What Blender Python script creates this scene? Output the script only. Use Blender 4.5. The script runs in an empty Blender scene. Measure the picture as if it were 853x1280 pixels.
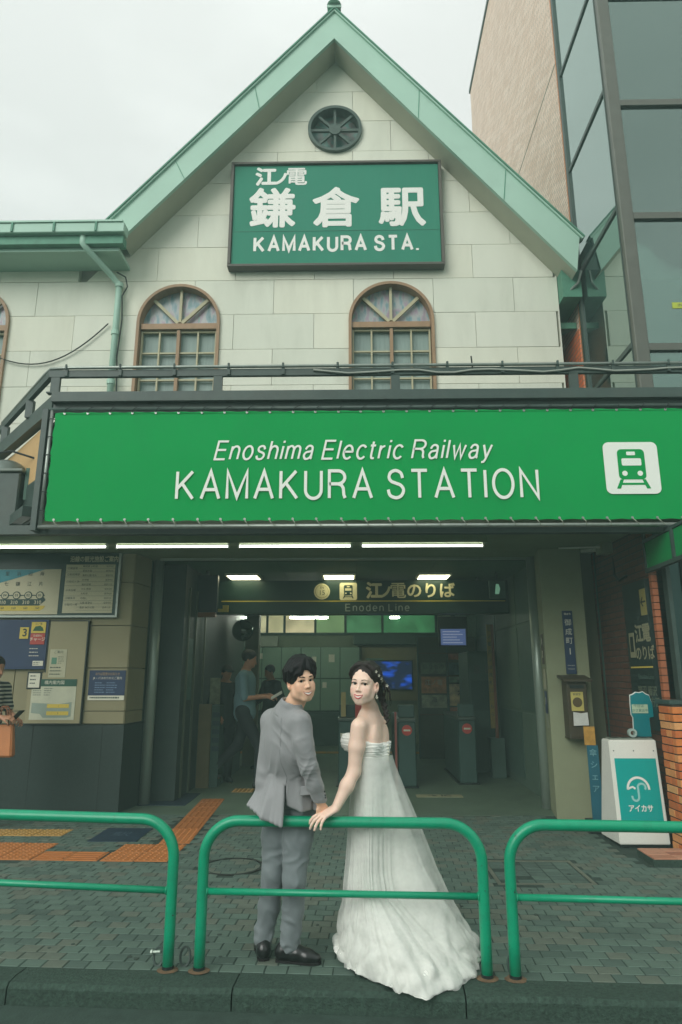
import bpy, bmesh, math, random
import numpy as np
from mathutils import Vector, Matrix
from mathutils import noise as mnoise

C = bpy.context.scene.collection
SC = bpy.context.scene
R = math.radians
random.seed(7)

# ------------------------------------------------------------------ camera
cam = bpy.data.cameras.new("camera")
cam.sensor_fit = 'VERTICAL'
cam.sensor_height = 36.0
cam.lens = 36.0 * 840.0 / 1280.0
cam.clip_start = 0.05
cam.clip_end = 2000
camo = bpy.data.objects.new("camera", cam)
C.objects.link(camo)
camo.location = (0, 0, 1.58)
camo.rotation_euler = (R(90 + 13.7), 0, R(1.05))
SC.camera = camo

# ------------------------------------------------------------------ sky, sun, exposure
SUN_EL, SUN_AZ = 28.0, 34.0          # soft sun behind and left of the camera, through cloud
w = bpy.data.worlds.new("World")
SC.world = w
w.use_nodes = True
nt = w.node_tree
nt.nodes.clear()
N = nt.nodes.new
L = nt.links.new
out = N('ShaderNodeOutputWorld')
bg = N('ShaderNodeBackground')
bg.inputs['Strength'].default_value = 0.1
sky = N('ShaderNodeTexSky')
sky.sky_type = 'NISHITA'
sky.sun_disc = False
sky.sun_elevation = R(SUN_EL)
sky.sun_rotation = R(180 + SUN_AZ)
tc = N('ShaderNodeTexCoord')
sep = N('ShaderNodeSeparateXYZ')
L(tc.outputs['Generated'], sep.inputs[0])
grad = N('ShaderNodeMapRange')
grad.inputs['From Min'].default_value = 0.0
grad.inputs['From Max'].default_value = 1.0
grad.inputs['To Min'].default_value = 4.35
grad.inputs['To Max'].default_value = 8.3
L(sep.outputs['Z'], grad.inputs['Value'])
mp = N('ShaderNodeMapping')
mp.inputs['Scale'].default_value = (1.6, 1.6, 4.2)
mp.inputs['Location'].default_value = (2.1, .3, 1.2)
L(tc.outputs['Generated'], mp.inputs['Vector'])
cl = N('ShaderNodeTexNoise')
cl.inputs['Scale'].default_value = 1.1
cl.inputs['Detail'].default_value = 5
cl.inputs['Roughness'].default_value = 0.5
L(mp.outputs[0], cl.inputs['Vector'])
cr = N('ShaderNodeMapRange')
cr.inputs['From Min'].default_value = 0.36
cr.inputs['From Max'].default_value = 0.60
cr.inputs['To Min'].default_value = 0.84
cr.inputs['To Max'].default_value = 1.02
L(cl.outputs['Fac'], cr.inputs['Value'])
mul = N('ShaderNodeMath'); mul.operation = 'MULTIPLY'
L(grad.outputs[0], mul.inputs[0]); L(cr.outputs[0], mul.inputs[1])
cc = N('ShaderNodeVectorMath'); cc.operation = 'SCALE'
cc.inputs[0].default_value = (0.97, 1.0, 0.965)
L(mul.outputs[0], cc.inputs['Scale'])
mx = N('ShaderNodeMixRGB')
mx.inputs['Fac'].default_value = 0.95
L(sky.outputs[0], mx.inputs[1]); L(cc.outputs[0], mx.inputs[2])
L(mx.outputs[0], bg.inputs['Color'])
L(bg.outputs[0], out.inputs['Surface'])

sun = bpy.data.lights.new("sun", 'SUN')
sun.energy = 1.5
sun.angle = R(40)
sun.color = (1.0, 0.99, 0.95)
suno = bpy.data.objects.new("sun", sun)
C.objects.link(suno)
suno.location = (-6, -10, 20)
suno.rotation_euler = (R(90 - SUN_EL), 0, R(-SUN_AZ))

SC.view_settings.view_transform = 'Standard'
SC.view_settings.look = 'None'
SC.view_settings.gamma = 1
SC.view_settings.exposure = 0.72
SC.render.engine = 'CYCLES'
SC.cycles.use_denoising = True
SC.cycles.max_bounces = 7
SC.cycles.diffuse_bounces = 4
SC.cycles.transparent_max_bounces = 12
SC.cycles.caustics_reflective = False
SC.cycles.caustics_refractive = False
SC.cycles.sample_clamp_indirect = 6

# ------------------------------------------------------------------ materials
def lin(c):
    r = []
    for v in c:
        v = v / 255.0
        r.append(v / 12.92 if v <= 0.04045 else ((v + 0.055) / 1.055) ** 2.4)
    return r

MATS = {}
def mat(name, rgb, rough=0.6, metal=0.0, var=0.10, vscale=6.0, bump=0.0, bscale=60.0, spec=0.4,
        stretch=None, dirt=0.0, dirt_rgb=(40, 44, 38), dscale=1.3, coat=0.0, sheen=0.0):
    """procedural material: base colour with two scales of tone variation, optional stains and fine relief"""
    if name in MATS:
        return MATS[name]
    m = bpy.data.materials.new(name)
    m.use_nodes = True
    t = m.node_tree
    b = t.nodes['Principled BSDF']
    base = lin(rgb)
    co = t.nodes.new('ShaderNodeTexCoord')
    vec = co.outputs['Object']
    if stretch:
        mpn = t.nodes.new('ShaderNodeMapping')
        mpn.inputs['Scale'].default_value = stretch
        t.links.new(vec, mpn.inputs['Vector'])
        vec = mpn.outputs[0]
    n1 = t.nodes.new('ShaderNodeTexNoise')
    n1.inputs['Scale'].default_value = vscale
    n1.inputs['Detail'].default_value = 6
    n1.inputs['Roughness'].default_value = 0.62
    t.links.new(vec, n1.inputs['Vector'])
    ram = t.nodes.new('ShaderNodeMapRange')
    ram.inputs['From Min'].default_value = 0.3
    ram.inputs['From Max'].default_value = 0.7
    ram.inputs['To Min'].default_value = 1 - var
    ram.inputs['To Max'].default_value = 1 + var
    t.links.new(n1.outputs['Fac'], ram.inputs['Value'])
    sc = t.nodes.new('ShaderNodeVectorMath'); sc.operation = 'SCALE'
    sc.inputs[0].default_value = base
    t.links.new(ram.outputs[0], sc.inputs['Scale'])
    col = sc.outputs[0]
    if dirt > 0:
        n2 = t.nodes.new('ShaderNodeTexNoise')
        n2.inputs['Scale'].default_value = dscale
        n2.inputs['Detail'].default_value = 8
        n2.inputs['Roughness'].default_value = 0.7
        t.links.new(vec, n2.inputs['Vector'])
        r2 = t.nodes.new('ShaderNodeMapRange')
        r2.inputs['From Min'].default_value = 0.48
        r2.inputs['From Max'].default_value = 0.75
        r2.inputs['To Min'].default_value = 0
        r2.inputs['To Max'].default_value = dirt
        t.links.new(n2.outputs['Fac'], r2.inputs['Value'])
        mxn = t.nodes.new('ShaderNodeMixRGB')
        mxn.inputs[2].default_value = lin(dirt_rgb) + [1]
        t.links.new(r2.outputs[0], mxn.inputs['Fac'])
        t.links.new(col, mxn.inputs[1])
        col = mxn.outputs[0]
    t.links.new(col, b.inputs['Base Color'])
    b.inputs['Roughness'].default_value = rough
    b.inputs['Metallic'].default_value = metal
    b.inputs['Specular IOR Level'].default_value = spec
    if coat: b.inputs['Coat Weight'].default_value = coat
    if sheen:
        b.inputs['Sheen Weight'].default_value = sheen
    if bump > 0:
        n3 = t.nodes.new('ShaderNodeTexNoise')
        n3.inputs['Scale'].default_value = bscale
        n3.inputs['Detail'].default_value = 4
        t.links.new(vec, n3.inputs['Vector'])
        bp = t.nodes.new('ShaderNodeBump')
        bp.inputs['Strength'].default_value = bump
        bp.inputs['Distance'].default_value = 0.01
        t.links.new(n3.outputs['Fac'], bp.inputs['Height'])
        t.links.new(bp.outputs[0], b.inputs['Normal'])
    MATS[name] = m
    return m

def chips(m, rgb, lo=.66, hi=.70, scale=22):
    """paint chipped through to another colour in small flecks"""
    t = m.node_tree; b = t.nodes['Principled BSDF']
    src = b.inputs['Base Color'].links[0].from_socket
    n = t.nodes.new('ShaderNodeTexNoise'); n.inputs['Scale'].default_value = scale; n.inputs['Detail'].default_value = 5; n.inputs['Roughness'].default_value = .7
    co = t.nodes.new('ShaderNodeTexCoord'); t.links.new(co.outputs['Object'], n.inputs['Vector'])
    r = t.nodes.new('ShaderNodeMapRange'); r.inputs['From Min'].default_value = lo; r.inputs['From Max'].default_value = hi
    t.links.new(n.outputs['Fac'], r.inputs['Value'])
    x = t.nodes.new('ShaderNodeMixRGB'); x.inputs[2].default_value = lin(rgb) + [1]
    t.links.new(r.outputs[0], x.inputs['Fac']); t.links.new(src, x.inputs[1]); t.links.new(x.outputs[0], b.inputs['Base Color'])

def emit(name, rgb, strength):
    if name in MATS: return MATS[name]
    m = bpy.data.materials.new(name)
    m.use_nodes = True
    b = m.node_tree.nodes['Principled BSDF']
    b.inputs['Base Color'].default_value = lin(rgb) + [1]
    b.inputs['Emission Color'].default_value = lin(rgb) + [1]
    b.inputs['Emission Strength'].default_value = strength
    MATS[name] = m
    return m

def glassmat(name, tint, refl=0.35, rough=0.02, trans=0.6, dark=(20, 34, 32)):
    """window glass: mirror-like reflection by angle over a tinted see-through pane"""
    if name in MATS: return MATS[name]
    m = bpy.data.materials.new(name)
    m.use_nodes = True
    t = m.node_tree
    t.nodes.clear()
    o = t.nodes.new('ShaderNodeOutputMaterial')
    gl = t.nodes.new('ShaderNodeBsdfGlossy'); gl.inputs['Roughness'].default_value = rough
    gl.inputs['Color'].default_value = lin(tint) + [1]
    nz = t.nodes.new('ShaderNodeTexNoise'); nz.inputs['Scale'].default_value = 0.9
    co = t.nodes.new('ShaderNodeTexCoord')
    t.links.new(co.outputs['Object'], nz.inputs['Vector'])
    bp = t.nodes.new('ShaderNodeBump'); bp.inputs['Strength'].default_value = 0.06; bp.inputs['Distance'].default_value = 0.05
    t.links.new(nz.outputs['Fac'], bp.inputs['Height'])
    t.links.new(bp.outputs[0], gl.inputs['Normal'])
    tr = t.nodes.new('ShaderNodeBsdfTransparent'); tr.inputs['Color'].default_value = lin(tint) + [1]
    df = t.nodes.new('ShaderNodeBsdfDiffuse'); df.inputs['Color'].default_value = lin(dark) + [1]
    m1 = t.nodes.new('ShaderNodeMixShader'); m1.inputs[0].default_value = trans
    t.links.new(df.outputs[0], m1.inputs[1]); t.links.new(tr.outputs[0], m1.inputs[2])
    lw = t.nodes.new('ShaderNodeLayerWeight'); lw.inputs['Blend'].default_value = 0.35
    mr = t.nodes.new('ShaderNodeMapRange')
    mr.inputs['To Min'].default_value = refl
    mr.inputs['To Max'].default_value = 1.0
    t.links.new(lw.outputs['Fresnel'], mr.inputs['Value'])
    m2 = t.nodes.new('ShaderNodeMixShader')
    t.links.new(mr.outputs[0], m2.inputs[0])
    t.links.new(m1.outputs[0], m2.inputs[1]); t.links.new(gl.outputs[0], m2.inputs[2])
    t.links.new(m2.outputs[0], o.inputs['Surface'])
    MATS[name] = m
    return m

# ------------------------------------------------------------------ mesh helpers
def thing(name, label, cat, loc=(0, 0, 0), group=None):
    o = bpy.data.objects.new(name, None)
    o.empty_display_size = 0.1
    C.objects.link(o)
    o.location = loc
    o['label'] = label
    o['category'] = cat
    if group: o['group'] = group
    return o

def tag(o, label, cat, group=None):
    o['label'] = label; o['category'] = cat
    if group: o['group'] = group
    return o

def hang(o, parent):
    o.parent = parent
    if parent.type == 'EMPTY':
        o.matrix_parent_inverse = Matrix.Translation(parent.location).inverted()
    return o

def link(name, me, m, parent=None, smooth=False, label=None, kind=None):
    o = bpy.data.objects.new(name, me)
    C.objects.link(o)
    if m is not None and len(me.materials) == 0: me.materials.append(m)
    if smooth:
        me.polygons.foreach_set('use_smooth', [True] * len(me.polygons))
    if parent is not None: hang(o, parent)
    if label: o['label'] = label
    if kind: o['kind'] = kind
    return o

def obj(name, bm, m, parent=None, smooth=False, label=None, kind=None):
    me = bpy.data.meshes.new(name)
    bmesh.ops.recalc_face_normals(bm, faces=bm.faces[:])
    bm.to_mesh(me)
    bm.free()
    return link(name, me, m, parent, smooth, label, kind)

def structure(o):
    o['kind'] = 'structure'
    return o

def BM(): return bmesh.new()

def box(bm, x0, x1, y0, y1, z0, z1, bev=0.0, M=None):
    vs = [bm.verts.new(p) for p in ((x0, y0, z0), (x1, y0, z0), (x1, y1, z0), (x0, y1, z0),
                                    (x0, y0, z1), (x1, y0, z1), (x1, y1, z1), (x0, y1, z1))]
    fs = [bm.faces.new([vs[i] for i in q]) for q in ((0, 3, 2, 1), (4, 5, 6, 7), (0, 1, 5, 4), (1, 2, 6, 5), (2, 3, 7, 6), (3, 0, 4, 7))]
    if bev > 0:
        es = list({e for f in fs for e in f.edges})
        r = bmesh.ops.bevel(bm, geom=es, offset=bev, segments=1, affect='EDGES')
        vs = list({v for f in r['faces'] for v in f.verts} | {v for v in vs if v.is_valid})
    if M is not None:
        bmesh.ops.transform(bm, matrix=M, verts=[v for v in vs if v.is_valid])
    return bm

def boxo(name, x0, x1, y0, y1, z0, z1, m, parent=None, bev=0.0, M=None, **k):
    return obj(name, box(BM(), x0, x1, y0, y1, z0, z1, bev, M), m, parent, **k)

def tube(bm, pts, r, seg=10, cap=True):
    pts = [Vector(p) for p in pts]
    n = len(pts)
    rr = r if isinstance(r, (list, tuple)) else [r] * n
    rings = []
    t0 = (pts[1] - pts[0]).normalized()
    ref = Vector((0, 0, 1)) if abs(t0.z) < 0.9 else Vector((0, 1, 0))
    u = t0.cross(ref).normalized()
    for i in range(n):
        if i == 0: t = pts[1] - pts[0]
        elif i == n - 1: t = pts[-1] - pts[-2]
        else: t = (pts[i + 1] - pts[i]).normalized() + (pts[i] - pts[i - 1]).normalized()
        t.normalize()
        u = (u - t * u.dot(t)).normalized()
        v = t.cross(u)
        rings.append([bm.verts.new(pts[i] + (u * math.cos(a) + v * math.sin(a)) * rr[i]) for a in [2 * math.pi * k / seg for k in range(seg)]])
    for a, b in zip(rings, rings[1:]):
        for k in range(seg):
            bm.faces.new((a[k], a[(k + 1) % seg], b[(k + 1) % seg], b[k]))
    if cap:
        bm.faces.new(rings[0][::-1]); bm.faces.new(rings[-1])
    return bm

def beam(bm, a, b, wx, hz):
    """square-section bar from a to b, wx wide (horizontally), hz high"""
    a = Vector(a); b = Vector(b)
    t = (b - a).normalized()
    s = t.cross(Vector((0, 0, 1)))
    if s.length < 1e-3: s = Vector((1, 0, 0))
    s.normalize()
    u = s.cross(t).normalized()
    vs = []
    for p in (a, b):
        for i, j in ((-1, -1), (1, -1), (1, 1), (-1, 1)):
            vs.append(bm.verts.new(p + s * (i * wx / 2) + u * (j * hz / 2)))
    for q in ((0, 1, 2, 3), (7, 6, 5, 4), (0, 4, 5, 1), (1, 5, 6, 2), (2, 6, 7, 3), (3, 7, 4, 0)):
        bm.faces.new([vs[i] for i in q])
    return bm

def prism(bm, poly, d0, d1, axis='y'):
    """extrude a closed 2D polygon between d0 and d1; axis y: poly is (x,z); z: (x,y); x: (y,z)"""
    def P(p, d):
        return (p[0], d, p[1]) if axis == 'y' else ((p[0], p[1], d) if axis == 'z' else (d, p[0], p[1]))
    a = [bm.verts.new(P(p, d0)) for p in poly]
    b = [bm.verts.new(P(p, d1)) for p in poly]
    bm.faces.new(a); bm.faces.new(b[::-1])
    n = len(poly)
    for i in range(n):
        bm.faces.new((a[i], b[i], b[(i + 1) % n], a[(i + 1) % n]))
    return bm

def clip(poly, a, b, c):
    """keep a*x+b*z <= c"""
    o = []
    for i in range(len(poly)):
        p, q = poly[i], poly[(i + 1) % len(poly)]
        dp, dq = a * p[0] + b * p[1] - c, a * q[0] + b * q[1] - c
        if dp <= 0: o.append(p)
        if (dp < 0 < dq) or (dq < 0 < dp):
            t = dp / (dp - dq)
            o.append((p[0] + t * (q[0] - p[0]), p[1] + t * (q[1] - p[1])))
    return o

def text(body, loc, size, m, parent, bold=0.0, shear=0.0, align='CENTER', rot=(90, 0, 0), width=None, name='lettering', ext=0.002, space=1.0, label=None, sx=1.0, fat=0.0):
    cu = bpy.data.curves.new(name, 'FONT')
    cu.body = body
    cu.size = size
    cu.offset = bold
    cu.shear = shear
    cu.align_x = align
    cu.align_y = 'CENTER'
    cu.extrude = ext
    cu.resolution_u = 3
    cu.space_character = space
    o = bpy.data.objects.new(name, cu)
    C.objects.link(o)
    dg = bpy.context.evaluated_depsgraph_get()
    me = bpy.data.meshes.new_from_object(o.evaluated_get(dg))
    bpy.data.objects.remove(o)
    bpy.data.curves.remove(cu)
    if fat > 0:                      # heavier strokes: the outline repeated round a small circle
        b = bmesh.new()
        for k in range(9):
            m2 = me.copy()
            a = 2 * math.pi * k / 8
            f = 0 if k == 8 else fat
            m2.transform(Matrix.Translation((f * math.cos(a), f * math.sin(a), -.00012 * k)))
            b.from_mesh(m2)
            bpy.data.meshes.remove(m2)
        b.to_mesh(me); b.free()
    me.name = name
    if width and len(me.vertices):
        xs = [v.co.x for v in me.vertices]
        sx = width / (max(xs) - min(xs))
        if align == 'CENTER':
            c0 = (max(xs) + min(xs)) / 2
            me.transform(Matrix.Translation((-c0, 0, 0)))
    M = Matrix.Translation(loc) @ Matrix.Rotation(R(rot[2]), 4, 'Z') @ Matrix.Rotation(R(rot[1]), 4, 'Y') @ Matrix.Rotation(R(rot[0]), 4, 'X') @ Matrix.Diagonal((sx, 1, 1, 1))
    me.transform(M)
    me.materials.clear()
    return link(name, me, m, parent, label=label)

def copy_of(o, dx=0, dy=0, dz=0, label=None):
    c = o.copy()
    C.objects.link(c)
    c.location = (o.location[0] + dx, o.location[1] + dy, o.location[2] + dz)
    if o.parent: c.parent = o.parent
    for ch in list(o.children):
        d = ch.copy(); C.objects.link(d); d.parent = c
        for g in list(ch.children):
            e = g.copy(); C.objects.link(e); e.parent = d
    if label: c['label'] = label
    return c

def boolean(o, cutters):
    for c in cutters:
        md = o.modifiers.new('cut', 'BOOLEAN')
        md.operation = 'DIFFERENCE'; md.solver = 'EXACT'; md.object = c
    dg = bpy.context.evaluated_depsgraph_get()
    me = bpy.data.meshes.new_from_object(o.evaluated_get(dg))
    o.modifiers.clear()
    o.data = me

def arc(cx, cz, r, a0, a1, n):
    return [(cx + r * math.cos(R(a0 + (a1 - a0) * i / n)), cz + r * math.sin(R(a0 + (a1 - a0) * i / n))) for i in range(n + 1)]

# palette -----------------------------------------------------------------
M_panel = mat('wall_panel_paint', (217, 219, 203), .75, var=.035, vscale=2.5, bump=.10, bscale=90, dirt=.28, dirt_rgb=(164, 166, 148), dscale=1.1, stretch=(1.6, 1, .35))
M_joint = mat('panel_joint', (150, 152, 138), .9)
M_mint = mat('mint_paint', (166, 200, 182), .55, var=.06, vscale=3, bump=.05, bscale=30, dirt=.25, dirt_rgb=(104, 140, 120), dscale=1.5)
M_mintdark = mat('mint_shingle', (84, 140, 116), .6, var=.15, vscale=8, dirt=.3, dirt_rgb=(60, 84, 70))
M_soffit = mat('soffit_board', (176, 178, 158), .8, var=.05, dirt=.2, dirt_rgb=(130, 128, 108))
M_sign = mat('sign_green', (52, 130, 106), .6, var=.05, spec=.15, vscale=1.2, dirt=.3, dirt_rgb=(70, 136, 116), stretch=(2, 1, .4))
M_signwhite = mat('sign_white', (232, 232, 224), .4, var=.02)
M_banner = mat('banner_vinyl', (0, 150, 74), .7, var=.025, vscale=1.2, bump=.03, bscale=9, spec=.12, dirt=.22, dirt_rgb=(20, 126, 70), dscale=1.6, stretch=(1, 1, .5))
M_steel = mat('dark_steel_paint', (54, 72, 66), .5, var=.18, vscale=7, bump=.06, bscale=40, dirt=.4, dirt_rgb=(80, 82, 72), spec=.5)
M_galv = mat('galvanised_tube', (150, 158, 150), .4, metal=.7, var=.12, vscale=20)
M_wood = mat('window_wood', (152, 122, 92), .55, var=.14, vscale=10, stretch=(1, 1, .3))
M_muntin = mat('window_muntin', (176, 170, 138), .55, var=.06)
M_bronze = mat('bronze_paint', (66, 84, 76), .5, var=.15)
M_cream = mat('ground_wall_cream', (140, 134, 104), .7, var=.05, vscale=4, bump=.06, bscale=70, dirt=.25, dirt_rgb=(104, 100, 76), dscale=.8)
M_granite = mat('dark_granite', (36, 50, 46), .45, var=.2, vscale=50)
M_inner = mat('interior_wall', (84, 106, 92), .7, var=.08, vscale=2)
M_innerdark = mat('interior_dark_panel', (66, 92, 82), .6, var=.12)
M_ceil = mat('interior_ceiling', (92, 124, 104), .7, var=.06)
M_canopyceil = mat('canopy_soffit', (128, 142, 112), .75, var=.08, dirt=.3, dirt_rgb=(70, 78, 60), dscale=3)
M_black = mat('black_plastic', (30, 40, 37), .45, var=.1)
M_chrome = mat('stainless', (150, 164, 152), .3, metal=.35, var=.08, vscale=3, stretch=(8, 8, .3))
M_rail = mat('rail_green_paint', (0, 148, 108), .34, var=.05, vscale=5, coat=.15, bump=.06, bscale=40, dirt=.35, dirt_rgb=(24, 100, 78), dscale=14)
chips(M_rail, (52, 66, 52))
M_rust = mat('rust', (104, 84, 62), .85, var=.4, vscale=25, bump=.3, bscale=60)
M_paver = mat('paver_stone', (88, 108, 97), .75, var=.16, vscale=7, bump=.25, bscale=120, dirt=.45, dirt_rgb=(60, 80, 70), dscale=.9)
M_grout = mat('paver_joint', (48, 64, 56), .9, var=.2)
M_kerb = mat('kerb_concrete', (50, 70, 60), .88, var=.45, vscale=45, bump=.9, bscale=90, dirt=.5, dirt_rgb=(40, 58, 51), dscale=2)
M_asphalt = mat('asphalt', (50, 64, 58), .85, var=.35, vscale=90, bump=.5, bscale=160)
M_tact = mat('tactile_orange', (178, 112, 58), .6, var=.12, vscale=4, dirt=.4, dirt_rgb=(120, 92, 56), dscale=3)
M_white = mat('white_plastic', (226, 226, 216), .4, var=.03, dirt=.12, dirt_rgb=(180, 180, 166))
M_teal = mat('teal_panel', (0, 160, 152), .35, var=.03)
M_brickside = None
M_cable = mat('black_cable', (30, 34, 32), .6)
M_yellow = mat('sign_yellow', (206, 182, 78), .5, var=.05)
M_navy = mat('navy_sign', (34, 52, 84), .45, var=.08)
M_red = mat('sign_red', (176, 66, 58), .5, var=.08)
M_paper = mat('paper_white', (214, 212, 192), .7, var=.04)
M_ink = mat('print_ink', (64, 74, 70), .7, var=.05)

# ------------------------------------------------------------------ even-stroke lettering (grotesque style), cap height 1
def _el(cx, cz, rx, rz, a0, a1, n=18): return [(cx + rx * math.cos(R(a0 + (a1 - a0) * i / n)), cz + rz * math.sin(R(a0 + (a1 - a0) * i / n))) for i in range(n + 1)]
def _cr(P, n=6):
    o = []
    Q = [P[0]] + P + [P[-1]]
    for i in range(1, len(Q) - 2):
        for k in range(n):
            t = k / n
            o.append(tuple(.5 * (2 * Q[i][d] + (Q[i + 1][d] - Q[i - 1][d]) * t + (2 * Q[i - 1][d] - 5 * Q[i][d] + 4 * Q[i + 1][d] - Q[i + 2][d]) * t * t + (3 * Q[i][d] - 3 * Q[i + 1][d] + Q[i + 2][d] - Q[i - 1][d]) * t ** 3) for d in (0, 1)))
    return o + [P[-1]]
_X = .72
GL = {
 'K': (.66, [[(0, 0), (0, 1)], [(.60, 1), (.0, .36)], [(.20, .56), (.64, 0)]]),
 'A': (.70, [[(0, 0), (.35, 1), (.70, 0)], [(.12, .33), (.58, .33)]]),
 'M': (.78, [[(0, 0), (0, 1), (.39, .06), (.78, 1), (.78, 0)]]),
 'U': (.62, [[(0, 1)] + _el(.31, .30, .31, .31, 180, 360) + [(.62, 1)]]),
 'R': (.64, [[(0, 0), (0, 1), (.34, 1)] + _el(.34, .76, .27, .24, 90, -90) + [(0, .52)], [(.34, .52), (.48, .47), (.55, .36), (.57, .12), (.62, 0)]]),
 'S': (.60, [_cr([(.57, .72), (.50, .91), (.30, 1.0), (.10, .92), (.04, .74), (.13, .60), (.31, .53), (.50, .45), (.60, .28), (.51, .08), (.30, 0), (.07, .09), (.0, .30)])]),
 'T': (.62, [[(0, 1), (.62, 1)], [(.31, 1), (.31, 0)]]),
 'I': (.0, [[(0, 0), (0, 1)]]),
 'O': (.76, [_el(.38, .5, .38, .51, 90, 450, 36)]),
 'N': (.64, [[(0, 0), (0, 1), (.64, 0), (.64, 1)]]),
 'E': (.56, [[(.56, 0), (0, 0), (0, 1), (.55, 1)], [(0, .52), (.51, .52)]]),
 'L': (.50, [[(0, 1), (0, 0), (.50, 0)]]),
 '.': (.0, [[(0, -.05), (0, .09)]]),
 'n': (.42, [[(0, 0), (0, _X)], [(0, .44)] + _el(.22, .47, .20, .25, 150, 0, 10) + [(.42, 0)]]),
 'h': (.42, [[(0, 0), (0, 1)], [(0, .44)] + _el(.22, .47, .20, .25, 150, 0, 10) + [(.42, 0)]]),
 'm': (.70, [[(0, 0), (0, _X)], [(0, .46)] + _el(.18, .50, .17, .22, 150, 0, 10) + [(.35, 0)], [(.35, .46)] + _el(.53, .50, .17, .22, 150, 0, 10) + [(.70, 0)]]),
 'r': (.24, [[(0, 0), (0, _X)], [(0, .42), (.07, .62), (.24, .70)]]),
 'i': (.0, [[(0, 0), (0, _X)], [(0, .90), (0, 1.02)]]),
 'l': (.0, [[(0, 0), (0, 1)]]),
 't': (.24, [_cr([(.08, .94), (.08, .5), (.08, .16), (.13, .02), (.26, .02)]), [(-.05, _X), (.24, _X)]]),
 'o': (.48, [_el(.24, .36, .24, .37, 90, 450, 28)]),
 'c': (.44, [_el(.24, .36, .24, .37, 40, 320, 22)]),
 'e': (.48, [[(.01, .38), (.47, .38)] + _el(.24, .36, .235, .37, 4, 318, 24)]),
 'd': (.46, [_el(.23, .36, .23, .37, 0, 360, 28), [(.46, 0), (.46, 1)]]),
 's': (.40, [_cr([(.38, .54), (.32, .68), (.19, .73), (.05, .66), (.03, .53), (.10, .43), (.21, .385), (.34, .32), (.40, .20), (.33, .04), (.19, -.01), (.05, .05), (.0, .19)])]),
 'a': (.44, [_cr([(.03, .52), (.10, .67), (.22, .73), (.36, .67), (.40, .52), (.40, .15), (.41, .04), (.46, .01)]), _cr([(.40, .44), (.26, .40), (.09, .36), (.0, .20), (.07, .03), (.18, -.01), (.32, .06), (.40, .22)])]),
 'w': (.66, [[(0, _X), (.17, 0), (.33, _X), (.49, 0), (.66, _X)]]),
 'y': (.44, [[(0, _X), (.22, .02)], [(.44, _X), (.19, -.10), (.12, -.22), (.0, -.24)]]),
}
def ribbon(bm, pts, hw, place):
    P = [Vector(p) for p in pts]
    P = [p for i, p in enumerate(P) if i == 0 or (p - P[i - 1]).length > 1e-4]
    closed = (P[0] - P[-1]).length < 1e-3
    if closed: P = P[:-1]
    n = len(P); Lf, Rt = [], []
    for i in range(n):
        a = P[i - 1] if (i > 0 or closed) else None
        c = P[(i + 1) % n] if (i < n - 1 or closed) else None
        d1 = (P[i] - a).normalized() if a is not None else (c - P[i]).normalized()
        d2 = (c - P[i]).normalized() if c is not None else d1
        n1 = Vector((-d1.y, d1.x)); n2 = Vector((-d2.y, d2.x)); m = n1 + n2
        if m.length < .2: m = n1
        m.normalize(); k = min(1 / max(m.dot(n1), .3), 2.6)
        Lf.append(P[i] + m * hw * k); Rt.append(P[i] - m * hw * k)
    lv = [[bm.verts.new(place(q.x, q.y, e)) for e in (0, 1)] for q in Lf]
    rv = [[bm.verts.new(place(q.x, q.y, e)) for e in (0, 1)] for q in Rt]
    for i in range(n if closed else n - 1):
        j = (i + 1) % n
        bm.faces.new((lv[i][0], rv[i][0], rv[j][0], lv[j][0]))
        bm.faces.new((lv[i][0], lv[j][0], lv[j][1], lv[i][1])); bm.faces.new((rv[i][0], rv[i][1], rv[j][1], rv[j][0]))
def letters(body, cx, z, y, cap, width, weight, m, parent, slant=0.0, gap=.22, ext=.0015):
    """one part per letter; cap: cap height in metres, weight: stroke as a share of it"""
    x = 0; items = []
    for ch in body:
        if ch == ' ': x += .34; continue
        w_, st = GL[ch]; items.append((ch, x, st)); x += w_ + gap + weight
    total = x - gap - weight
    k = width / total
    for ch, x0, st in items:
        b = BM()
        for si, s_ in enumerate(st):
            ribbon(b, s_, weight / 2, lambda u, v, e: (cx - width / 2 + (x0 + u) * k + slant * v * cap, y - ext * (1 - e) - .00015 * si, z + v * cap))
        obj('letter', b, m, parent)
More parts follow.
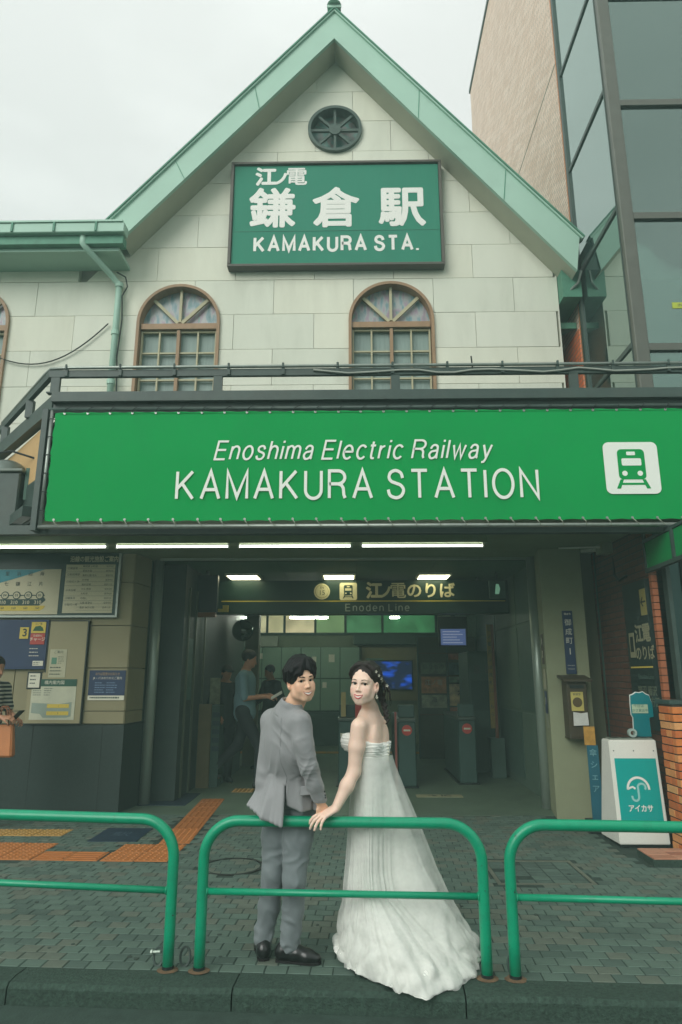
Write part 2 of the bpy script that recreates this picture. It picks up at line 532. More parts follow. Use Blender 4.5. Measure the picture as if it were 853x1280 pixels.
# ------------------------------------------------------------------ ground
def ground():
    road = BM()
    box(road, -60, 60, -60, 60, -0.6, -0.10)
    o = structure(obj('road', road, M_asphalt))
    kr = R(-2.5)
    K = Matrix.Translation((-.08, 4.12, 0)) @ Matrix.Rotation(kr, 4, 'Z')   # kerb frame: x along the kerb, y towards the station
    pav = BM()
    box(pav, -40, 40, 0.02, 7.6, -.4, -0.0035, M=K)
    box(pav, -40, 40, 11.0, 45, -.42, -0.022)
    pavement = structure(obj('pavement', pav, M_grout))
    kerb = BM()
    box(kerb, -40, 40, -.03, .04, -.4, -.07, M=K)
    kerbo = structure(obj('kerb', kerb, M_kerb))
    for i in range(-8, 9):
        b = BM()
        x0 = i * 1.2 - .55
        segs = 24
        top = [[None] * 6 for _ in range(segs + 1)]
        prof = [(-.195, -.11), (-.192, -.022), (-.172, .0), (-.10, .003), (-.04, .002), (.015, -.0)]
        for s in range(segs + 1):
            x = x0 + .004 + 1.192 * s / segs
            for k, (y, z) in enumerate(prof):
                n = mnoise.noise(Vector((x * 3.1, y * 9, 3))) * .006 + mnoise.noise(Vector((x * 14, y * 30, 9))) * .003
                top[s][k] = b.verts.new(K @ Vector((x, y + (n if k in (1, 2) else 0), z + (n if k > 0 else 0))))
        for s in range(segs):
            for k in range(5):
                b.faces.new((top[s][k], top[s + 1][k], top[s + 1][k + 1], top[s][k + 1]))
        for s in (0, segs):
            p = [top[s][k] for k in range(6)]
            lo = b.verts.new(K @ Vector((x0 + .004 + 1.192 * s / segs, .015, -.11)))
            b.faces.new(p + [lo])
        obj('kerb_stone', b, M_kerb, kerbo, smooth=False)
    # gutter strip of the road
    g = BM()
    box(g, -40, 40, -.62, -.198, -.14, -.096, M=K)
    structure(obj('gutter_strip', g, mat('gutter_concrete', (50, 68, 60), .85, var=.25, vscale=12, bump=.4, bscale=90, dirt=.5, dirt_rgb=(40, 52, 44))))
    # pavers ---------------------------------------------------------------
    W, D = .126, .103
    hatch = (1.15, 1.86, 5.83, 6.47)
    tact_zone = lambda x, y: (6.38 < y < (6.76 if -2.87 < x < -2.26 else 7.05) and -4.4 < x < -1.60) or (y >= 7.0 and -1.99 - (y - 8) * .05 < x < -1.62 - (y - 8) * .05 and y < 10.5)
    unit = BM()
    box(unit, -W / 2 + .0035, W / 2 - .0035, -D / 2 + .0045, D / 2 - .0045, -.05, 0, bev=.0025)
    me = bpy.data.meshes.new('paver'); unit.to_mesh(me); unit.free(); me.materials.append(M_paver)
    mats = [M_paver, mat('paver_stone_warm', (96, 106, 94), .75, var=.2, vscale=8, bump=.25, bscale=120, dirt=.4, dirt_rgb=(68, 74, 62), dscale=1.1),
            mat('paver_stone_dark', (78, 97, 88), .7, var=.2, vscale=6, bump=.25, bscale=120, dirt=.5, dirt_rgb=(56, 66, 60), dscale=.8)]
    meshes = [me]
    for mm in mats[1:]:
        m2 = me.copy(); m2.materials.clear(); m2.materials.append(mm); meshes.append(m2)
    count = 0
    rest = [BM() for _ in mats]
    for r in range(52):
        y = .075 + r * D
        for i in range(-36, 37):
            x = i * W + (W / 2 if r % 2 else 0) + .02
            p = K @ Vector((x, y, 0))
            near = 0.33 + .30 * p.y + .16
            if abs(p.x) > .62 * p.y + .25: continue
            if p.y > 8.45: continue
            if hatch[0] - .06 < p.x < hatch[1] + .06 and hatch[2] - .05 < p.y < hatch[3] + .05: continue
            if (p.x + 1.04) ** 2 + (p.y - 6.27) ** 2 < .29 ** 2: continue
            if tact_zone(p.x, p.y): continue
            if p.x < -2.9 and p.y > 8.4: continue
            if p.x > 2.2 and p.y > 8.2: continue
            if 2.45 < p.x and p.y > 6.3: continue
            v = random.random()
            mi = 0 if v < .55 else (1 if v < .8 else 2)
            dz = random.uniform(-.0012, .0015)
            rot = random.uniform(-.012, .012)
            tilt = Matrix.Rotation(random.uniform(-.006, .006), 4, 'X') @ Matrix.Rotation(random.uniform(-.006, .006), 4, 'Y')
            M = Matrix.Translation((p.x, p.y, dz)) @ Matrix.Rotation(kr + rot, 4, 'Z') @ tilt
            if r < 10 and abs(p.x) < .52 * p.y + .1 and count < 300:
                o = bpy.data.objects.new('paver', meshes[mi]); C.objects.link(o)
                o.matrix_world = M; o.parent = pavement
                count += 1
            else:
                b = rest[mi]
                a = [b.verts.new(M @ Vector(q)) for q in ((-W / 2 + .003, -D / 2 + .003, -.04), (W / 2 - .003, -D / 2 + .003, -.04), (W / 2 - .003, D / 2 - .003, -.04), (-W / 2 + .003, D / 2 - .003, -.04))]
                t = [b.verts.new(M @ Vector(q)) for q in ((-W / 2 + .0045, -D / 2 + .0055, 0), (W / 2 - .0045, -D / 2 + .0055, 0), (W / 2 - .0045, D / 2 - .0055, 0), (-W / 2 + .0045, D / 2 - .0055, 0))]
                b.faces.new(t)
                for q in range(4):
                    b.faces.new((a[q], a[(q + 1) % 4], t[(q + 1) % 4], t[q]))
    for b, mm in zip(rest, mats):
        obj('paver_field', b, mm, pavement, kind='stuff')
    # old gum and spots trodden into the paving
    b = BM(); rg = random.Random(11)
    for i in range(110):
        y = rg.uniform(4.3, 7.8); x = rg.uniform(-.5, .5) * y; rr = rg.uniform(.008, .019)
        if tact_zone(x, y): continue
        prism(b, [(x + rr * rg.uniform(.7, 1.1) * math.cos(a), y + rr * rg.uniform(.7, 1.1) * math.sin(a)) for a in [2 * math.pi * k / 9 for k in range(9)]], -.004, .0035, 'z')
    obj('gum_spot', b, mat('gum', (58, 70, 62), .9, var=.3), pavement, kind='stuff')
    # station floor
    f = BM(); box(f, -3.4, 2.6, 8.46, 26, -.1, -.001)
    structure(obj('station_floor', f, mat('station_floor_tile', (92, 112, 94), .5, var=.12, vscale=2.5, dirt=.4, dirt_rgb=(52, 62, 54))))
    f2 = BM(); box(f2, 2.6, 14, 8.2, 26, -.1, -.003)
    structure(obj('side_floor', f2, mat('side_floor_concrete', (70, 76, 66), .8, var=.1)))
    # manhole ring cover
    mh = thing('manhole_cover', 'round iron manhole cover set in the grey pavers behind the left post', 'manhole cover', (-1.04, 6.27, 0))
    b = BM()
    bmesh.ops.create_cone(b, cap_ends=True, segments=40, radius1=.235, radius2=.235, depth=.03, matrix=Matrix.Translation((-1.04, 6.27, -.014)))
    obj('lid', b, M_grout, mh)
    for r in range(5):
        for i in range(5):
            x0, y0 = -1.04 - .315 + i * W + (W / 2 if r % 2 else 0), 6.27 - .2575 + r * D
            p = [(x0 + .004, y0 + .004), (x0 + W - .004, y0 + .004), (x0 + W - .004, y0 + D - .004), (x0 + .004, y0 + D - .004)]
            for k in range(24):
                a = 2 * math.pi * k / 24
                if p: p = clip(p, math.cos(a), math.sin(a), .23 - 1.04 * math.cos(a) + 6.27 * math.sin(a))
            if len(p) > 2 and (max(q[0] for q in p) - min(q[0] for q in p)) * (max(q[1] for q in p) - min(q[1] for q in p)) > .001:
                obj('paver', prism(BM(), p, -.02, random.uniform(.001, .003), 'z'), random.choice(mats), mh)
    b = BM()
    n = 48
    for rr0, rr1, z in ((.245, .27, .004),):
        ring = [[b.verts.new((-1.04 + r_ * math.cos(2 * math.pi * k / n), 6.27 + r_ * math.sin(2 * math.pi * k / n), zz)) for k in range(n)] for r_, zz in ((rr0, -.03), (rr0, z), (rr1, z), (rr1, -.03))]
        for q in range(3):
            for k in range(n):
                b.faces.new((ring[q][k], ring[q][(k + 1) % n], ring[q + 1][(k + 1) % n], ring[q + 1][k]))
    obj('rim', b, mat('cast_iron', (52, 58, 54), .5, metal=.5, var=.2), mh)
    # access hatch
    h = thing('access_hatch', 'rectangular access hatch filled with pavers before the cream pillar', 'hatch', (1.5, 6.15, 0))
    b = BM()
    x0, x1, y0, y1 = hatch
    for q in ((x0 - .03, x0, y0 - .03, y1 + .03), (x1, x1 + .03, y0 - .03, y1 + .03), (x0, x1, y0 - .03, y0), (x0, x1, y1, y1 + .03)):
        box(b, q[0], q[1], q[2], q[3], -.03, .003)
    obj('frame', b, mat('hatch_steel', (120, 126, 112), .5, metal=.4, var=.2), h)
    b = BM(); box(b, x0, x1, y0, y1, -.05, -.012); obj('tray', b, M_grout, h)
    for i in range(5):
        for j in range(6):
            b = BM()
            box(b, x0 + .008 + i * .14, x0 + .008 + i * .14 + .132, y0 + .008 + j * .105, y0 + .008 + j * .105 + .097, -.04, random.uniform(-.004, .0), bev=.003)
            obj('paver', b, mats[2] if random.random() < .7 else mats[0], h)
    # tactile tiles ----------------------------------------------------------
    def tile_mesh(kind, S=.297):
        b = BM()
        box(b, 0, S, 0, S, -.03, .004, bev=.003)
        if kind == 'dot':
            for i in range(5):
                for j in range(5):
                    bmesh.ops.create_cone(b, cap_ends=True, segments=7, radius1=.014, radius2=.008, depth=.007,
                                          matrix=Matrix.Translation((.03 + i * .059, .03 + j * .059, .0075)))
        else:
            for i in range(4):
                x = .045 + i * .068
                if kind == 'bar_y': box(b, x - .013, x + .013, .02, S - .02, .004, .011, bev=.003)
                else: box(b, .02, S - .02, x - .013, x + .013, .004, .011, bev=.003)
        me = bpy.data.meshes.new('tactile_tile'); b.to_mesh(me); b.free()
        me.materials.append(M_tact)
        return me
    dot, bary, barx = tile_mesh('dot'), tile_mesh('bar_y'), tile_mesh('bar_x')
    def place(me, x, y, rz=0.0, m=None):
        o = bpy.data.objects.new('tactile_tile', me); C.objects.link(o)
        o.location = (x, y, random.uniform(-.001, .001)); o.rotation_euler = (0, 0, rz); o.parent = pavement
    a = R(2.6)
    for i in range(8):
        y = 7.06 + i * .302
        x = -1.94 - (y - 8) * .045
        place(dot if i in (0, 1) else bary, x, y, a)
    M_tactpale = mat('tactile_ochre', (176, 138, 74), .6, var=.12, vscale=4, dirt=.4, dirt_rgb=(110, 96, 60), dscale=3)
    def pale(me):
        m2 = me.copy(); m2.materials.clear(); m2.materials.append(M_tactpale); return m2
    for i in range(2):
        for j in range(2):
            place(dot, -2.24 + i * .302 + j * .02, 6.42 + j * .302, R(-1.5))
    for i in range(2):
        place(barx, -2.56 - i * .302, 6.43 + i * .012, R(-1.5))
    for i in range(4):
        for j in range(2):
            place(dot, -3.17 - i * .302, 6.45 + j * .302 + .01 * i, R(-1.5))
    dp = pale(dot)
    for i in range(4):
        place(dp, -3.27 - i * .302, 7.35, R(-2))
    for i in range(5):
        place(dp, -1.72 + i * .302 if i else -1.72, 10.02, 0) if i < 1 else None
    # dark blue printed floor signs
    def fsign(x0, x1, y0, y1, body, lab):
        t = thing('floor_sign', lab, 'floor sign', ((x0 + x1) / 2, (y0 + y1) / 2, 0))
        b = BM(); box(b, x0, x1, y0, y1, 0.0, .006); obj('sheet', b, mat('floor_sign_navy', (30, 50, 66), .6, var=.25, vscale=9), t)
        text(body, ((x0 + x1) / 2, (y0 + y1) / 2, .0075), .2, mat('floor_sign_print', (64, 84, 98), .6), t, rot=(0, 0, 0), ext=.0005)
    fsign(-2.62, -2.14, 7.12, 7.7, '駅', 'worn dark blue floor sign beside the orange tactile corner')
    fsign(-2.75, -2.12, 9.0, 9.9, '↑', 'dark blue floor mat beside the tactile strip inside the entrance')
    t = thing('floor_sign', 'pale rectangular sticker on the floor in front of the ticket gates', 'floor sign', (1.1, 9.8, 0))
    b = BM(); box(b, .84, 1.46, 9.66, 9.86, 0, .004); obj('sheet', b, mat('floor_sticker', (150, 150, 118), .6, var=.2, vscale=9), t)
    text('→ IC', (1.15, 9.76, .0055), .15, M_ink, t, rot=(0, 0, 0), ext=.0005, bold=.004)
    return K

KF = ground()

# ------------------------------------------------------------------ station building
def station():
    G = 9.2                                   # gable wall plane
    st = thing('station_building', 'cream panelled station house with mint gable roof and arched windows', 'building', (-.27, 9.6, 0))
    # -- arched windows & cutters
    wins = [(-2.636, 6.74, .632, 5.2), (.591, 6.74, .645, 5.2), (-5.86, 6.74, .632, 5.2)]
    cutters = []
    for cx, zs, r, zb in wins:
        b = BM(); prism(b, [(cx - r, zb), (cx + r, zb)] + arc(cx, zs + .06, r, 0, 180, 20), G - .5, G + .6)
        cutters.append(obj('cutter', b, None))
    b = BM(); prism(b, arc(-.268, 10.25, .435, 0, 360, 32)[:-1], G - .5, G + .6)
    cutters.append(obj('cutter', b, None))
    # -- panels
    apex = (-.268, 11.95)
    slL = (12.192 - 8.254) / 3.41; slR = (12.192 - 7.911) / 3.656
    rows = [5.05, 5.20, 5.745, 6.315, 6.90, 7.475, 8.06, 8.64, 9.22, 9.76, 10.30, 10.83, 11.36, 11.9]
    rows = [5.18 + .583 * i for i in range(-1, 13)]
    XL, XR = -9.0, 3.13
    M_panels = [M_panel, mat('wall_panel_paint_b', (213, 216, 200), .75, var=.035, vscale=2.2, bump=.10, bscale=90, dirt=.32, dirt_rgb=(160, 162, 144), dscale=1.2, stretch=(1.6, 1, .35)),
                mat('wall_panel_paint_c', (219, 220, 202), .75, var=.04, vscale=3, bump=.10, bscale=90, dirt=.25, dirt_rgb=(168, 166, 146), dscale=1.0, stretch=(1.6, 1, .35))]
    for ri in range(len(rows) - 1):
        z0, z1 = rows[ri] + .0035, rows[ri + 1] - .0035
        off = (.62 if ri % 2 else 0.0) + .12
        for k in range(-8, 5):
            x0, x1 = k * 1.22 + off + .003 - .1, (k + 1) * 1.22 + off - .003 - .1
            x0, x1 = max(x0, XL), min(x1, XR)
            if x1 - x0 < .05: continue
            p = [(x0, z0), (x1, z0), (x1, z1), (x0, z1)]
            low_part = x1 < -3.6
            if x0 < -3.55 and z1 > 8.0:
                p = clip(p, 0, 1, 8.3) if low_part else clip(p, -slL, 1, apex[1] - slL * apex[0])
            p = clip(p, -slL, 1, apex[1] + .05 - slL * apex[0]) if not low_part else p
            if p: p = clip(p, slR, 1, apex[1] + .05 + slR * apex[0])
            if len(p) < 3: continue
            area = abs(sum(p[i][0] * p[(i + 1) % len(p)][1] - p[(i + 1) % len(p)][0] * p[i][1] for i in range(len(p)))) / 2
            if area < .01: continue
            dy = random.uniform(-.002, .002)
            o = obj('wall_panel', prism(BM(), p, G + dy, G + .1), random.choice(M_panels), st)
            hit = []
            bx0, bx1, bz0, bz1 = min(q[0] for q in p), max(q[0] for q in p), min(q[1] for q in p), max(q[1] for q in p)
            for ci, (cx, zs, r, zb) in enumerate(wins):
                if bx0 < cx + r and bx1 > cx - r and bz0 < zs + .06 + r and bz1 > zb: hit.append(cutters[ci])
            if bx0 < .17 and bx1 > -.71 and bz0 < 10.69 and bz1 > 9.81: hit.append(cutters[3])
            if hit: boolean(o, hit)
    backing = BM()
    prism(backing, [(XL, 3.2), (XR - .01, 3.2), (XR - .01, 7.55), apex, (-3.6, 8.05), (XL, 8.05)], G + .1, G + .3)
    bo = obj('wall', backing, M_joint, st)
    boolean(bo, cutters)
    side = BM(); box(side, XR - .02, XR, G + .002, G + 7, 3.2, 7.6); obj('side_wall', side, M_panel, st)
    for c in cutters: bpy.data.objects.remove(c)
    # -- window bodies
    M_pane = mat('stained_pane', (128, 150, 148), .3, var=.0)
    t = M_pane.node_tree
    bsdf = t.nodes['Principled BSDF']
    co = t.nodes.new('ShaderNodeTexCoord')
    mpg = t.nodes.new('ShaderNodeMapping'); mpg.inputs['Scale'].default_value = (9, 1, 3)
    t.links.new(co.outputs['Object'], mpg.inputs['Vector'])
    nz = t.nodes.new('ShaderNodeTexNoise'); nz.inputs['Scale'].default_value = 1.3; nz.inputs['Detail'].default_value = 5
    t.links.new(mpg.outputs[0], nz.inputs['Vector'])
    cr = t.nodes.new('ShaderNodeValToRGB')
    cols = [(.30, (74, 120, 116)), (.42, (120, 150, 158)), (.5, (166, 172, 170)), (.58, (160, 140, 158)), (.68, (112, 158, 142)), (.8, (190, 190, 180))]
    while len(cr.color_ramp.elements) < len(cols): cr.color_ramp.elements.new(.5)
    for e, (p_, c_) in zip(cr.color_ramp.elements, cols): e.position = p_; e.color = lin(c_) + [1]
    t.links.new(nz.outputs['Color'], cr.inputs['Fac'])
    t.links.new(cr.outputs[0], bsdf.inputs['Base Color'])
    M_curtain = mat('curtain_behind_glass', (134, 152, 146), .45, var=.16, vscale=3, stretch=(10, 1, .6), spec=.25)
    for cx, zs, r, zb in wins:
        zc = zs + .06
        f = BM()
        outer = [(cx - r, zb)] + arc(cx, zc, r, 180, 0, 24) + [(cx + r, zb)]
        inner = [(cx - r + .045, zb)] + arc(cx, zc, r - .045, 180, 0, 24) + [(cx + r - .045, zb)]
        yf, yb = G - .045, G + .13
        rings = [[f.verts.new((p[0], y, p[1])) for p in q] for q, y in ((outer, yb), (outer, yf), (inner, yf), (inner, yb))]
        for a, b2 in zip(rings, rings[1:]):
            for k in range(len(a) - 1): f.faces.new((a[k], a[k + 1], b2[k + 1], b2[k]))
        fr = obj('arched_window', f, M_wood, st)
        f = BM(); box(f, cx - r + .056, cx + r - .056, G + .0, G + .11, zs - .045, zs + .045); obj('transom', f, M_wood, fr)
        f = BM(); box(f, cx - .024, cx + .024, G + .02, G + .11, zb, zs - .056); obj('mullion', f, M_wood, fr)
        f = BM(); prism(f, [(cx - r + .02, zs - .02)] + [(cx + r - .02, zs - .02)] + arc(cx, zc, r - .02, 0, 180, 24), G + .135, G + .15)
        obj('pane', f, M_pane, fr)
        for x0, x1 in ((cx - r + .03, cx), (cx, cx + r - .03)):
            f = BM(); box(f, x0, x1, G + .125, G + .14, zb, zs); obj('pane', f, M_curtain, fr)
        for a in (45, 90, 135):
            f = BM()
            beam(f, (cx + .04 * math.cos(R(a)), G + .075, zs + .055 + .04 * math.sin(R(a))), (cx + (r - .05) * math.cos(R(a)), G + .075, zc + (r - .05) * math.sin(R(a))), .04, .05)
            obj('muntin', f, M_muntin, fr)
        w_ = r - .056
        for x in (cx - w_ / 2 - .005, cx + w_ / 2 + .005, cx - w_ + .012, cx + w_ - .012):
            f = BM(); box(f, x - .012, x + .012, G + .05, G + .10, zb, zs - .056); obj('muntin', f, M_muntin, fr)
        for z in (zs - .09 + .02, zs - .42, zs - .86, zs - 1.3):
            f = BM(); box(f, cx - w_, cx + w_, G + .055, G + .095, z - .012, z + .012); obj('muntin', f, M_muntin, fr)
    # -- round window
    cx, cz, r = -.268, 10.25, .44
    f = BM()
    def ringmesh(f, r0, r1, y0, y1, n=40):
        rr = [[f.verts.new((cx + a * math.cos(2 * math.pi * k / n), y, cz + a * math.sin(2 * math.pi * k / n))) for k in range(n)] for a, y in ((r1, y1), (r1, y0), (r0, y0), (r0, y1))]
        for q in range(3):
            for k in range(n): f.faces.new((rr[q][k], rr[q][(k + 1) % n], rr[q + 1][(k + 1) % n], rr[q + 1][k]))
    ringmesh(f, r - .05, r, G - .06, G + .13)
    rw = obj('round_window', f, M_bronze, st)
    f = BM(); prism(f, arc(cx, cz, r - .02, 0, 360, 32)[:-1], G + .13, G + .15)
    M_rose = M_pane.copy(); M_rose.name = 'rose_pane'
    M_rose.node_tree.nodes['Mapping'].inputs['Scale'].default_value = (3, 1, 3)
    cr2 = [n for n in M_rose.node_tree.nodes if n.type == 'VALTORGB'][0]
    for e, c_ in zip(cr2.color_ramp.elements, [(52, 98, 94), (84, 124, 116), (120, 110, 108), (92, 140, 130), (130, 106, 100), (70, 110, 104)]): e.color = lin(c_) + [1]
    obj('pane', f, M_rose, rw)
    f = BM(); prism(f, arc(cx, cz, .10, 0, 360, 20)[:-1], G - .03, G + .05); obj('hub', f, M_bronze, rw)
    for k in range(8):
        a = R(45 * k)
        f = BM(); beam(f, (cx + .09 * math.cos(a), G + .01, cz + .09 * math.sin(a)), (cx + (r - .04) * math.cos(a), G + .01, cz + (r - .04) * math.sin(a)), .04, .045)
        obj('spoke', f, M_bronze, rw)
    # -- roof: bargeboards, soffit, shingled slope
    YF, YB = 8.75, 15.0
    pk = (-.272, 12.135)
    el, er = (-3.665, 8.215), (3.365, 7.875)
    il, ir, ip = (-3.455, 7.95), (3.288, 7.33), (-.27, 11.61)
    for name, poly in (('bargeboard', [pk, ip, il, el]), ('bargeboard', [pk, er, ir, ip])):
        obj(name, prism(BM(), poly, YF, YF + .06), M_mint, st)
    # joints in the boards: thin cover strips
    for s, (p, q) in ((-1, (pk, el)), (1, (pk, er))):
        # roof edge trim, two shallow steps above the board
        d = Vector((q[0] - p[0], 0, q[1] - p[1])).normalized()
        nrm = Vector((-d.z, 0, d.x)) if s < 0 else Vector((-d.z, 0, d.x))
        if nrm.z < 0: nrm = -nrm
        for o1, o2, yo, mm, nm in ((.0, .024, -.035, M_mint, 'edge_trim'), (.0245, .046, -.055, M_mintdark, 'drip_edge')):
            ext = .05
            A = Vector((p[0], 0, p[1])); B = Vector((q[0], 0, q[1])) + d * ext
            poly = [A + nrm * o1 / (abs(nrm.z)) * abs(nrm.z), B + nrm * o1, B + nrm * o2, A + nrm * o2]
            # meet at the ridge line x = pk.x
            poly[0] = Vector((pk[0], 0, pk[1] + o1 / nrm.z)); poly[3] = Vector((pk[0], 0, pk[1] + o2 / nrm.z))
            obj(nm, prism(BM(), [(v.x, v.z) for v in poly], YF + yo, YF + .1), mm, st)
        # slope slab
        A = Vector((pk[0], 0, pk[1] + .0)); B = Vector((q[0], 0, q[1]))
        poly = [(A.x, A.z - .10), (B.x, B.z - .10), (B.x + nrm.x * .04, B.z + nrm.z * .04), (A.x, A.z + .05)]
        obj('roof_slab', prism(BM(), poly, YF + .101, YB), M_mintdark, st)
        # soffit under the overhang
        io = ir if s > 0 else il
        poly = [(ip[0], ip[1] + .03), (io[0], io[1] + .03), (io[0] - s * .02, io[1] - .02 + .0), (ip[0], ip[1] - .03)]
        poly = [(ip[0], ip[1] + .05), (io[0] , io[1] + .05), (io[0], io[1] - .0), (ip[0], ip[1])]
        obj('soffit', prism(BM(), poly, YF + .061, G - .002), M_soffit, st)
        for fr in (.37, .72):
            pz = Vector((p[0], 0, p[1])).lerp(Vector((q[0], 0, q[1])), fr)
            pi_ = Vector((ip[0], 0, ip[1])).lerp(Vector((io[0], 0, io[1])), fr)
            b = BM(); beam(b, (pz.x, YF - .002, pz.z - .01), (pi_.x, YF - .002, pi_.z + .01), .008, .012)
            obj('board_joint', b, M_mintdark, st)
    # ridge finial
    b = BM()
    bmesh.ops.create_uvsphere(b, u_segments=14, v_segments=8, radius=.07, matrix=Matrix.Translation((pk[0], YF - .02, pk[1] + .27)))
    bmesh.ops.create_cone(b, cap_ends=True, segments=14, radius1=.12, radius2=.05, depth=.13, matrix=Matrix.Translation((pk[0], YF - .02, pk[1] + .17)))
    bmesh.ops.create_cone(b, cap_ends=True, segments=14, radius1=.045, radius2=.0, depth=.10, matrix=Matrix.Translation((pk[0], YF - .02, pk[1] + .36)))
    box(b, pk[0] - .11, pk[0] + .11, YF - .06, YF + .3, pk[1] + .035, pk[1] + .09)
    obj('finial', b, M_mint, st, smooth=False)
    # right eave return under the roof end
    b = BM(); prism(b, [(3.14, 7.05), (3.42, 7.05), (3.42, 7.5), (3.14, 7.5)], 9.0, 12); obj('eave_return', b, M_mintdark, st)
    b = BM(); tube(b, [(3.40, 8.9, 7.42), (3.36, 8.95, 7.25), (3.25, 9.02, 7.16), (3.15, 9.1, 7.12)], .02, 6); obj('drain_hose', b, M_galv, st)
    # -- left low eave, gutter, downpipe
    b = BM(); box(b, -9, -3.335, 8.52, 8.70, 7.90, 8.059, bev=.01); ga = obj('gutter', b, M_mint, st)
    b = BM(); box(b, -9, -3.36, 8.50, 8.715, 8.06, 8.088); obj('gutter_lip', b, M_mint, ga)
    for i in range(9):
        b = BM(); x = -3.75 - i * .62; box(b, x - .015, x + .015, 8.50, 8.525, 7.91, 8.058); obj('bracket', b, M_mintdark, ga)
    b = BM(); box(b, -9, -3.37, 8.60, 8.76, 7.76, 7.895); obj('fascia', b, M_mintdark, st)
    b = BM(); box(b, -9, -3.45, 8.70, G - .001, 7.70, 7.755); obj('soffit', b, M_mint, st)
    b = BM(); box(b, -9, -3.42, 8.77, 13, 8.09, 8.2); obj('roof_slab', b, M_mintdark, st)
    b = BM()
    tube(b, [(-3.97, 8.62, 7.90), (-3.97, 8.62, 7.78), (-3.9, 8.68, 7.70), (-3.66, 9.02, 7.50), (-3.57, 9.11, 7.40), (-3.56, 9.11, 7.2), (-3.56, 9.11, 4.9)], .047, 12)
    dpipe = obj('downpipe', b, M_mint, st, smooth=True)
    for z in (7.35, 6.55, 5.75):
        b = BM(); tube(b, [(-3.56, 9.11, z), (-3.56, 9.11, z + .07)], .06, 12); obj('clamp', b, M_mint, dpipe)
    # cables on the wall
    b = BM()
    pts = [(-5.6 + i * .1, 9.16, 6.35 - .28 * math.sin(math.pi * min(1, i / 19)) + (.42 * (i / 19) ** 3)) for i in range(20)]
    tube(b, pts, .010, 5)
    obj('wall_cable', b, M_cable, st)
    b = BM()
    tube(b, [(-3.62, 9.12, 7.62), (-3.47, 9.10, 7.52), (-3.43, 9.1, 7.36), (-3.5, 9.10, 7.2), (-3.47, 9.1, 6.8), (-3.5, 9.1, 6.2), (-3.46, 9.1, 5.6)], .011, 5)
    obj('wall_cable', b, M_cable, st)
    return st
ST = station()

# ------------------------------------------------------------------ gable sign
def train_icon(parent, cx, cz, y, s, white, green):
    """rail pictogram: white rounded square, train front, wheels and track"""
    def rr(x0, x1, z0, z1, r, n=6):
        return arc(x1 - r, z1 - r, r, 0, 90, n) + arc(x0 + r, z1 - r, r, 90, 180, n) + arc(x0 + r, z0 + r, r, 180, 270, n) + arc(x1 - r, z0 + r, r, 270, 360, n)
    obj('pictogram_plate', prism(BM(), rr(cx - s, cx + s, cz - s, cz + s, s * .22), y - .004, y), white, parent)
    b = BM()
    u = s
    prism(b, rr(cx - .5 * u, cx + .5 * u, cz - .45 * u, cz + .72 * u, .16 * u), y - .007, y - .0045)
    for sg in (-1, 1):
        prism(b, [(cx + sg * .34 * u, cz - .45 * u), (cx + sg * .46 * u, cz - .45 * u), (cx + sg * .62 * u, cz - .8 * u), (cx + sg * .48 * u, cz - .8 * u)], y - .007, y - .0045)
    prism(b, [(cx - .42 * u, cz - .66 * u), (cx + .42 * u, cz - .66 * u), (cx + .42 * u, cz - .58 * u), (cx - .42 * u, cz - .58 * u)], y - .0066, y - .0046)
    obj('train_mark', b, green, parent)
    b = BM()
    prism(b, rr(cx - .36 * u, cx + .36 * u, cz + .08 * u, cz + .36 * u, .05 * u), y - .009, y - .0072)
    prism(b, rr(cx - .16 * u, cx + .16 * u, cz + .48 * u, cz + .62 * u, .03 * u), y - .009, y - .0072)
    for sg in (-1, 1):
        prism(b, arc(cx + sg * .28 * u, cz - .22 * u, .1 * u, 0, 360, 14)[:-1], y - .009, y - .0072)
    obj('train_windows', b, white, parent)

def gable_sign():
    s = thing('station_sign', 'framed green station name sign with white characters on the gable', 'sign', (-.25, 9.05, 7.67))
    x0, x1, z0, z1 = -1.905, 1.415, 7.645, 9.52
    Y = 9.06
    b = BM(); box(b, x0 + .05, x1 - .05, Y + .01, Y + .12, z0 + .05, z1 - .05); obj('board', b, M_sign, s)
    b = BM(); fr = .045
    for q in ((x0, x1, z1 - fr, z1), (x0, x1, z0, z0 + fr)): box(b, q[0], q[1], Y - .03, Y + .13, q[2], q[3], bev=.006)
    for q in ((x0, x0 + fr), (x1 - fr, x1)): box(b, q[0], q[1], Y - .029, Y + .13, z0 + fr, z1 - fr, bev=.004)
    obj('frame', b, mat('sign_frame_brown', (84, 80, 72), .5, var=.12), s)
    b = BM(); box(b, x0 + .06, x1 - .06, Y + .006, Y + .0105, 8.27, 8.276); obj('board_seam', b, mat('sign_seam', (40, 110, 88), .5), s)
    yt = Y + .006
    text('江', (-1.35, yt, 9.24), .35, M_signwhite, s, fat=.014)
    text('ノ', (-1.105, yt, 9.21), .24, M_signwhite, s, fat=.014)
    text('電', (-.87, yt, 9.24), .35, M_signwhite, s, fat=.006)
    for ch, x in (('鎌', -1.235), ('倉', -.245), ('駅', .785)):
        text(ch, (x, yt, 8.64), .74, M_signwhite, s, fat=.020)
    letters('KAMAKURA STA.', -.245, 7.925, yt, .235, 2.50, .215, M_signwhite, s, gap=.17)
gable_sign()
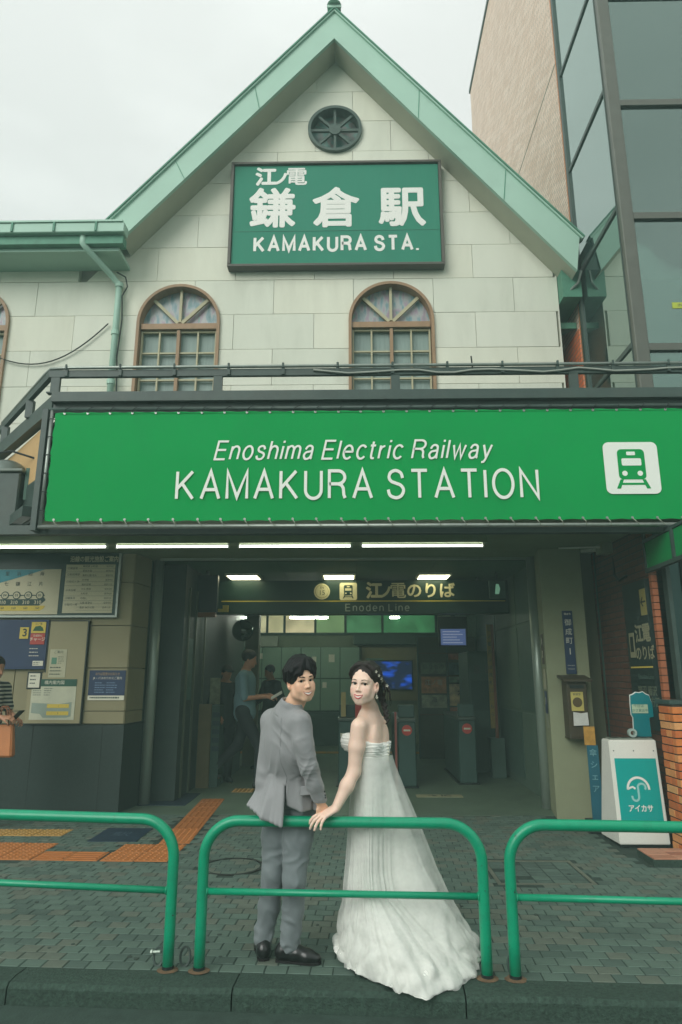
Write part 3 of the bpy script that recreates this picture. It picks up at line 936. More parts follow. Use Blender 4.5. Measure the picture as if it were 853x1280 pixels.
# ------------------------------------------------------------------ entrance canopy
XB0, XB1 = -3.06, 5.2
def canopy():
    c = thing('canopy', 'dark steel entrance canopy with railing along its roof edge', 'canopy', (0, 7.4, 3.1))
    c0, c1 = (-3.1, 6.38), (-4.5, 8.0)
    b = BM(); box(b, -3.14, XB1, 6.35, 6.39, 4.572, 4.652, bev=.004); obj('top_rail', b, M_steel, c)
    b = BM(); beam(b, (c0[0] - .03, c0[1] + .01, 4.612), (c1[0], c1[1], 4.612), .05, .08); obj('top_rail', b, M_steel, c)
    b = BM(); beam(b, (c1[0], c1[1], 4.612), (-9, 8.05, 4.612), .05, .08); obj('top_rail', b, M_steel, c)
    # lower channel beam: web and flanges
    b = BM(); box(b, -3.06, XB1, 6.30, 6.40, 4.285, 4.388); box(b, -3.06, XB1, 6.37, 6.41, 4.19, 4.284)
    obj('edge_beam', b, M_steel, c)
    b = BM(); beam(b, (c0[0] + .06, c0[1] + .02, 4.30), (c1[0] + .02, c1[1], 4.30), .10, .17); obj('edge_beam', b, M_steel, c)
    b = BM(); beam(b, (c1[0], c1[1], 4.30), (-9, 8.05, 4.30), .10, .17); obj('edge_beam', b, M_steel, c)
    for x in (-3.06, -1.38, .44, 2.25, 4.05):
        b = BM(); box(b, x - .045, x + .045, 6.35, 6.39, 4.389, 4.571); obj('post', b, M_steel, c)
        b = BM(); box(b, x - .07, x + .07, 6.32, 6.39, 4.3885, 4.40); obj('base_plate', b, M_steel, c)
    p = Vector((c0[0], c0[1], 0)).lerp(Vector((c1[0], c1[1], 0)), .36)
    for f in (.36, .85):
        p = Vector((c0[0], c0[1], 0)).lerp(Vector((c1[0], c1[1], 0)), f)
        b = BM(); beam(b, (p.x, p.y, 4.37), (p.x, p.y, 4.575), .08, .06); obj('post', b, M_steel, c)
    # conduit with clamps on the rail
    b = BM()
    tube(b, [(-4.4, 7.86, 4.67), (-3.25, 6.5, 4.67), (-3.12, 6.36, 4.67), (-2.9, 6.34, 4.67), (5, 6.34, 4.67)], .018, 8)
    obj('conduit', b, M_galv, c, smooth=True)
    for i in range(14):
        x = -2.95 + i * .56
        b = BM(); tube(b, [(x, 6.325, 4.65), (x, 6.325, 4.70)], .012, 6); box(b, x - .016, x + .016, 6.33, 6.349, 4.58, 4.66); obj('clamp', b, M_steel, c)
    b = BM()
    pts = [(-.4 + i * .18, 6.335, 4.625 - .035 * math.sin(i * .62) ** 2 - (.01 if i % 3 else 0)) for i in range(28)]
    tube(b, pts, .011, 6); obj('cable', b, mat('grey_cable', (150, 156, 146), .5), c, smooth=True)
    b = BM(); tube(b, [(1.23, 6.35, 4.62), (1.22, 6.35, 4.77)], .008, 5); obj('antenna_wire', b, M_cable, c)
    # soffit and roof deck
    b = BM(); prism(b, [(-3.0, 6.5), (XB1, 6.5), (XB1, 9.18), (-9, 9.18), (-9, 8.1), (-4.45, 8.05)], 3.12, 3.16, 'z'); obj('soffit', b, M_canopyceil, c)
    b = BM(); prism(b, [(-3.0, 6.48), (XB1, 6.48), (XB1, 9.19), (-9, 9.19), (-9, 8.12), (-4.47, 8.1)], 4.18, 4.21, 'z'); obj('roof_deck', b, M_steel, c)
    # timber patch seen behind the banner's end
    b = BM(); prism(b, [(-3.12, 6.5), (-4.4, 8.0), (-4.4, 8.03), (-3.12, 6.53)], 3.60, 4.17, 'z'); obj('fascia_board', b, mat('faded_plywood', (196, 162, 112), .7, var=.06, stretch=(1, 1, 6)), c)
    b = BM(); prism(b, [(-3.13, 6.5), (-4.42, 8.0), (-4.42, 8.06), (-3.13, 6.56)], 3.16, 3.595, 'z'); obj('fascia_band', b, M_steel, c)
    # dark lower edge beam behind the banner
    b = BM(); box(b, -5.2, XB1, 6.40, 6.50, 2.93, 3.02); obj('lower_beam', b, M_steel, c)
    b = BM(); beam(b, (-3.3, 6.56, 3.2), (-4.48, 8.02, 3.2), .1, .11); obj('cross_beam', b, M_steel, c)
    # light trough under the soffit
    b = BM(); box(b, -5.5, 1.45, 7.16, 7.34, 2.985, 3.119); obj('light_trough', b, mat('trough_paint', (140, 150, 118), .6, var=.06, dirt=.25, dirt_rgb=(90, 96, 74), dscale=4), c)
    return c
canopy()

def banner():
    s = thing('banner_sign', 'wide bright green banner with white station lettering laced to a frame', 'banner', (0, 6.3, 3.03))
    x0, x1, z0, z1 = -3.0, 5.1, 3.03, 4.165
    Y = 6.30
    # slightly billowing cloth
    b = BM()
    nx, nz = 160, 24
    g = [[None] * (nz + 1) for _ in range(nx + 1)]
    for i in range(nx + 1):
        for j in range(nz + 1):
            x = x0 + (x1 - x0) * i / nx; z = z0 + (z1 - z0) * j / nz
            u = math.sin(math.pi * j / nz)
            edge = (1 - u) ** 2
            y = Y - .012 * u + .008 * mnoise.noise(Vector((x * 1.2, z * 2, 0))) * u + .009 * mnoise.noise(Vector((x * 5.5, z * .9, 4))) * (.35 + edge) * u
            dz = 0
            if j in (0, nz): dz = (.008 if j == 0 else -.008) * (1 + math.cos(2 * math.pi * (x - x0) / .232)) * .5 * 1.2
            dx = 0
            if i == 0: dx = .006 * (1 + math.cos(2 * math.pi * (z - z0) / .2))
            g[i][j] = b.verts.new((x + dx - (x - 0) * 0, y, z + dz))
    for i in range(nx):
        for j in range(nz): b.faces.new((g[i][j], g[i + 1][j], g[i + 1][j + 1], g[i][j + 1]))
    cloth = obj('cloth', b, M_banner, s, smooth=True)
    # frame tubes
    b = BM(); tube(b, [(x0 - .055, Y + .02, z0 - .045), (x1, Y + .02, z0 - .045)], .022, 8); obj('frame_tube', b, M_galv, s, smooth=True)
    b = BM(); tube(b, [(x0 - .055, Y + .02, z1 + .035), (x1, Y + .02, z1 + .035)], .022, 8); obj('frame_tube', b, M_steel, s, smooth=True)
    b = BM(); tube(b, [(x0 - .04, Y + .02, z0 - .045), (x0 - .04, Y + .02, z1 + .035)], .02, 8); obj('frame_tube', b, M_galv, s, smooth=True)
    b = BM(); box(b, x0 - .13, x0 - .075, Y, Y + .1, z0 - .08, z1 + .04); obj('side_post', b, M_steel, s)
    # lacing ties
    M_tie = mat('tie_cord', (150, 156, 140), .6)
    n = 0
    tie_me = {}
    for edge, zc, sg in (('low', z0, -1), ('top', z1, 1)):
        x = x0 + .1
        while x < 3.6:
            b = BM()
            tube(b, [(x, Y - .014, zc + sg * -.012), (x + .02, Y - .03, zc + sg * .02), (x + .06 * random.uniform(.5, 1.2), Y - .01, zc + sg * .055)], .0045, 5)
            obj('lacing_tie', b, M_tie if edge == 'low' else M_cable, s)
            b = BM(); bmesh.ops.create_cone(b, cap_ends=True, segments=8, radius1=.013, radius2=.013, depth=.004, matrix=Matrix.Translation((x, Y - .01, zc - sg * .018)) @ Matrix.Rotation(R(90), 4, 'X'))
            obj('eyelet', b, M_galv, s)
            x += .232 + random.uniform(-.012, .012)
    z = z0 + .1
    while z < z1:
        b = BM(); tube(b, [(x0 + .012, Y - .014, z), (x0 - .02, Y - .02, z + .01), (x0 - .06, Y, z + .018)], .0045, 5); obj('lacing_tie', b, M_cable, s)
        z += .19
    wm = mat('banner_print_white', (232, 236, 226), .5, var=.01)
    yt = Y - .021
    letters('Enoshima Electric Railway', -.01, 3.65, yt, .185, 2.70, .115, wm, s, slant=.21, gap=.16)
    letters('KAMAKURA STATION', .035, 3.25, yt, .275, 3.50, .118, wm, s, gap=.20)
    train_icon(s, 2.705, 3.54, yt + .003, .262, wm, M_banner)
    # lapped seam
    b = BM(); box(b, x0 + .05, x1, Y - .006, Y + .002, 4.143, 4.147); obj('hem', b, M_banner, s)
banner()

def side_banner():
    s = thing('banner_sign', 'small green side banner hanging under the right end of the canopy', 'banner', (3.25, 7.0, 2.7))
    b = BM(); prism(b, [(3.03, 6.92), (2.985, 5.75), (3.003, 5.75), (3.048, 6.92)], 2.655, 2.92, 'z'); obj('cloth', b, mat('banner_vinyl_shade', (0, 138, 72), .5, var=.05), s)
    b = BM()
    beam(b, (3.04, 6.95, 2.63), (2.99, 5.7, 2.63), .05, .04); beam(b, (3.04, 6.94, 2.66), (3.04, 6.94, 3.1), .04, .03)
    beam(b, (2.992, 6.24, 2.65), (2.992, 6.24, 2.925), .03, .03); beam(b, (2.985, 5.72, 2.66), (2.985, 5.72, 2.925), .04, .04); beam(b, (3.04, 6.95, 2.94), (2.99, 5.7, 2.94), .04, .03)
    obj('frame', b, M_steel, s)
side_banner()

def tubes():
    M_tube = emit('tube_light', (246, 252, 242), 4.0)
    labs = ['fluorescent tube leftmost of four under the canopy, above the route map',
            'fluorescent tube second from the left under the canopy, over the left entrance post',
            'fluorescent tube third from the left under the canopy, above the groom',
            'fluorescent tube rightmost of four under the canopy, above the bride']
    for (x0, x1), lb in zip(((-3.886, -2.71), (-2.585, -1.37), (-1.238, -.03), (.10, 1.40)), labs):
        t = thing('tube_lamp', lb, 'light', ((x0 + x1) / 2, 7.2, 2.96), group='fluorescent tubes under the canopy')
        b = BM(); tube(b, [(x0, 7.2, 2.955), (x1, 7.2, 2.955)], .0125, 10); obj('tube', b, M_tube, t, smooth=True)
        for x in (x0 - .02, x1 + .005):
            b = BM(); box(b, x, x + .018, 7.18, 7.22, 2.935, 2.984); obj('socket', b, M_white, t)
tubes()

def left_gear():
    t = thing('junction_box', 'dark dome-topped box fixed under the canopy at the left edge', 'box', (-3.85, 7.0, 3.0))
    b = BM(); box(b, -4.25, -3.62, 6.95, 7.4, 3.08, 3.74, bev=.015); obj('housing', b, M_steel, t)
    b = BM(); box(b, -4.28, -3.59, 6.92, 7.43, 3.741, 3.775, bev=.008); obj('lid', b, mat('lid_grey', (116, 126, 118), .5, var=.15), t)
    b = BM(); bmesh.ops.create_uvsphere(b, u_segments=20, v_segments=12, radius=.22, matrix=Matrix.Translation((-3.88, 7.15, 3.775)) @ Matrix.Diagonal((1, 1, .72, 1)))
    bmesh.ops.bisect_plane(b, geom=b.verts[:] + b.edges[:] + b.faces[:], plane_co=(0, 0, 3.777), plane_no=(0, 0, -1), clear_outer=True)
    obj('dome', b, mat('dome_grey', (104, 116, 110), .35, var=.15), t, smooth=True)
    s = thing('hanging_plate', 'small dark green plate beside the dome-topped box', 'plate', (-3.5, 7.0, 3.0))
    b = BM(); box(b, -3.59, -3.36, 7.0, 7.03, 3.44, 3.80); obj('sheet', b, mat('panel_green', (36, 84, 66), .5, var=.1), s)
    b = BM(); tube(b, [(-3.34, 7.0, 3.1), (-3.34, 7.0, 3.95)], .018, 6); obj('hanger', b, M_steel, s)
    b = BM()
    tube(b, [(-4.2, 7.0, 3.93), (-3.75, 6.95, 3.98), (-3.4, 6.9, 3.86), (-3.3, 6.9, 3.82), (-3.1, 6.8, 3.8)], .012, 5)
    o = obj('hanging_cable', b, M_cable); tag(o, 'black cable drooping over the dome-topped box at the left edge', 'cable')
left_gear()

# ------------------------------------------------------------------ ground-floor frontage
def frontage():
    f = thing('entrance_frontage', 'cream ground floor walls and steel posts framing the station entrance', 'building', (0, 9, 0))
    YL = 8.5
    # left wall: large panels over a dark granite plinth
    seams = [1.01, 1.16, 1.674, 2.194, 2.739, 3.115]
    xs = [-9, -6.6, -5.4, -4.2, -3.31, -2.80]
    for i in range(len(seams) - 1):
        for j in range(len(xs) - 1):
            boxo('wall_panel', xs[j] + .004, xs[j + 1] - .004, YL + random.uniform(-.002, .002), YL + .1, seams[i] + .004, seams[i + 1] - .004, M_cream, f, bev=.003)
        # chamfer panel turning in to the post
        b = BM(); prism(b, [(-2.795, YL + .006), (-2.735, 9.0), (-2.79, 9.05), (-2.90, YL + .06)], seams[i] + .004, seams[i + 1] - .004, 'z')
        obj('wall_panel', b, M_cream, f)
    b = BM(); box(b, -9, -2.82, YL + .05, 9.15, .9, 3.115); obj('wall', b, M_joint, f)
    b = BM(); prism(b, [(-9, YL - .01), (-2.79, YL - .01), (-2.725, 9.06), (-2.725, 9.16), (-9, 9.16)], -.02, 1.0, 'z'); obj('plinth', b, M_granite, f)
    for x in (-3.9, -3.05):
        b = BM(); box(b, x - .003, x + .003, YL - .013, YL - .0095, 0, 1.0); obj('plinth_joint', b, M_black, f)
    # posts
    for x, y in ((-2.665, 9.10), (2.375, 8.92)):
        b = BM(); tube(b, [(x, y, 0), (x, y, 3.12)], .068, 18); obj('entrance_post', b, M_chrome, f, smooth=True)
    # right pillar
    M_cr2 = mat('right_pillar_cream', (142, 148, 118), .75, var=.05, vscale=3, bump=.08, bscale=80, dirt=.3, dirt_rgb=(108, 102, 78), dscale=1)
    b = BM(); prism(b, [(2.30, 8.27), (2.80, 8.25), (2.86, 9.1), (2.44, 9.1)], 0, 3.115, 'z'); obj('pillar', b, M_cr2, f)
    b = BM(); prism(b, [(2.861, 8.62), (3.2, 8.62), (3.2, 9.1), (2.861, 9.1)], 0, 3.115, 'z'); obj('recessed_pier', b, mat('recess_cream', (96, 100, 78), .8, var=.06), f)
    b = BM(); tube(b, [(3.10, 8.50, 0), (3.10, 8.50, 3.1)], .05, 10); obj('drain_pipe', b, M_innerdark, f, smooth=True)
    b = BM(); tube(b, [(2.80, 8.2, 3.07), (3.3, 8.1, 3.09)], .02, 8); obj('conduit', b, M_white, f)
    # header
    b = BM(); box(b, -2.6, 2.32, 8.95, 9.1, 3.10, 3.20); obj('header', b, M_innerdark, f)
    b = BM(); box(b, -2.60, 2.31, 8.90, 8.949, 3.09, 3.118); obj('header_trim', b, M_chrome, f)
    b = BM(); box(b, -9, 3.3, 9.19, 9.5, 3.15, 3.9); obj('header_wall', b, M_innerdark, f)
    # interior shell
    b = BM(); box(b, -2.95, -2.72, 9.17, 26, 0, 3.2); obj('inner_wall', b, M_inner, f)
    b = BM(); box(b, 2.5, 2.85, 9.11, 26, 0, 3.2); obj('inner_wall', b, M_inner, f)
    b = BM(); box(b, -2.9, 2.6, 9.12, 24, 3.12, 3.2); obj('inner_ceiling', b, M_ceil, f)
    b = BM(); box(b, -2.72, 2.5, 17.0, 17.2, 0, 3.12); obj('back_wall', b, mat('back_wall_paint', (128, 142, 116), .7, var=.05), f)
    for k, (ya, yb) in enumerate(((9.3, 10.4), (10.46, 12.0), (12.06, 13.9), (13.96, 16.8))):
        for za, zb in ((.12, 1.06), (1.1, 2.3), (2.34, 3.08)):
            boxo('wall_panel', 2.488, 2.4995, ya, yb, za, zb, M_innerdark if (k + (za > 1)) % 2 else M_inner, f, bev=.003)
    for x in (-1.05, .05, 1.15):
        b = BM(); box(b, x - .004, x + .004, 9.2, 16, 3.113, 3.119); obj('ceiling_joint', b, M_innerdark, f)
    return f
FR = frontage()

# left wall boards ----------------------------------------------------------
def printrows(parent, x0, x1, z0, z1, y, n, m, seed=0, cols=1, h=.35):
    """rows of small print as thin raised marks"""
    r = random.Random(seed)
    b = BM()
    dz = (z1 - z0) / n
    for i in range(n):
        z = z1 - dz * (i + .5)
        for c in range(cols):
            cw = (x1 - x0) / cols
            x = x0 + c * cw
            xe = x + cw * r.uniform(.55, .92)
            while x < xe:
                wd = min(r.uniform(.012, .03), xe - x)
                hh = dz * h * r.uniform(.8, 1.1)
                box(b, x, x + wd, y - .0012, y, z - hh / 2, z + hh / 2)
                x += wd + .006
    return obj('print', b, m, parent)

def left_boards():
    Y = 8.47
    t = thing('route_map_board', 'large framed route and fare board under the canopy at the left', 'board', (-3.9, Y, 2.3))
    x0, x1, z0, z1 = -5.6, -2.965, 2.29, 3.11
    b = BM(); box(b, x0, x1, Y - .03, Y + .028, z0, z1, bev=.004); obj('frame', b, M_galv, t)
    M_bd = mat('board_dark_green', (28, 60, 52), .4, var=.06)
    b = BM(); box(b, x0, x1 - .03, Y - .036, Y - .0305, z0 + .03, z1 - .005); obj('board', b, M_bd, t)
    M_map = mat('map_paper', (196, 190, 158), .5, var=.03)
    b = BM(); box(b, x0, -3.72, Y - .040, Y - .0365, z0 + .04, 2.90); obj('map_panel', b, M_map, t)
    b = BM(); prism(b, [(-5.5, 2.898)] + [(-3.93 - 1.57 * (i / 14), 2.898 - .32 * math.sin(math.pi / 2 * (i / 14))) for i in range(15)] + [(-5.5, 2.58)], Y - .043, Y - .0405)
    obj('sea', b, mat('map_blue', (62, 140, 150), .5, var=.04), t)
    # station dots, line and fare strip
    b = BM(); box(b, -5.5, -3.9, Y - .043, Y - .0406, 2.562, 2.574); obj('route_line', b, M_bd, t)
    for k, s in enumerate(('01', '02', '03', '04', '05', '06')):
        x = -3.96 - k * .148
        b = BM(); prism(b, arc(x, 2.568, .05, 0, 360, 18)[:-1], Y - .045, Y - .0432); obj('station_dot', b, M_bd, t)
        b = BM(); prism(b, arc(x, 2.568, .038, 0, 360, 18)[:-1], Y - .047, Y - .0452); obj('station_dot', b, M_map, t)
        text(s, (x, Y - .0475, 2.568), .045, M_bd, t, ext=.0004, bold=.001)
        text('片江鎌七稲由'[k], (x, Y - .0425, 2.71), .06, M_ink, t, ext=.0004)
        text('海辺浜里崎越'[k], (x, Y - .0445, 2.84), .06, M_ink, t, ext=.0004)
    b = BM(); prism(b, [(-5.5, 2.44), (-3.96, 2.44)] + arc(-3.96, 2.475, .085, -90, 90, 8)[5:] + [(-3.96, 2.52), (-5.5, 2.52)], Y - .043, Y - .0406); obj('fare_strip', b, M_bd, t)
    b = BM(); prism(b, [(-5.5, 2.375), (-3.95, 2.375), (-3.9, 2.40), (-3.88, 2.438), (-5.5, 2.438)], Y - .043, Y - .0406); obj('fare_strip', b, M_yellow, t)
    for k in range(5):
        text('310', (-3.98 - k * .15, Y - .0435, 2.478), .062, M_map, t, ext=.0004, bold=.001)
        text('160', (-3.98 - k * .15, Y - .0435, 2.407), .04, M_bd, t, ext=.0004)
    text('沿線の観光施設ご案内', (-3.31, Y - .0368, 3.025), .082, M_map, t, ext=.0004, width=.62, fat=.0015)
    xl, xr = -3.66, -3.03
    b = BM(); box(b, xl, xr, Y - .040, Y - .0365, 2.345, 2.96, bev=.001); obj('list_panel', b, M_map, t)
    for z in (2.865, 2.80, 2.69, 2.56, 2.50, 2.42, 2.91, 2.74, 2.62, 2.46, 2.38):
        b = BM(); box(b, xl + (.0 if z in (2.865, 2.80, 2.69, 2.56, 2.50) else .17), xr, Y - .0412, Y - .0402, z - .0012, z + .0012); obj('rule', b, M_ink, t)
    names = ['①鎌倉駅', '②和田塚駅', '③由比ヶ浜', '④長谷駅', '⑤極楽寺', '⑥稲村ヶ崎']
    for nm, z in zip(names, (2.91, 2.83, 2.74, 2.63, 2.53, 2.45)):
        text(nm, (xl + .02, Y - .0405, z), .033, M_ink, t, align='LEFT', ext=.0004)
    rows = ['御成通 小町通', '若宮大路', '海岸公園 花火', '文学館', '海水浴場', '大仏 観音', '光則寺', '切通し', '公園 展望台', '温泉 海浜公園']
    for i, rw in enumerate(rows):
        z = 2.935 - i * .058
        text(rw, (xl + .215, Y - .0405, z), .03, M_ink, t, align='LEFT', ext=.0004)
        text('徒歩%d分' % (3 + i % 5 * 2), (xr - .02, Y - .0405, z), .027, M_ink, t, align='RIGHT', ext=.0004)
    # machine panel with blue & yellow notices
    t = thing('ticket_machine_panel', 'dark panel with number 3 plate and yellow and red notices', 'panel', (-4.0, Y, 1.9))
    b = BM(); box(b, -4.75, -3.82, Y - .02, Y + .028, 1.66, 2.265); obj('panel', b, M_navy, t)
    b = BM(); box(b, -4.17, -4.06, Y - .03, Y - .0205, 2.03, 2.17); obj('number_plate', b, M_yellow, t)
    text('3', (-4.105, Y - .0305, 2.10), .13, M_black, t, ext=.0004, bold=.003)
    b = BM(); box(b, -4.03, -3.85, Y - .028, Y - .0205, 2.10, 2.235); obj('notice', b, M_yellow, t)
    b = BM(); prism(b, [(-4.01, 2.125), (-3.87, 2.125), (-3.885, 2.165), (-3.92, 2.19), (-3.98, 2.18)], Y - .0295, Y - .0282); obj('print', b, mat('print_green', (44, 88, 56), .6), t)
    text('江ノ電', (-3.94, Y - .0285, 2.212), .03, M_ink, t, ext=.0004)
    b = BM(); box(b, -4.03, -3.85, Y - .028, Y - .0205, 1.96, 2.095); obj('notice', b, M_red, t)
    text('交通系IC', (-3.94, Y - .0285, 2.065), .03, M_paper, t, ext=.0004)
    text('チャージ', (-3.94, Y - .0285, 2.02), .05, M_paper, t, ext=.0004, fat=.001)
    printrows(t, -4.03, -3.86, 1.80, 1.93, Y - .0202, 3, M_paper, 3, h=.22)
    b = BM(); box(b, -3.97, -3.84, Y - .028, Y - .0205, 1.70, 1.76); obj('notice', b, M_paper, t)
    printrows(t, -3.96, -3.86, 1.71, 1.75, Y - .0282, 2, M_ink, 5)
    t = thing('small_frame', 'small dark picture frame below the number 3 panel', 'frame', (-3.9, Y, 1.45))
    b = BM(); box(b, -4.02, -3.84, Y - .02, Y + .028, 1.42, 1.63, bev=.004); obj('frame', b, M_black, t)
    b = BM(); box(b, -4.0, -3.86, Y - .024, Y - .0205, 1.44, 1.61); obj('paper', b, M_paper, t)
    printrows(t, -3.98, -3.87, 1.47, 1.6, Y - .0242, 3, M_ink, 8)
    # cream cover panel with two notices
    t = thing('cover_panel', 'tall cream metal panel on the wall behind the striped shirt', 'panel', (-3.67, Y, 1.0))
    M_cp = mat('cover_cream', (150, 143, 110), .55, var=.03)
    b = BM(); box(b, -4.0, -3.325, Y - .012, Y + .028, 1.02, 1.62); box(b, -3.80, -3.325, Y - .012, Y + .028, 1.621, 2.245); obj('cover', b, M_cp, t)
    b = BM()
    for q in ((-3.325, -3.312, 1.01, 2.255), (-3.812, -3.801, 1.621, 2.255)): box(b, q[0], q[1], Y - .018, Y + .028, q[2], q[3])
    box(b, -3.812, -3.325, Y - .018, Y + .028, 2.246, 2.257); box(b, -4.02, -3.325, Y - .018, Y + .028, 1.006, 1.019)
    obj('edge', b, M_black, t)
    n = thing('paper_notice', 'white paper notice with small green and black print above the map poster', 'notice', (-3.66, Y - .013, 1.66))
    b = BM(); box(b, -3.765, -3.555, Y - .0165, Y - .0125, 1.56, 1.90); obj('sheet', b, mat('notice_paper', (176, 174, 146), .7), n)
    text('ご案内', (-3.66, Y - .017, 1.865), .04, M_ink, n, ext=.0004)
    b = BM(); box(b, -3.74, -3.675, Y - .018, Y - .0167, 1.72, 1.80); obj('print', b, mat('print_green_pale', (88, 132, 108), .6), n)
    printrows(n, -3.66, -3.57, 1.72, 1.82, Y - .0167, 4, M_ink, 11, h=.3); printrows(n, -3.75, -3.57, 1.58, 1.70, Y - .0167, 3, M_ink, 12, h=.35)
    n = thing('station_map_poster', 'white floor plan poster with green header and yellow bands', 'poster', (-3.68, Y - .013, 1.05))
    b = BM(); box(b, -3.95, -3.40, Y - .0165, Y - .0125, 1.06, 1.54); obj('sheet', b, mat('poster_white', (188, 190, 166), .6), n)
    b = BM(); box(b, -3.95, -3.40, Y - .019, Y - .0166, 1.455, 1.54); obj('header', b, mat('poster_green', (40, 84, 68), .6), n)
    text('構内案内図', (-3.675, Y - .0195, 1.497), .05, M_paper, n, ext=.0004)
    printrows(n, -3.93, -3.66, 1.34, 1.44, Y - .0167, 4, M_ink, 14, cols=2, h=.3)
    b = BM()
    prism(b, [(-3.93, 1.26), (-3.6, 1.245), (-3.44, 1.27), (-3.44, 1.10), (-3.5, 1.085), (-3.78, 1.085), (-3.82, 1.13), (-3.93, 1.14)], Y - .018, Y - .0167)
    obj('plan', b, mat('plan_grey', (142, 156, 142), .6), n)
    for z in (1.20, 1.115):
        b = BM(); box(b, -3.74, -3.47, Y - .0195, Y - .0182, z, z + .045); obj('platform_band', b, M_yellow, n)
    text('1', (-3.6, Y - .02, 1.222), .03, M_ink, n, ext=.0003); text('2', (-3.6, Y - .02, 1.137), .03, M_ink, n, ext=.0003)
    n = thing('notice_poster', 'dark blue printed poster on the cream wall by the steel post', 'poster', (-3.0, YP, 1.3))
    b = BM(); box(b, -3.265, -2.815, YP - .006, YP - .002, 1.29, 1.645); obj('sheet', b, M_navy, n)
    b = BM(); box(b, -3.265, -2.815, YP - .0085, YP - .0062, 1.29, 1.345); obj('footer', b, M_paper, n)
    text('のりば変更のお知らせ', (-3.04, YP - .0065, 1.60), .04, mat('print_ochre', (170, 140, 90), .6), n, ext=.0004, width=.3)
    text('JR・バスのりかえご案内', (-3.04, YP - .0065, 1.55), .036, M_paper, n, ext=.0004, width=.36)
    printrows(n, -3.19, -2.90, 1.37, 1.51, YP - .0062, 5, mat('print_paleblue', (110, 136, 160), .6), 21, cols=2, h=.35)
    printrows(n, -3.24, -2.84, 1.305, 1.335, YP - .0087, 1, M_ink, 22, h=.6)
YP = 8.497
left_boards()
# ------------------------------------------------------------------ station interior
def litpane(name, rgb, s):
    m = emit(name, rgb, s)
    t = m.node_tree; b = t.nodes['Principled BSDF']
    nz = t.nodes.new('ShaderNodeTexNoise'); nz.inputs['Scale'].default_value = 3.5
    co = t.nodes.new('ShaderNodeTexCoord'); t.links.new(co.outputs['Object'], nz.inputs['Vector'])
    mr = t.nodes.new('ShaderNodeMapRange'); mr.inputs['From Min'].default_value = .3; mr.inputs['From Max'].default_value = .7; mr.inputs['To Min'].default_value = s * .45; mr.inputs['To Max'].default_value = s * 1.4
    t.links.new(nz.outputs['Fac'], mr.inputs['Value']); t.links.new(mr.outputs[0], b.inputs['Emission Strength'])
    return m

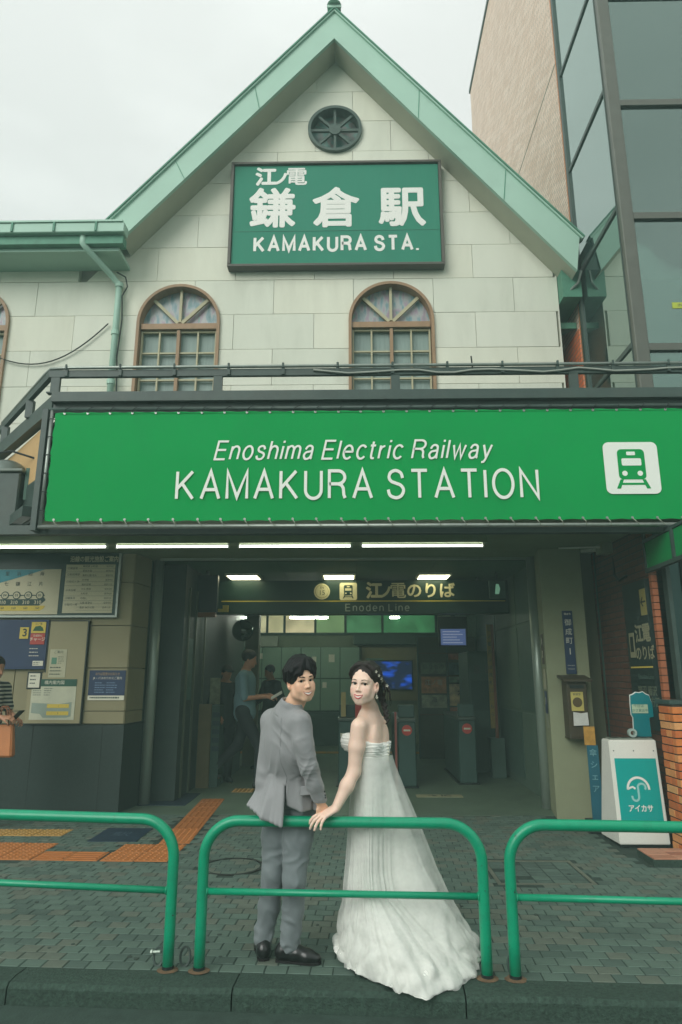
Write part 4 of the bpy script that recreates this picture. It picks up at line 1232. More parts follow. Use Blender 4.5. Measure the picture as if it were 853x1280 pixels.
def interior():
    M_lamp = emit('ceiling_panel_light', (232, 228, 190), 4.5)
    labs = ['leftmost of three square ceiling lights behind the entrance', 'middle of three square ceiling lights behind the entrance', 'rightmost of three square ceiling lights behind the entrance']
    for (x, lb) in zip((-1.725, -.224, 1.257), labs):
        t = thing('ceiling_light', lb, 'light', (x, 10.5, 3.1), group='ceiling lights behind the entrance')
        b = BM(); box(b, x - .26, x + .26, 10.27, 10.75, 3.085, 3.119); obj('frame', b, M_white, t)
        b = BM(); box(b, x - .23, x + .23, 10.30, 10.72, 3.078, 3.0845); obj('diffuser', b, M_lamp, t)
    # hanging line sign
    s = thing('hanging_sign', 'long dark green hanging sign with train symbol and yellow line', 'sign', (0, 10.7, 2.53))
    M_dg = mat('sign_dark_green', (20, 46, 38), .35, var=.06)
    b = BM(); box(b, -2.55, 2.45, 10.7, 10.95, 2.535, 3.06); obj('box', b, M_dg, s)
    b = BM(); box(b, -2.1, 2.40, 10.694, 10.6995, 2.725, 2.739); obj('stripe', b, mat('stripe_yellow', (196, 178, 60), .4), s)
    M_lit = mat('sign_cream_print', (196, 190, 150), .45, var=.02)
    y = 10.693
    b = BM(); prism(b, arc(-.50, 2.885, .128, 0, 360, 28)[:-1], y - .004, y + .005); obj('station_number_disc', b, M_lit, s)
    b = BM(); prism(b, arc(-.50, 2.885, .106, 0, 360, 28)[:-1], y - .006, y - .0042); obj('station_number_ring', b, mat('ring_ochre', (150, 142, 84), .5), s)
    b = BM(); prism(b, arc(-.50, 2.885, .098, 0, 360, 28)[:-1], y - .0075, y - .0062); obj('station_number_face', b, M_lit, s)
    text('EN', (-.50, y - .008, 2.945), .05, M_dg, s, ext=.0004)
    text('15', (-.50, y - .008, 2.862), .105, M_dg, s, ext=.0004)
    train_icon(s, -.08, 2.885, y, .138, M_lit, M_dg)
    text('江', (.335, y, 2.882), .27, M_lit, s, fat=.012, ext=.001)
    text('ノ', (.525, y, 2.865), .2, M_lit, s, fat=.012, ext=.001)
    text('電', (.71, y, 2.882), .27, M_lit, s, fat=.003, ext=.001)
    text('のりば', (1.235, y, 2.882), .255, M_lit, s, fat=.006, ext=.001, width=.76)
    letters('Enoden Line', .38, 2.578, y, .105, 1.0, .13, mat('sign_grey_print', (140, 152, 138), .5), s, gap=.24)
    b = BM()
    for x in (-2.0, 0, 2.0): box(b, x - .02, x + .02, 10.8, 10.84, 3.061, 3.119)
    obj('bracket', b, M_steel, s)
    # dark hanging board at left
    s = thing('hanging_board', 'dark blue hanging board with red and yellow lower edge at left', 'sign', (-2.25, 10.0, 2.45))
    b = BM(); box(b, -2.38, -2.03, 10.0, 10.1, 2.5, 3.05); obj('board', b, mat('board_navy_dark', (24, 44, 48), .4), s)
    b = BM(); box(b, -2.38, -2.05, 9.99, 10.1, 2.43, 2.495); obj('red_band', b, mat('band_red', (130, 84, 52), .5), s)
    b = BM(); box(b, -1.98, -1.9, 10.2, 10.26, 2.52, 2.62); box(b, -2.06, -1.98, 10.2, 10.26, 2.52, 2.565); obj('yellow_tab', b, M_yellow, s)
    b = BM(); box(b, -2.22, -2.18, 10.04, 10.08, 3.051, 3.119); obj('hanger', b, M_steel, s)
    # left partitions, ticket window and counter
    p = thing('ticket_office', 'dark ticket office partition with slim pale trim along the left inside', 'kiosk', (-2.5, 10.5, 0))
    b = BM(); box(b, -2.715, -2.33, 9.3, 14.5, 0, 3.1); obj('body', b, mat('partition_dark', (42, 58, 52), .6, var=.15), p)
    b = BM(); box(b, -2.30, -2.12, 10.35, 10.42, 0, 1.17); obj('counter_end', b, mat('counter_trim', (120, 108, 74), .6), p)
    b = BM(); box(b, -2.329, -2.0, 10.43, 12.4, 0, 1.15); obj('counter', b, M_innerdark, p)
    for z in (.5, .62, .74, .86, .98):
        b = BM(); box(b, -2.10, -1.995, 10.40, 10.428, z, z + .07); obj('louvre', b, mat('louvre_blue', (44, 66, 72), .5), p)
    for x, yy in ((-2.325, 9.5), (-2.325, 9.95), (-2.30, 10.45)):
        b = BM(); box(b, x - .004, x + .02, yy, yy + .05, 0, 2.8); obj('trim', b, mat('partition_trim', (88, 96, 76), .5), p)
    b = BM(); box(b, -2.345, -2.326, 9.56, 9.9, 1.25, 2.1); obj('poster', b, mat('poster_teal', (70, 102, 92), .6, var=.25, vscale=9), p)
    b = BM(); box(b, -2.735, -2.70, 9.18, 9.5, 1.0, 2.6); obj('poster', b, mat('poster_greens', (88, 108, 88), .6, var=.25, vscale=9), p)
    b = BM(); box(b, -2.2, -2.05, 10.6, 10.66, 1.16, 1.55); obj('display', b, mat('display_pale', (124, 130, 104), .5, var=.4, vscale=14), p)
    # central column with convex mirror
    c = thing('column', 'slim cream column behind the walking commuters', 'column', (-1.9, 12.9, 0))
    b = BM(); box(b, -2.03, -1.78, 12.8, 13.05, 0, 3.119, bev=.01); obj('shaft', b, mat('column_cream', (112, 114, 88), .6, var=.05), c)
    m = thing('convex_mirror', 'round dark convex mirror fixed high on the slim column', 'mirror', (-2.05, 12.6, 2.35))
    b = BM(); bmesh.ops.create_uvsphere(b, u_segments=24, v_segments=14, radius=.2, matrix=Matrix.Translation((-2.06, 12.62, 2.40)))
    obj('dome', b, mat('mirror_dark', (110, 120, 112), .06, metal=1.0, var=.0), m, smooth=True)
    b = BM(); tube(b, [(-2.0, 12.7, 2.40), (-1.95, 12.8, 2.40)], .03, 8); obj('arm', b, M_steel, m)
    # back wall: clerestory windows, pale cabinets, notice boards, screen
    Y = 16.99
    cw = thing('clerestory_window', 'strip of lit high windows along the back wall of the concourse', 'window', (-.8, Y, 2.6))
    b = BM(); box(b, -3.8 + 1.1, 2.3, Y - .08, Y - .001, 2.56, 2.62); box(b, -2.7, 2.3, Y - .08, Y - .001, 3.05, 3.10); obj('frame', b, M_innerdark, cw)
    glows = [(232, 226, 180, .42), (226, 220, 170, .40), (226, 214, 168, .42), (150, 190, 130, .30), (96, 170, 116, .26), (90, 178, 116, .26)]
    xs = [-2.7, -2.1, -1.75, -.95, .25, .32, 2.1]
    xs = [-2.7, -2.15, -1.72, -.95, -.2, .72, 2.05]
    for i, gcol in enumerate(glows):
        b = BM(); box(b, xs[i] + .03, xs[i + 1] - .03, Y - .05, Y - .03, 2.625, 3.045); obj('pane', b, litpane('lit_pane_%d' % i, gcol[:3], gcol[3] * .62), cw)
        b = BM(); box(b, xs[i + 1] - .028, xs[i + 1] + .028, Y - .09, Y - .001, 2.625, 3.045); obj('mullion', b, M_innerdark, cw)
    for x0, x1, lb in ((-2.3, -2.0, 'short pale tube light behind the convex mirror'), (-1.35, -.55, 'pale tube light below the green hanging sign, left of centre'), (.78, .98, 'tiny pale tube light before the green lit window')):
        t = thing('tube_lamp', lb, 'light', ((x0 + x1) / 2, 14.5, 2.9))
        b = BM(); tube(b, [(x0, 14.5, 2.79), (x1, 14.5, 2.79)], .02, 8); obj('tube', b, emit('tube_far', (240, 248, 230), 45), t)
        b = BM(); box(b, x0, x1, 14.47, 14.53, 2.812, 2.85); obj('fitting', b, M_white, t)
        b = BM(); box(b, (x0 + x1) / 2 - .01, (x0 + x1) / 2 + .01, 14.49, 14.51, 2.85, 3.119); obj('hanger', b, M_steel, t)
    bd = thing('header_beam', 'dark beam under the lit green windows at the back', 'beam', (1.0, 16.8, 2.3))
    b = BM(); box(b, .0, 2.35, 16.6, 16.9, 2.32, 2.55, bev=.01); obj('beam', b, M_innerdark, bd)
    # lockers left of centre
    lk = thing('locker_bank', 'bank of pale green lockers along the back wall', 'lockers', (-1.2, 16.7, 0))
    M_lk = mat('locker_green', (126, 156, 132), .5, var=.05)
    b = BM(); box(b, -2.7, .15, 16.62, 16.98, .75, 2.26); obj('case', b, M_innerdark, lk)
    b = BM(); box(b, -2.7, .15, 16.55, 16.98, 0, .74); obj('base', b, mat('locker_base', (60, 84, 76), .5), lk)
    b = BM(); box(b, -2.7, -1.85, 16.60, 16.98, 2.27, 2.52); obj('top_panel', b, mat('panel_pale', (150, 160, 142), .5), lk)
    for i in range(6):
        for j in range(2):
            x = -2.68 + i * .472; z = .78 + j * .75
            b = BM(); box(b, x, x + .455, 16.59, 16.619, z, z + .72, bev=.005); obj('door', b, M_lk, lk)
    for (x, z, s_, mm) in ((-2.5, 1.95, .12, M_paper), (-2.3, 1.98, .1, M_paper), (-.6, 1.9, .14, M_paper), (-.75, 1.3, .1, M_paper), (-1.0, 1.9, .1, M_paper)):
        b = BM(); box(b, x, x + s_, 16.582, 16.588, z, z + s_ * 1.3); obj('sticker', b, mm, lk)
    bd = thing('notice_board', 'cream wall panel with pale poster around the blue screen', 'board', (.8, 16.9, .9))
    b = BM(); box(b, .2, 1.95, 16.9, 16.98, 1.0, 2.28); obj('panel', b, mat('cream_panel', (146, 142, 106), .6, var=.04), bd)
    b = BM(); box(b, .3, .72, 16.88, 16.899, 1.2, 2.0); obj('poster', b, mat('poster_mint', (120, 148, 126), .6, var=.12), bd)
    tv = thing('wall_screen', 'dark wall screen showing a blue picture beside the bride', 'screen', (.95, 16.85, 1.25))
    b = BM(); box(b, .42, 1.44, 16.82, 16.879, 1.24, 1.95, bev=.008); obj('case', b, M_black, tv)
    b = BM(); box(b, .45, 1.41, 16.815, 16.819, 1.27, 1.92)
    scr = bpy.data.materials.new('screen_picture'); scr.use_nodes = True
    tt = scr.node_tree; bs = tt.nodes['Principled BSDF']
    co = tt.nodes.new('ShaderNodeTexCoord'); nz = tt.nodes.new('ShaderNodeTexNoise'); nz.inputs['Scale'].default_value = 2.2
    mpn = tt.nodes.new('ShaderNodeMapping'); mpn.inputs['Scale'].default_value = (1, 1, 2.6); mpn.inputs['Location'].default_value = (.35, 0, .9)
    tt.links.new(co.outputs['Object'], mpn.inputs['Vector']); tt.links.new(mpn.outputs[0], nz.inputs['Vector'])
    rp = tt.nodes.new('ShaderNodeValToRGB')
    rp.color_ramp.elements[0].position = .50; rp.color_ramp.elements[0].color = lin((12, 30, 60)) + [1]
    rp.color_ramp.elements[1].position = .66; rp.color_ramp.elements[1].color = lin((20, 90, 220)) + [1]
    tt.links.new(nz.outputs['Fac'], rp.inputs['Fac'])
    tt.links.new(rp.outputs[0], bs.inputs['Emission Color']); bs.inputs['Emission Strength'].default_value = .45
    bs.inputs['Base Color'].default_value = (.01, .02, .03, 1)
    obj('picture', b, scr, tv)
    # ticket gates
    M_gate = mat('gate_dark', (52, 78, 72), .4, var=.1)
    M_gtop = mat('gate_top', (70, 84, 78), .35, var=.1)
    def gate(x, y, labels, x_ret=False, red=True):
        g = thing('ticket_gate', labels, 'ticket gate', (x, y, 0), group='ticket gates across the concourse')
        b = BM(); box(b, x - .13, x + .13, y, y + 1.7, .02, .92, bev=.015); obj('cabinet', b, M_gate, g)
        b = BM(); box(b, x - .14, x + .14, y - .02, y + 1.72, .921, .97, bev=.01); obj('top', b, M_gtop, g)
        b = BM(); box(b, x - .12, x + .12, y + .05, y + .1, .971, 1.16, bev=.01); obj('reader', b, M_gate, g)
        b = BM(); box(b, x - .16, x + .16, y - .01, y + 1.7, 0, .019); obj('base', b, M_black, g)
        if red:
            b = BM(); prism(b, arc(x, .80, .075, 0, 360, 20)[:-1], y - .012, y - .001); obj('no_entry_disc', b, mat('gate_red', (186, 70, 60), .5), g)
            b = BM(); box(b, x - .05, x + .05, y - .016, y - .0125, .787, .813); obj('no_entry_bar', b, M_paper, g)
        return g
    g1 = gate(.78, 10.4, 'ticket gate with red no entry sign just right of the bride')
    b = BM(); box(b, .60, .632, 10.38, 10.42, 0, 1.06); obj('side_rail', b, mat('rail_pinkred', (140, 78, 70), .5), g1)
    g2 = gate(1.72, 10.75, 'ticket gate with red no entry sign nearest the pole banner')
    g3 = gate(-.10, 10.5, 'ticket gate between the groom and the bride', red=False)
    b = BM(); box(b, -.19, -.12, 10.44, 10.48, .99, 1.34); obj('card_reader', b, mat('reader_brass', (150, 136, 88), .4, metal=.3), g3)
    b = BM(); box(b, .02, .22, 10.5, 10.54, .9, 1.22); obj('red_panel', b, M_red, g3)
    for z in (.62, .7):
        b = BM(); box(b, -.2, -.06, 10.485, 10.498, z, z + .05); obj('sticker', b, M_paper, g3)
    # far yellow platform strip
    ys = thing('tactile_strip', 'ochre tactile strip crossing the floor beyond the ticket gates', 'tactile paving', (0, 15, 0))
    for i in range(18):
        b = BM(); box(b, -2.6 + i * .29, -2.6 + i * .29 + .28, 14.85, 15.13, 0, .012); obj('tile', b, mat('tactile_far', (176, 130, 62), .6, var=.1), ys)
    # right: shelves of posters, monitor, pole banner
    pr = thing('poster_rack', 'rack of colourful posters and leaflets behind the ticket gates', 'rack', (2.0, 14, 0))
    b = BM(); box(b, 1.3, 2.49, 14.0, 14.2, 0, 2.35); obj('back', b, mat('rack_back', (74, 84, 66), .6), pr)
    cols = [(130, 150, 128), (206, 150, 106), (170, 180, 152), (190, 120, 92), (84, 120, 126), (140, 166, 140), (214, 196, 156), (160, 108, 90)]
    k = 0
    for (x, z, wd, ht) in ((1.36, 1.62, .5, .22), (1.36, 1.24, .5, .34), (1.36, .96, .5, .25), (1.92, 1.9, .55, .12), (1.92, 1.60, .55, .24), (1.92, 1.45, .55, .12), (1.92, 1.0, .55, .42), (1.92, .86, .55, .11)):
        mm = mat('rack_poster_%d' % k, cols[k % len(cols)], .6, var=.5, vscale=9)
        b = BM(); box(b, x, x + wd, 13.97, 13.999, z, z + ht); obj('poster', b, mm, pr)
        text(['のりもの', '江ノ電', '海', '湘南', '鎌倉', 'えのすい', '大仏', '観光'][k], (x + wd / 2, 13.968, z + ht * .6), min(.12, ht * .5), M_paper if k % 2 else M_ink, pr, ext=.0005)
        k += 1
    for x in (1.3, 1.89, 2.48):
        b = BM(); box(b, x - .012, x + .012, 13.95, 14.0, 0, 2.35); obj('upright', b, M_innerdark, pr)
    for z in (.84, 1.58, 2.03):
        b = BM(); box(b, 1.312, 2.468, 13.93, 13.969, z - .015, z); obj('shelf', b, mat('shelf_brown', (90, 66, 46), .6), pr)
    mo = thing('monitor', 'small glowing departure monitor above the poster rack', 'screen', (2.05, 13.8, 2.1))
    b = BM(); box(b, 1.72, 2.3, 13.8, 13.9, 2.15, 2.75, bev=.01); obj('case', b, M_black, mo)
    b = BM(); box(b, 1.76, 2.26, 13.795, 13.799, 2.18, 2.5); obj('picture', b, emit('monitor_blue', (96, 116, 170), .28), mo)
    for i in range(5):
        b = BM(); box(b, 1.8, 2.2 - .06 * (i % 3), 13.792, 13.7945, 2.22 + i * .055, 2.235 + i * .055); obj('text_row', b, emit('monitor_text', (176, 186, 200), .3), mo)
    b = BM(); box(b, 1.98, 2.06, 13.84, 13.88, 2.75, 3.119); obj('hanger', b, M_steel, mo)
    pb = thing('pole_banner', 'tall narrow brown and ochre sign strip beside the ticket gates', 'sign', (2.25, 11.5, 0))
    b = BM(); box(b, 2.235, 2.305, 11.5, 11.53, .75, 2.42); obj('strip', b, mat('strip_ochre', (142, 122, 62), .6, var=.2, vscale=20), pb)
    b = BM(); box(b, 2.306, 2.35, 11.49, 11.55, .6, 2.42); obj('pole', b, mat('strip_red', (120, 72, 50), .6), pb)
    b = BM(); box(b, 2.2, 2.42, 11.4, 11.62, 0, .6); obj('foot', b, M_innerdark, pb)
    for i, ch in enumerate('江ノ電のりば改札口こちら'):
        text(ch, (2.27, 11.498, 2.34 - i * .125), .07, M_innerdark, pb, ext=.0005)
    vm = thing('fare_machine', 'tall dark fare machine along the right inside wall', 'machine', (2.35, 10, 0))
    b = BM(); box(b, 2.0, 2.499, 12.1, 13.2, 0, 2.0, bev=.02); obj('body', b, M_innerdark, vm)
    b = BM(); box(b, 2.03, 2.47, 12.085, 12.099, 1.0, 1.5); obj('front', b, M_gate, vm)
    for (x, z) in ((2.1, 1.62), (2.3, 1.62)):
        b = BM(); box(b, x, x + .1, 12.085, 12.099, z, z + .14); obj('button_plate', b, M_gtop, vm)
    for x, z, lb in ((.95, 2.84, 'small warm spotlight left of the pair before the green window'), (1.22, 2.84, 'small warm spotlight right of the pair before the green window'), (1.78, 2.86, 'small warm spotlight above the departure monitor')):
        t = thing('spotlight', lb, 'light', (x, 14.2, z))
        b = BM(); bmesh.ops.create_uvsphere(b, u_segments=10, v_segments=6, radius=.03, matrix=Matrix.Translation((x, 13.3, z))); obj('bulb', b, emit('warm_bulb', (240, 220, 150), 2.5), t)
        b = BM(); tube(b, [(x, 13.3, z + .03), (x, 13.3, 3.119)], .008, 5); obj('stem', b, M_steel, t)
    # notices on the right pillar's inner face
    def side_notice(p, q, z0, z1, mm, lab, body=None):
        # between (x,y) p and q on the pillar's left face
        t = thing('side_notice', lab, 'notice', (p[0], p[1], z0))
        d = Vector((q[0] - p[0], q[1] - p[1], 0)); n_ = Vector((-d.y, d.x, 0)).normalized()
        if n_.x > 0: n_ = -n_
        a, c_ = Vector((*p, 0)) + n_ * .004, Vector((*q, 0)) + n_ * .004
        a2, c2 = a + n_ * .006, c_ + n_ * .006
        b = BM(); prism(b, [(a.x, a.y), (c_.x, c_.y), (c2.x, c2.y), (a2.x, a2.y)], z0, z1, 'z'); obj('sheet', b, mm, t)
        ang = math.degrees(math.atan2(d.y, d.x)) + 180
        mid = (a2 + c2) / 2 + n_ * .0008
        if body:
            for i, ch in enumerate(body):
                text(ch, (mid.x, mid.y, z1 - (z1 - z0) * (i + .6) / (len(body) + .3)), .1, M_paper, t, rot=(90, 0, ang), ext=.0004)
    pp = lambda f: (2.30 + .14 * f, 8.27 + .83 * f)
    side_notice(pp(.18), pp(.42), 1.72, 2.08, mat('notice_brown', (84, 74, 62), .6, var=.3, vscale=14), 'brown framed notice topmost on the side of the right pillar', '休業')
    side_notice(pp(.18), pp(.42), 1.42, 1.66, mat('notice_paper', (176, 174, 146), .7), 'pale paper notice below the brown frame on the pillar side')
    side_notice(pp(.16), pp(.42), 1.14, 1.40, M_navy, 'navy notice with white print on the side of the right pillar', '①')
    side_notice(pp(.16), pp(.42), .98, 1.13, mat('notice_grey', (140, 146, 124), .7), 'grey paper notice lowest on the side of the right pillar')
    t = thing('exit_sign', 'faint green exit sign near the ceiling by the right post', 'sign', (2.1, 10.2, 2.75))
    b = BM(); box(b, 2.06, 2.3, 10.2, 10.25, 2.72, 2.98); obj('case', b, M_innerdark, t)
    b = BM(); prism(b, [(2.14, 2.78), (2.2, 2.78), (2.22, 2.86), (2.2, 2.93), (2.16, 2.93), (2.15, 2.86)], 10.19, 10.199); obj('running_figure', b, emit('exit_green', (120, 170, 140), .3), t)
    b = BM(); box(b, 2.17, 2.19, 10.22, 10.24, 2.98, 3.119); obj('hanger', b, M_steel, t)
interior()
# ------------------------------------------------------------------ brick and glass building on the right
def brickmat(name, c1, c2, mortar, scale_w, scale_h, rot=None, bumpy=.4, var=.3):
    m = bpy.data.materials.new(name); m.use_nodes = True
    t = m.node_tree; b = t.nodes['Principled BSDF']
    co = t.nodes.new('ShaderNodeTexCoord'); sp = t.nodes.new('ShaderNodeSeparateXYZ'); mp = t.nodes.new('ShaderNodeCombineXYZ')
    t.links.new(co.outputs['Object'], sp.inputs[0]); t.links.new(sp.outputs['Y'], mp.inputs['X']); t.links.new(sp.outputs['Z'], mp.inputs['Y'])
    br = t.nodes.new('ShaderNodeTexBrick')
    br.inputs['Color1'].default_value = lin(c1) + [1]; br.inputs['Color2'].default_value = lin(c2) + [1]
    br.inputs['Mortar'].default_value = lin(mortar) + [1]
    br.inputs['Scale'].default_value = 1
    br.inputs['Brick Width'].default_value = scale_w; br.inputs['Row Height'].default_value = scale_h
    br.inputs['Mortar Size'].default_value = .007; br.inputs['Bias'].default_value = 0
    t.links.new(mp.outputs[0], br.inputs['Vector'])
    nz = t.nodes.new('ShaderNodeTexNoise'); nz.inputs['Scale'].default_value = .6; nz.inputs['Detail'].default_value = 7
    t.links.new(co.outputs['Object'], nz.inputs['Vector'])
    mr = t.nodes.new('ShaderNodeMapRange'); mr.inputs['To Min'].default_value = 1 - var; mr.inputs['To Max'].default_value = 1 + var
    t.links.new(nz.outputs['Fac'], mr.inputs['Value'])
    sc = t.nodes.new('ShaderNodeVectorMath'); sc.operation = 'SCALE'
    t.links.new(br.outputs['Color'], sc.inputs[0]); t.links.new(mr.outputs[0], sc.inputs['Scale'])
    t.links.new(sc.outputs[0], b.inputs['Base Color'])
    bp = t.nodes.new('ShaderNodeBump'); bp.inputs['Strength'].default_value = bumpy; bp.inputs['Distance'].default_value = .01; bp.invert = True
    t.links.new(br.outputs['Fac'], bp.inputs['Height']); t.links.new(bp.outputs[0], b.inputs['Normal'])
    b.inputs['Roughness'].default_value = .75
    MATS[name] = m
    return m

def tower():
    X = 3.45
    t = thing('office_building', 'tall tiled office building with glass corner bay beside the station', 'building', (6, 10, 0))
    M_tile = brickmat('pale_wall_tile', (238, 214, 196), (218, 188, 166), (172, 160, 146), .235, .075, rot=(R(90), 0, R(90)), bumpy=.3, var=.12)
    b = BM(); box(b, X, X + .4, 9.30, 16.1, 3.2, 18.0); obj('tiled_wall', b, M_tile, t)
    b = BM(); box(b, X + .4, 14, 9.6, 16.1, 3.2, 17.95); obj('core', b, M_innerdark, t)
    b = BM(); box(b, X - .03, X + .45, 9.25, 16.15, 18.0, 18.12); obj('coping', b, M_steel, t)
    # corner bricks, alternately long and short
    M_q = mat('corner_brick', (206, 130, 76), .7, var=.18, vscale=5)
    b = BM()
    z = 3.3; k = 0
    while z < 18.0:
        box(b, X - .004, X + (.08 if k % 2 else .14), 9.22, 9.299, z, z + .062)
        z += .075; k += 1
    obj('corner_brick', b, M_q, t, kind='stuff')
    b = BM(); box(b, X + .001, X + .3, 9.222, 9.31, 3.2, 18.0); obj('corner_mortar', b, mat('mortar', (128, 118, 100), .9), t)
    # expansion joint
    b = BM(); box(b, X - .006, X + .01, 9.3, 16.1, 11.62, 11.64); obj('expansion_joint', b, M_joint, t)
    # glass bay: side glazing, corner mullion, front glazing
    M_gs = glassmat('bay_glass_side', (206, 222, 216), refl=.5, trans=.35, dark=(70, 96, 92))
    M_gf = glassmat('bay_glass_front', (196, 218, 210), refl=.27, trans=.85, dark=(58, 92, 86))
    YC = 7.62
    M_mull = mat('bay_mullion', (96, 98, 90), .4, var=.1, metal=.3)
    b = BM(); box(b, X - .02, X + .06, 9.13, 9.215, 3.2, 18); obj('edge_mullion', b, M_steel, t)
    b = BM(); box(b, X - .02, X + .14, YC - .14, YC + .0, 3.2, 18, bev=.01); obj('corner_mullion', b, M_mull, t)
    b = BM(); box(b, X - .03, X - .0205, YC - .05, YC - .03, 3.2, 18); obj('mullion_groove', b, M_steel, t)
    zs = [3.2, 5.55, 7.50, 9.35, 11.2, 13.05, 14.9, 16.75, 18]
    zf = [3.2, 5.45, 7.28, 9.02, 10.85, 12.7, 14.5, 16.3, 18]
    for i in range(len(zs) - 1):
        b = BM(); box(b, X + .01, X + .022, YC + .002, 9.128, zs[i] + .03, zs[i + 1] - .03); obj('side_pane', b, M_gs, t)
        b = BM(); box(b, X - .01, X + .05, YC + .001, 9.129, zs[i + 1] - .03, zs[i + 1] + .03); obj('side_bar', b, M_steel, t)
        x = X + .142
        for k in range(4):
            b = BM(); box(b, x, x + 1.75, YC - .09, YC - .078, zf[i] + .045, zf[i + 1] - .045); obj('front_pane', b, M_gf, t)
            if k: b = BM(); box(b, x - .05, x, YC - .14, YC - .05, zf[i] + .045, zf[i + 1] - .045); obj('front_mullion', b, M_mull, t)
            x += 1.8
        b = BM(); box(b, X + .141, 11, YC - .13, YC - .04, zf[i + 1] - .045, zf[i + 1] + .045); obj('front_bar', b, M_mull, t)
        b = BM(); box(b, X + .16, 11, YC + .3, 9.5, zf[i + 1] - .2, zf[i + 1] + .1); obj('floor_slab', b, mat('slab_pale', (120, 140, 134), .7, var=.05), t)
    M_in = mat('bay_interior', (190, 210, 202), .8, var=.12, vscale=1.5)
    b = BM(); box(b, X + .4, 14, 9.45, 9.598, 3.2, 18); obj('bay_back_wall', b, M_in, t)
    b = BM(); box(b, X + .3, 9, YC + .5, YC + .62, 5.5, 6.75); obj('dark_reflection_slab', b, mat('reflection_dark', (58, 84, 76), .7, var=.15), t)  # added dark slab behind the panes, standing in for a street reflection
    for x in (4.25, 4.95, 5.7):
        b = BM(); box(b, x, x + .12, 9.2, 9.44, 3.2, 18); obj('bay_column', b, mat('bay_column', (150, 166, 156), .7), t)
    for (x, z, h) in ((4.02, 9.35, .5), (4.03, 6.05, .5), (4.6, 11.4, .5)):
        b = BM(); box(b, x, x + .04, 8.4, 8.44, z, z + h); obj('bay_lamp', b, emit('bay_lamp', (236, 240, 220), 14), t)
    for (z) in (9.9, 10.6, 12.0):
        b = BM(); box(b, 3.8, 6, 9.0, 9.04, z, z + .04); obj('bay_rail', b, mat('bay_rail', (160, 150, 120), .5), t)
    for i in range(8):
        b = BM(); box(b, 3.75, 6.4, 8.6, 8.62, 9.6 + i * .14, 9.63 + i * .14); obj('blind_slat', b, mat('blind_pale', (140, 160, 154), .6), t)
    b = BM(); box(b, 3.95, 4.5, YC - .096, YC - .0905, 5.98, 6.06); obj('window_sticker', b, mat('sticker_yellowgreen', (168, 180, 60), .5), t)
    text('INFORMATION', (4.22, YC - .0965, 6.02), .06, M_ink, t, ext=.0003)
    # green lean-to roof between the two buildings
    b = BM(); prism(b, [(9.4, 6.75), (11.5, 7.5), (11.5, 7.6), (9.4, 6.85)], 3.14, 3.44, 'x'); obj('valley_roof', b, M_mintdark, t)
    b = BM(); box(b, 3.14, 3.44, 10.5, 10.6, 3.2, 7.2); obj('gap_wall', b, mat('gap_wall_green', (44, 84, 74), .8), t)
    # red brick slice below the eave
    M_rb = brickmat('red_brick_side', (224, 124, 72), (204, 108, 62), (140, 116, 96), .215, .075, rot=(R(90), 0, R(90)), bumpy=.5, var=.2)
    b = BM(); box(b, X - .012, X - .001, 9.32, 10.49, 4.2, 6.7); obj('brick_wall', b, M_rb, t)
    return t
tower()

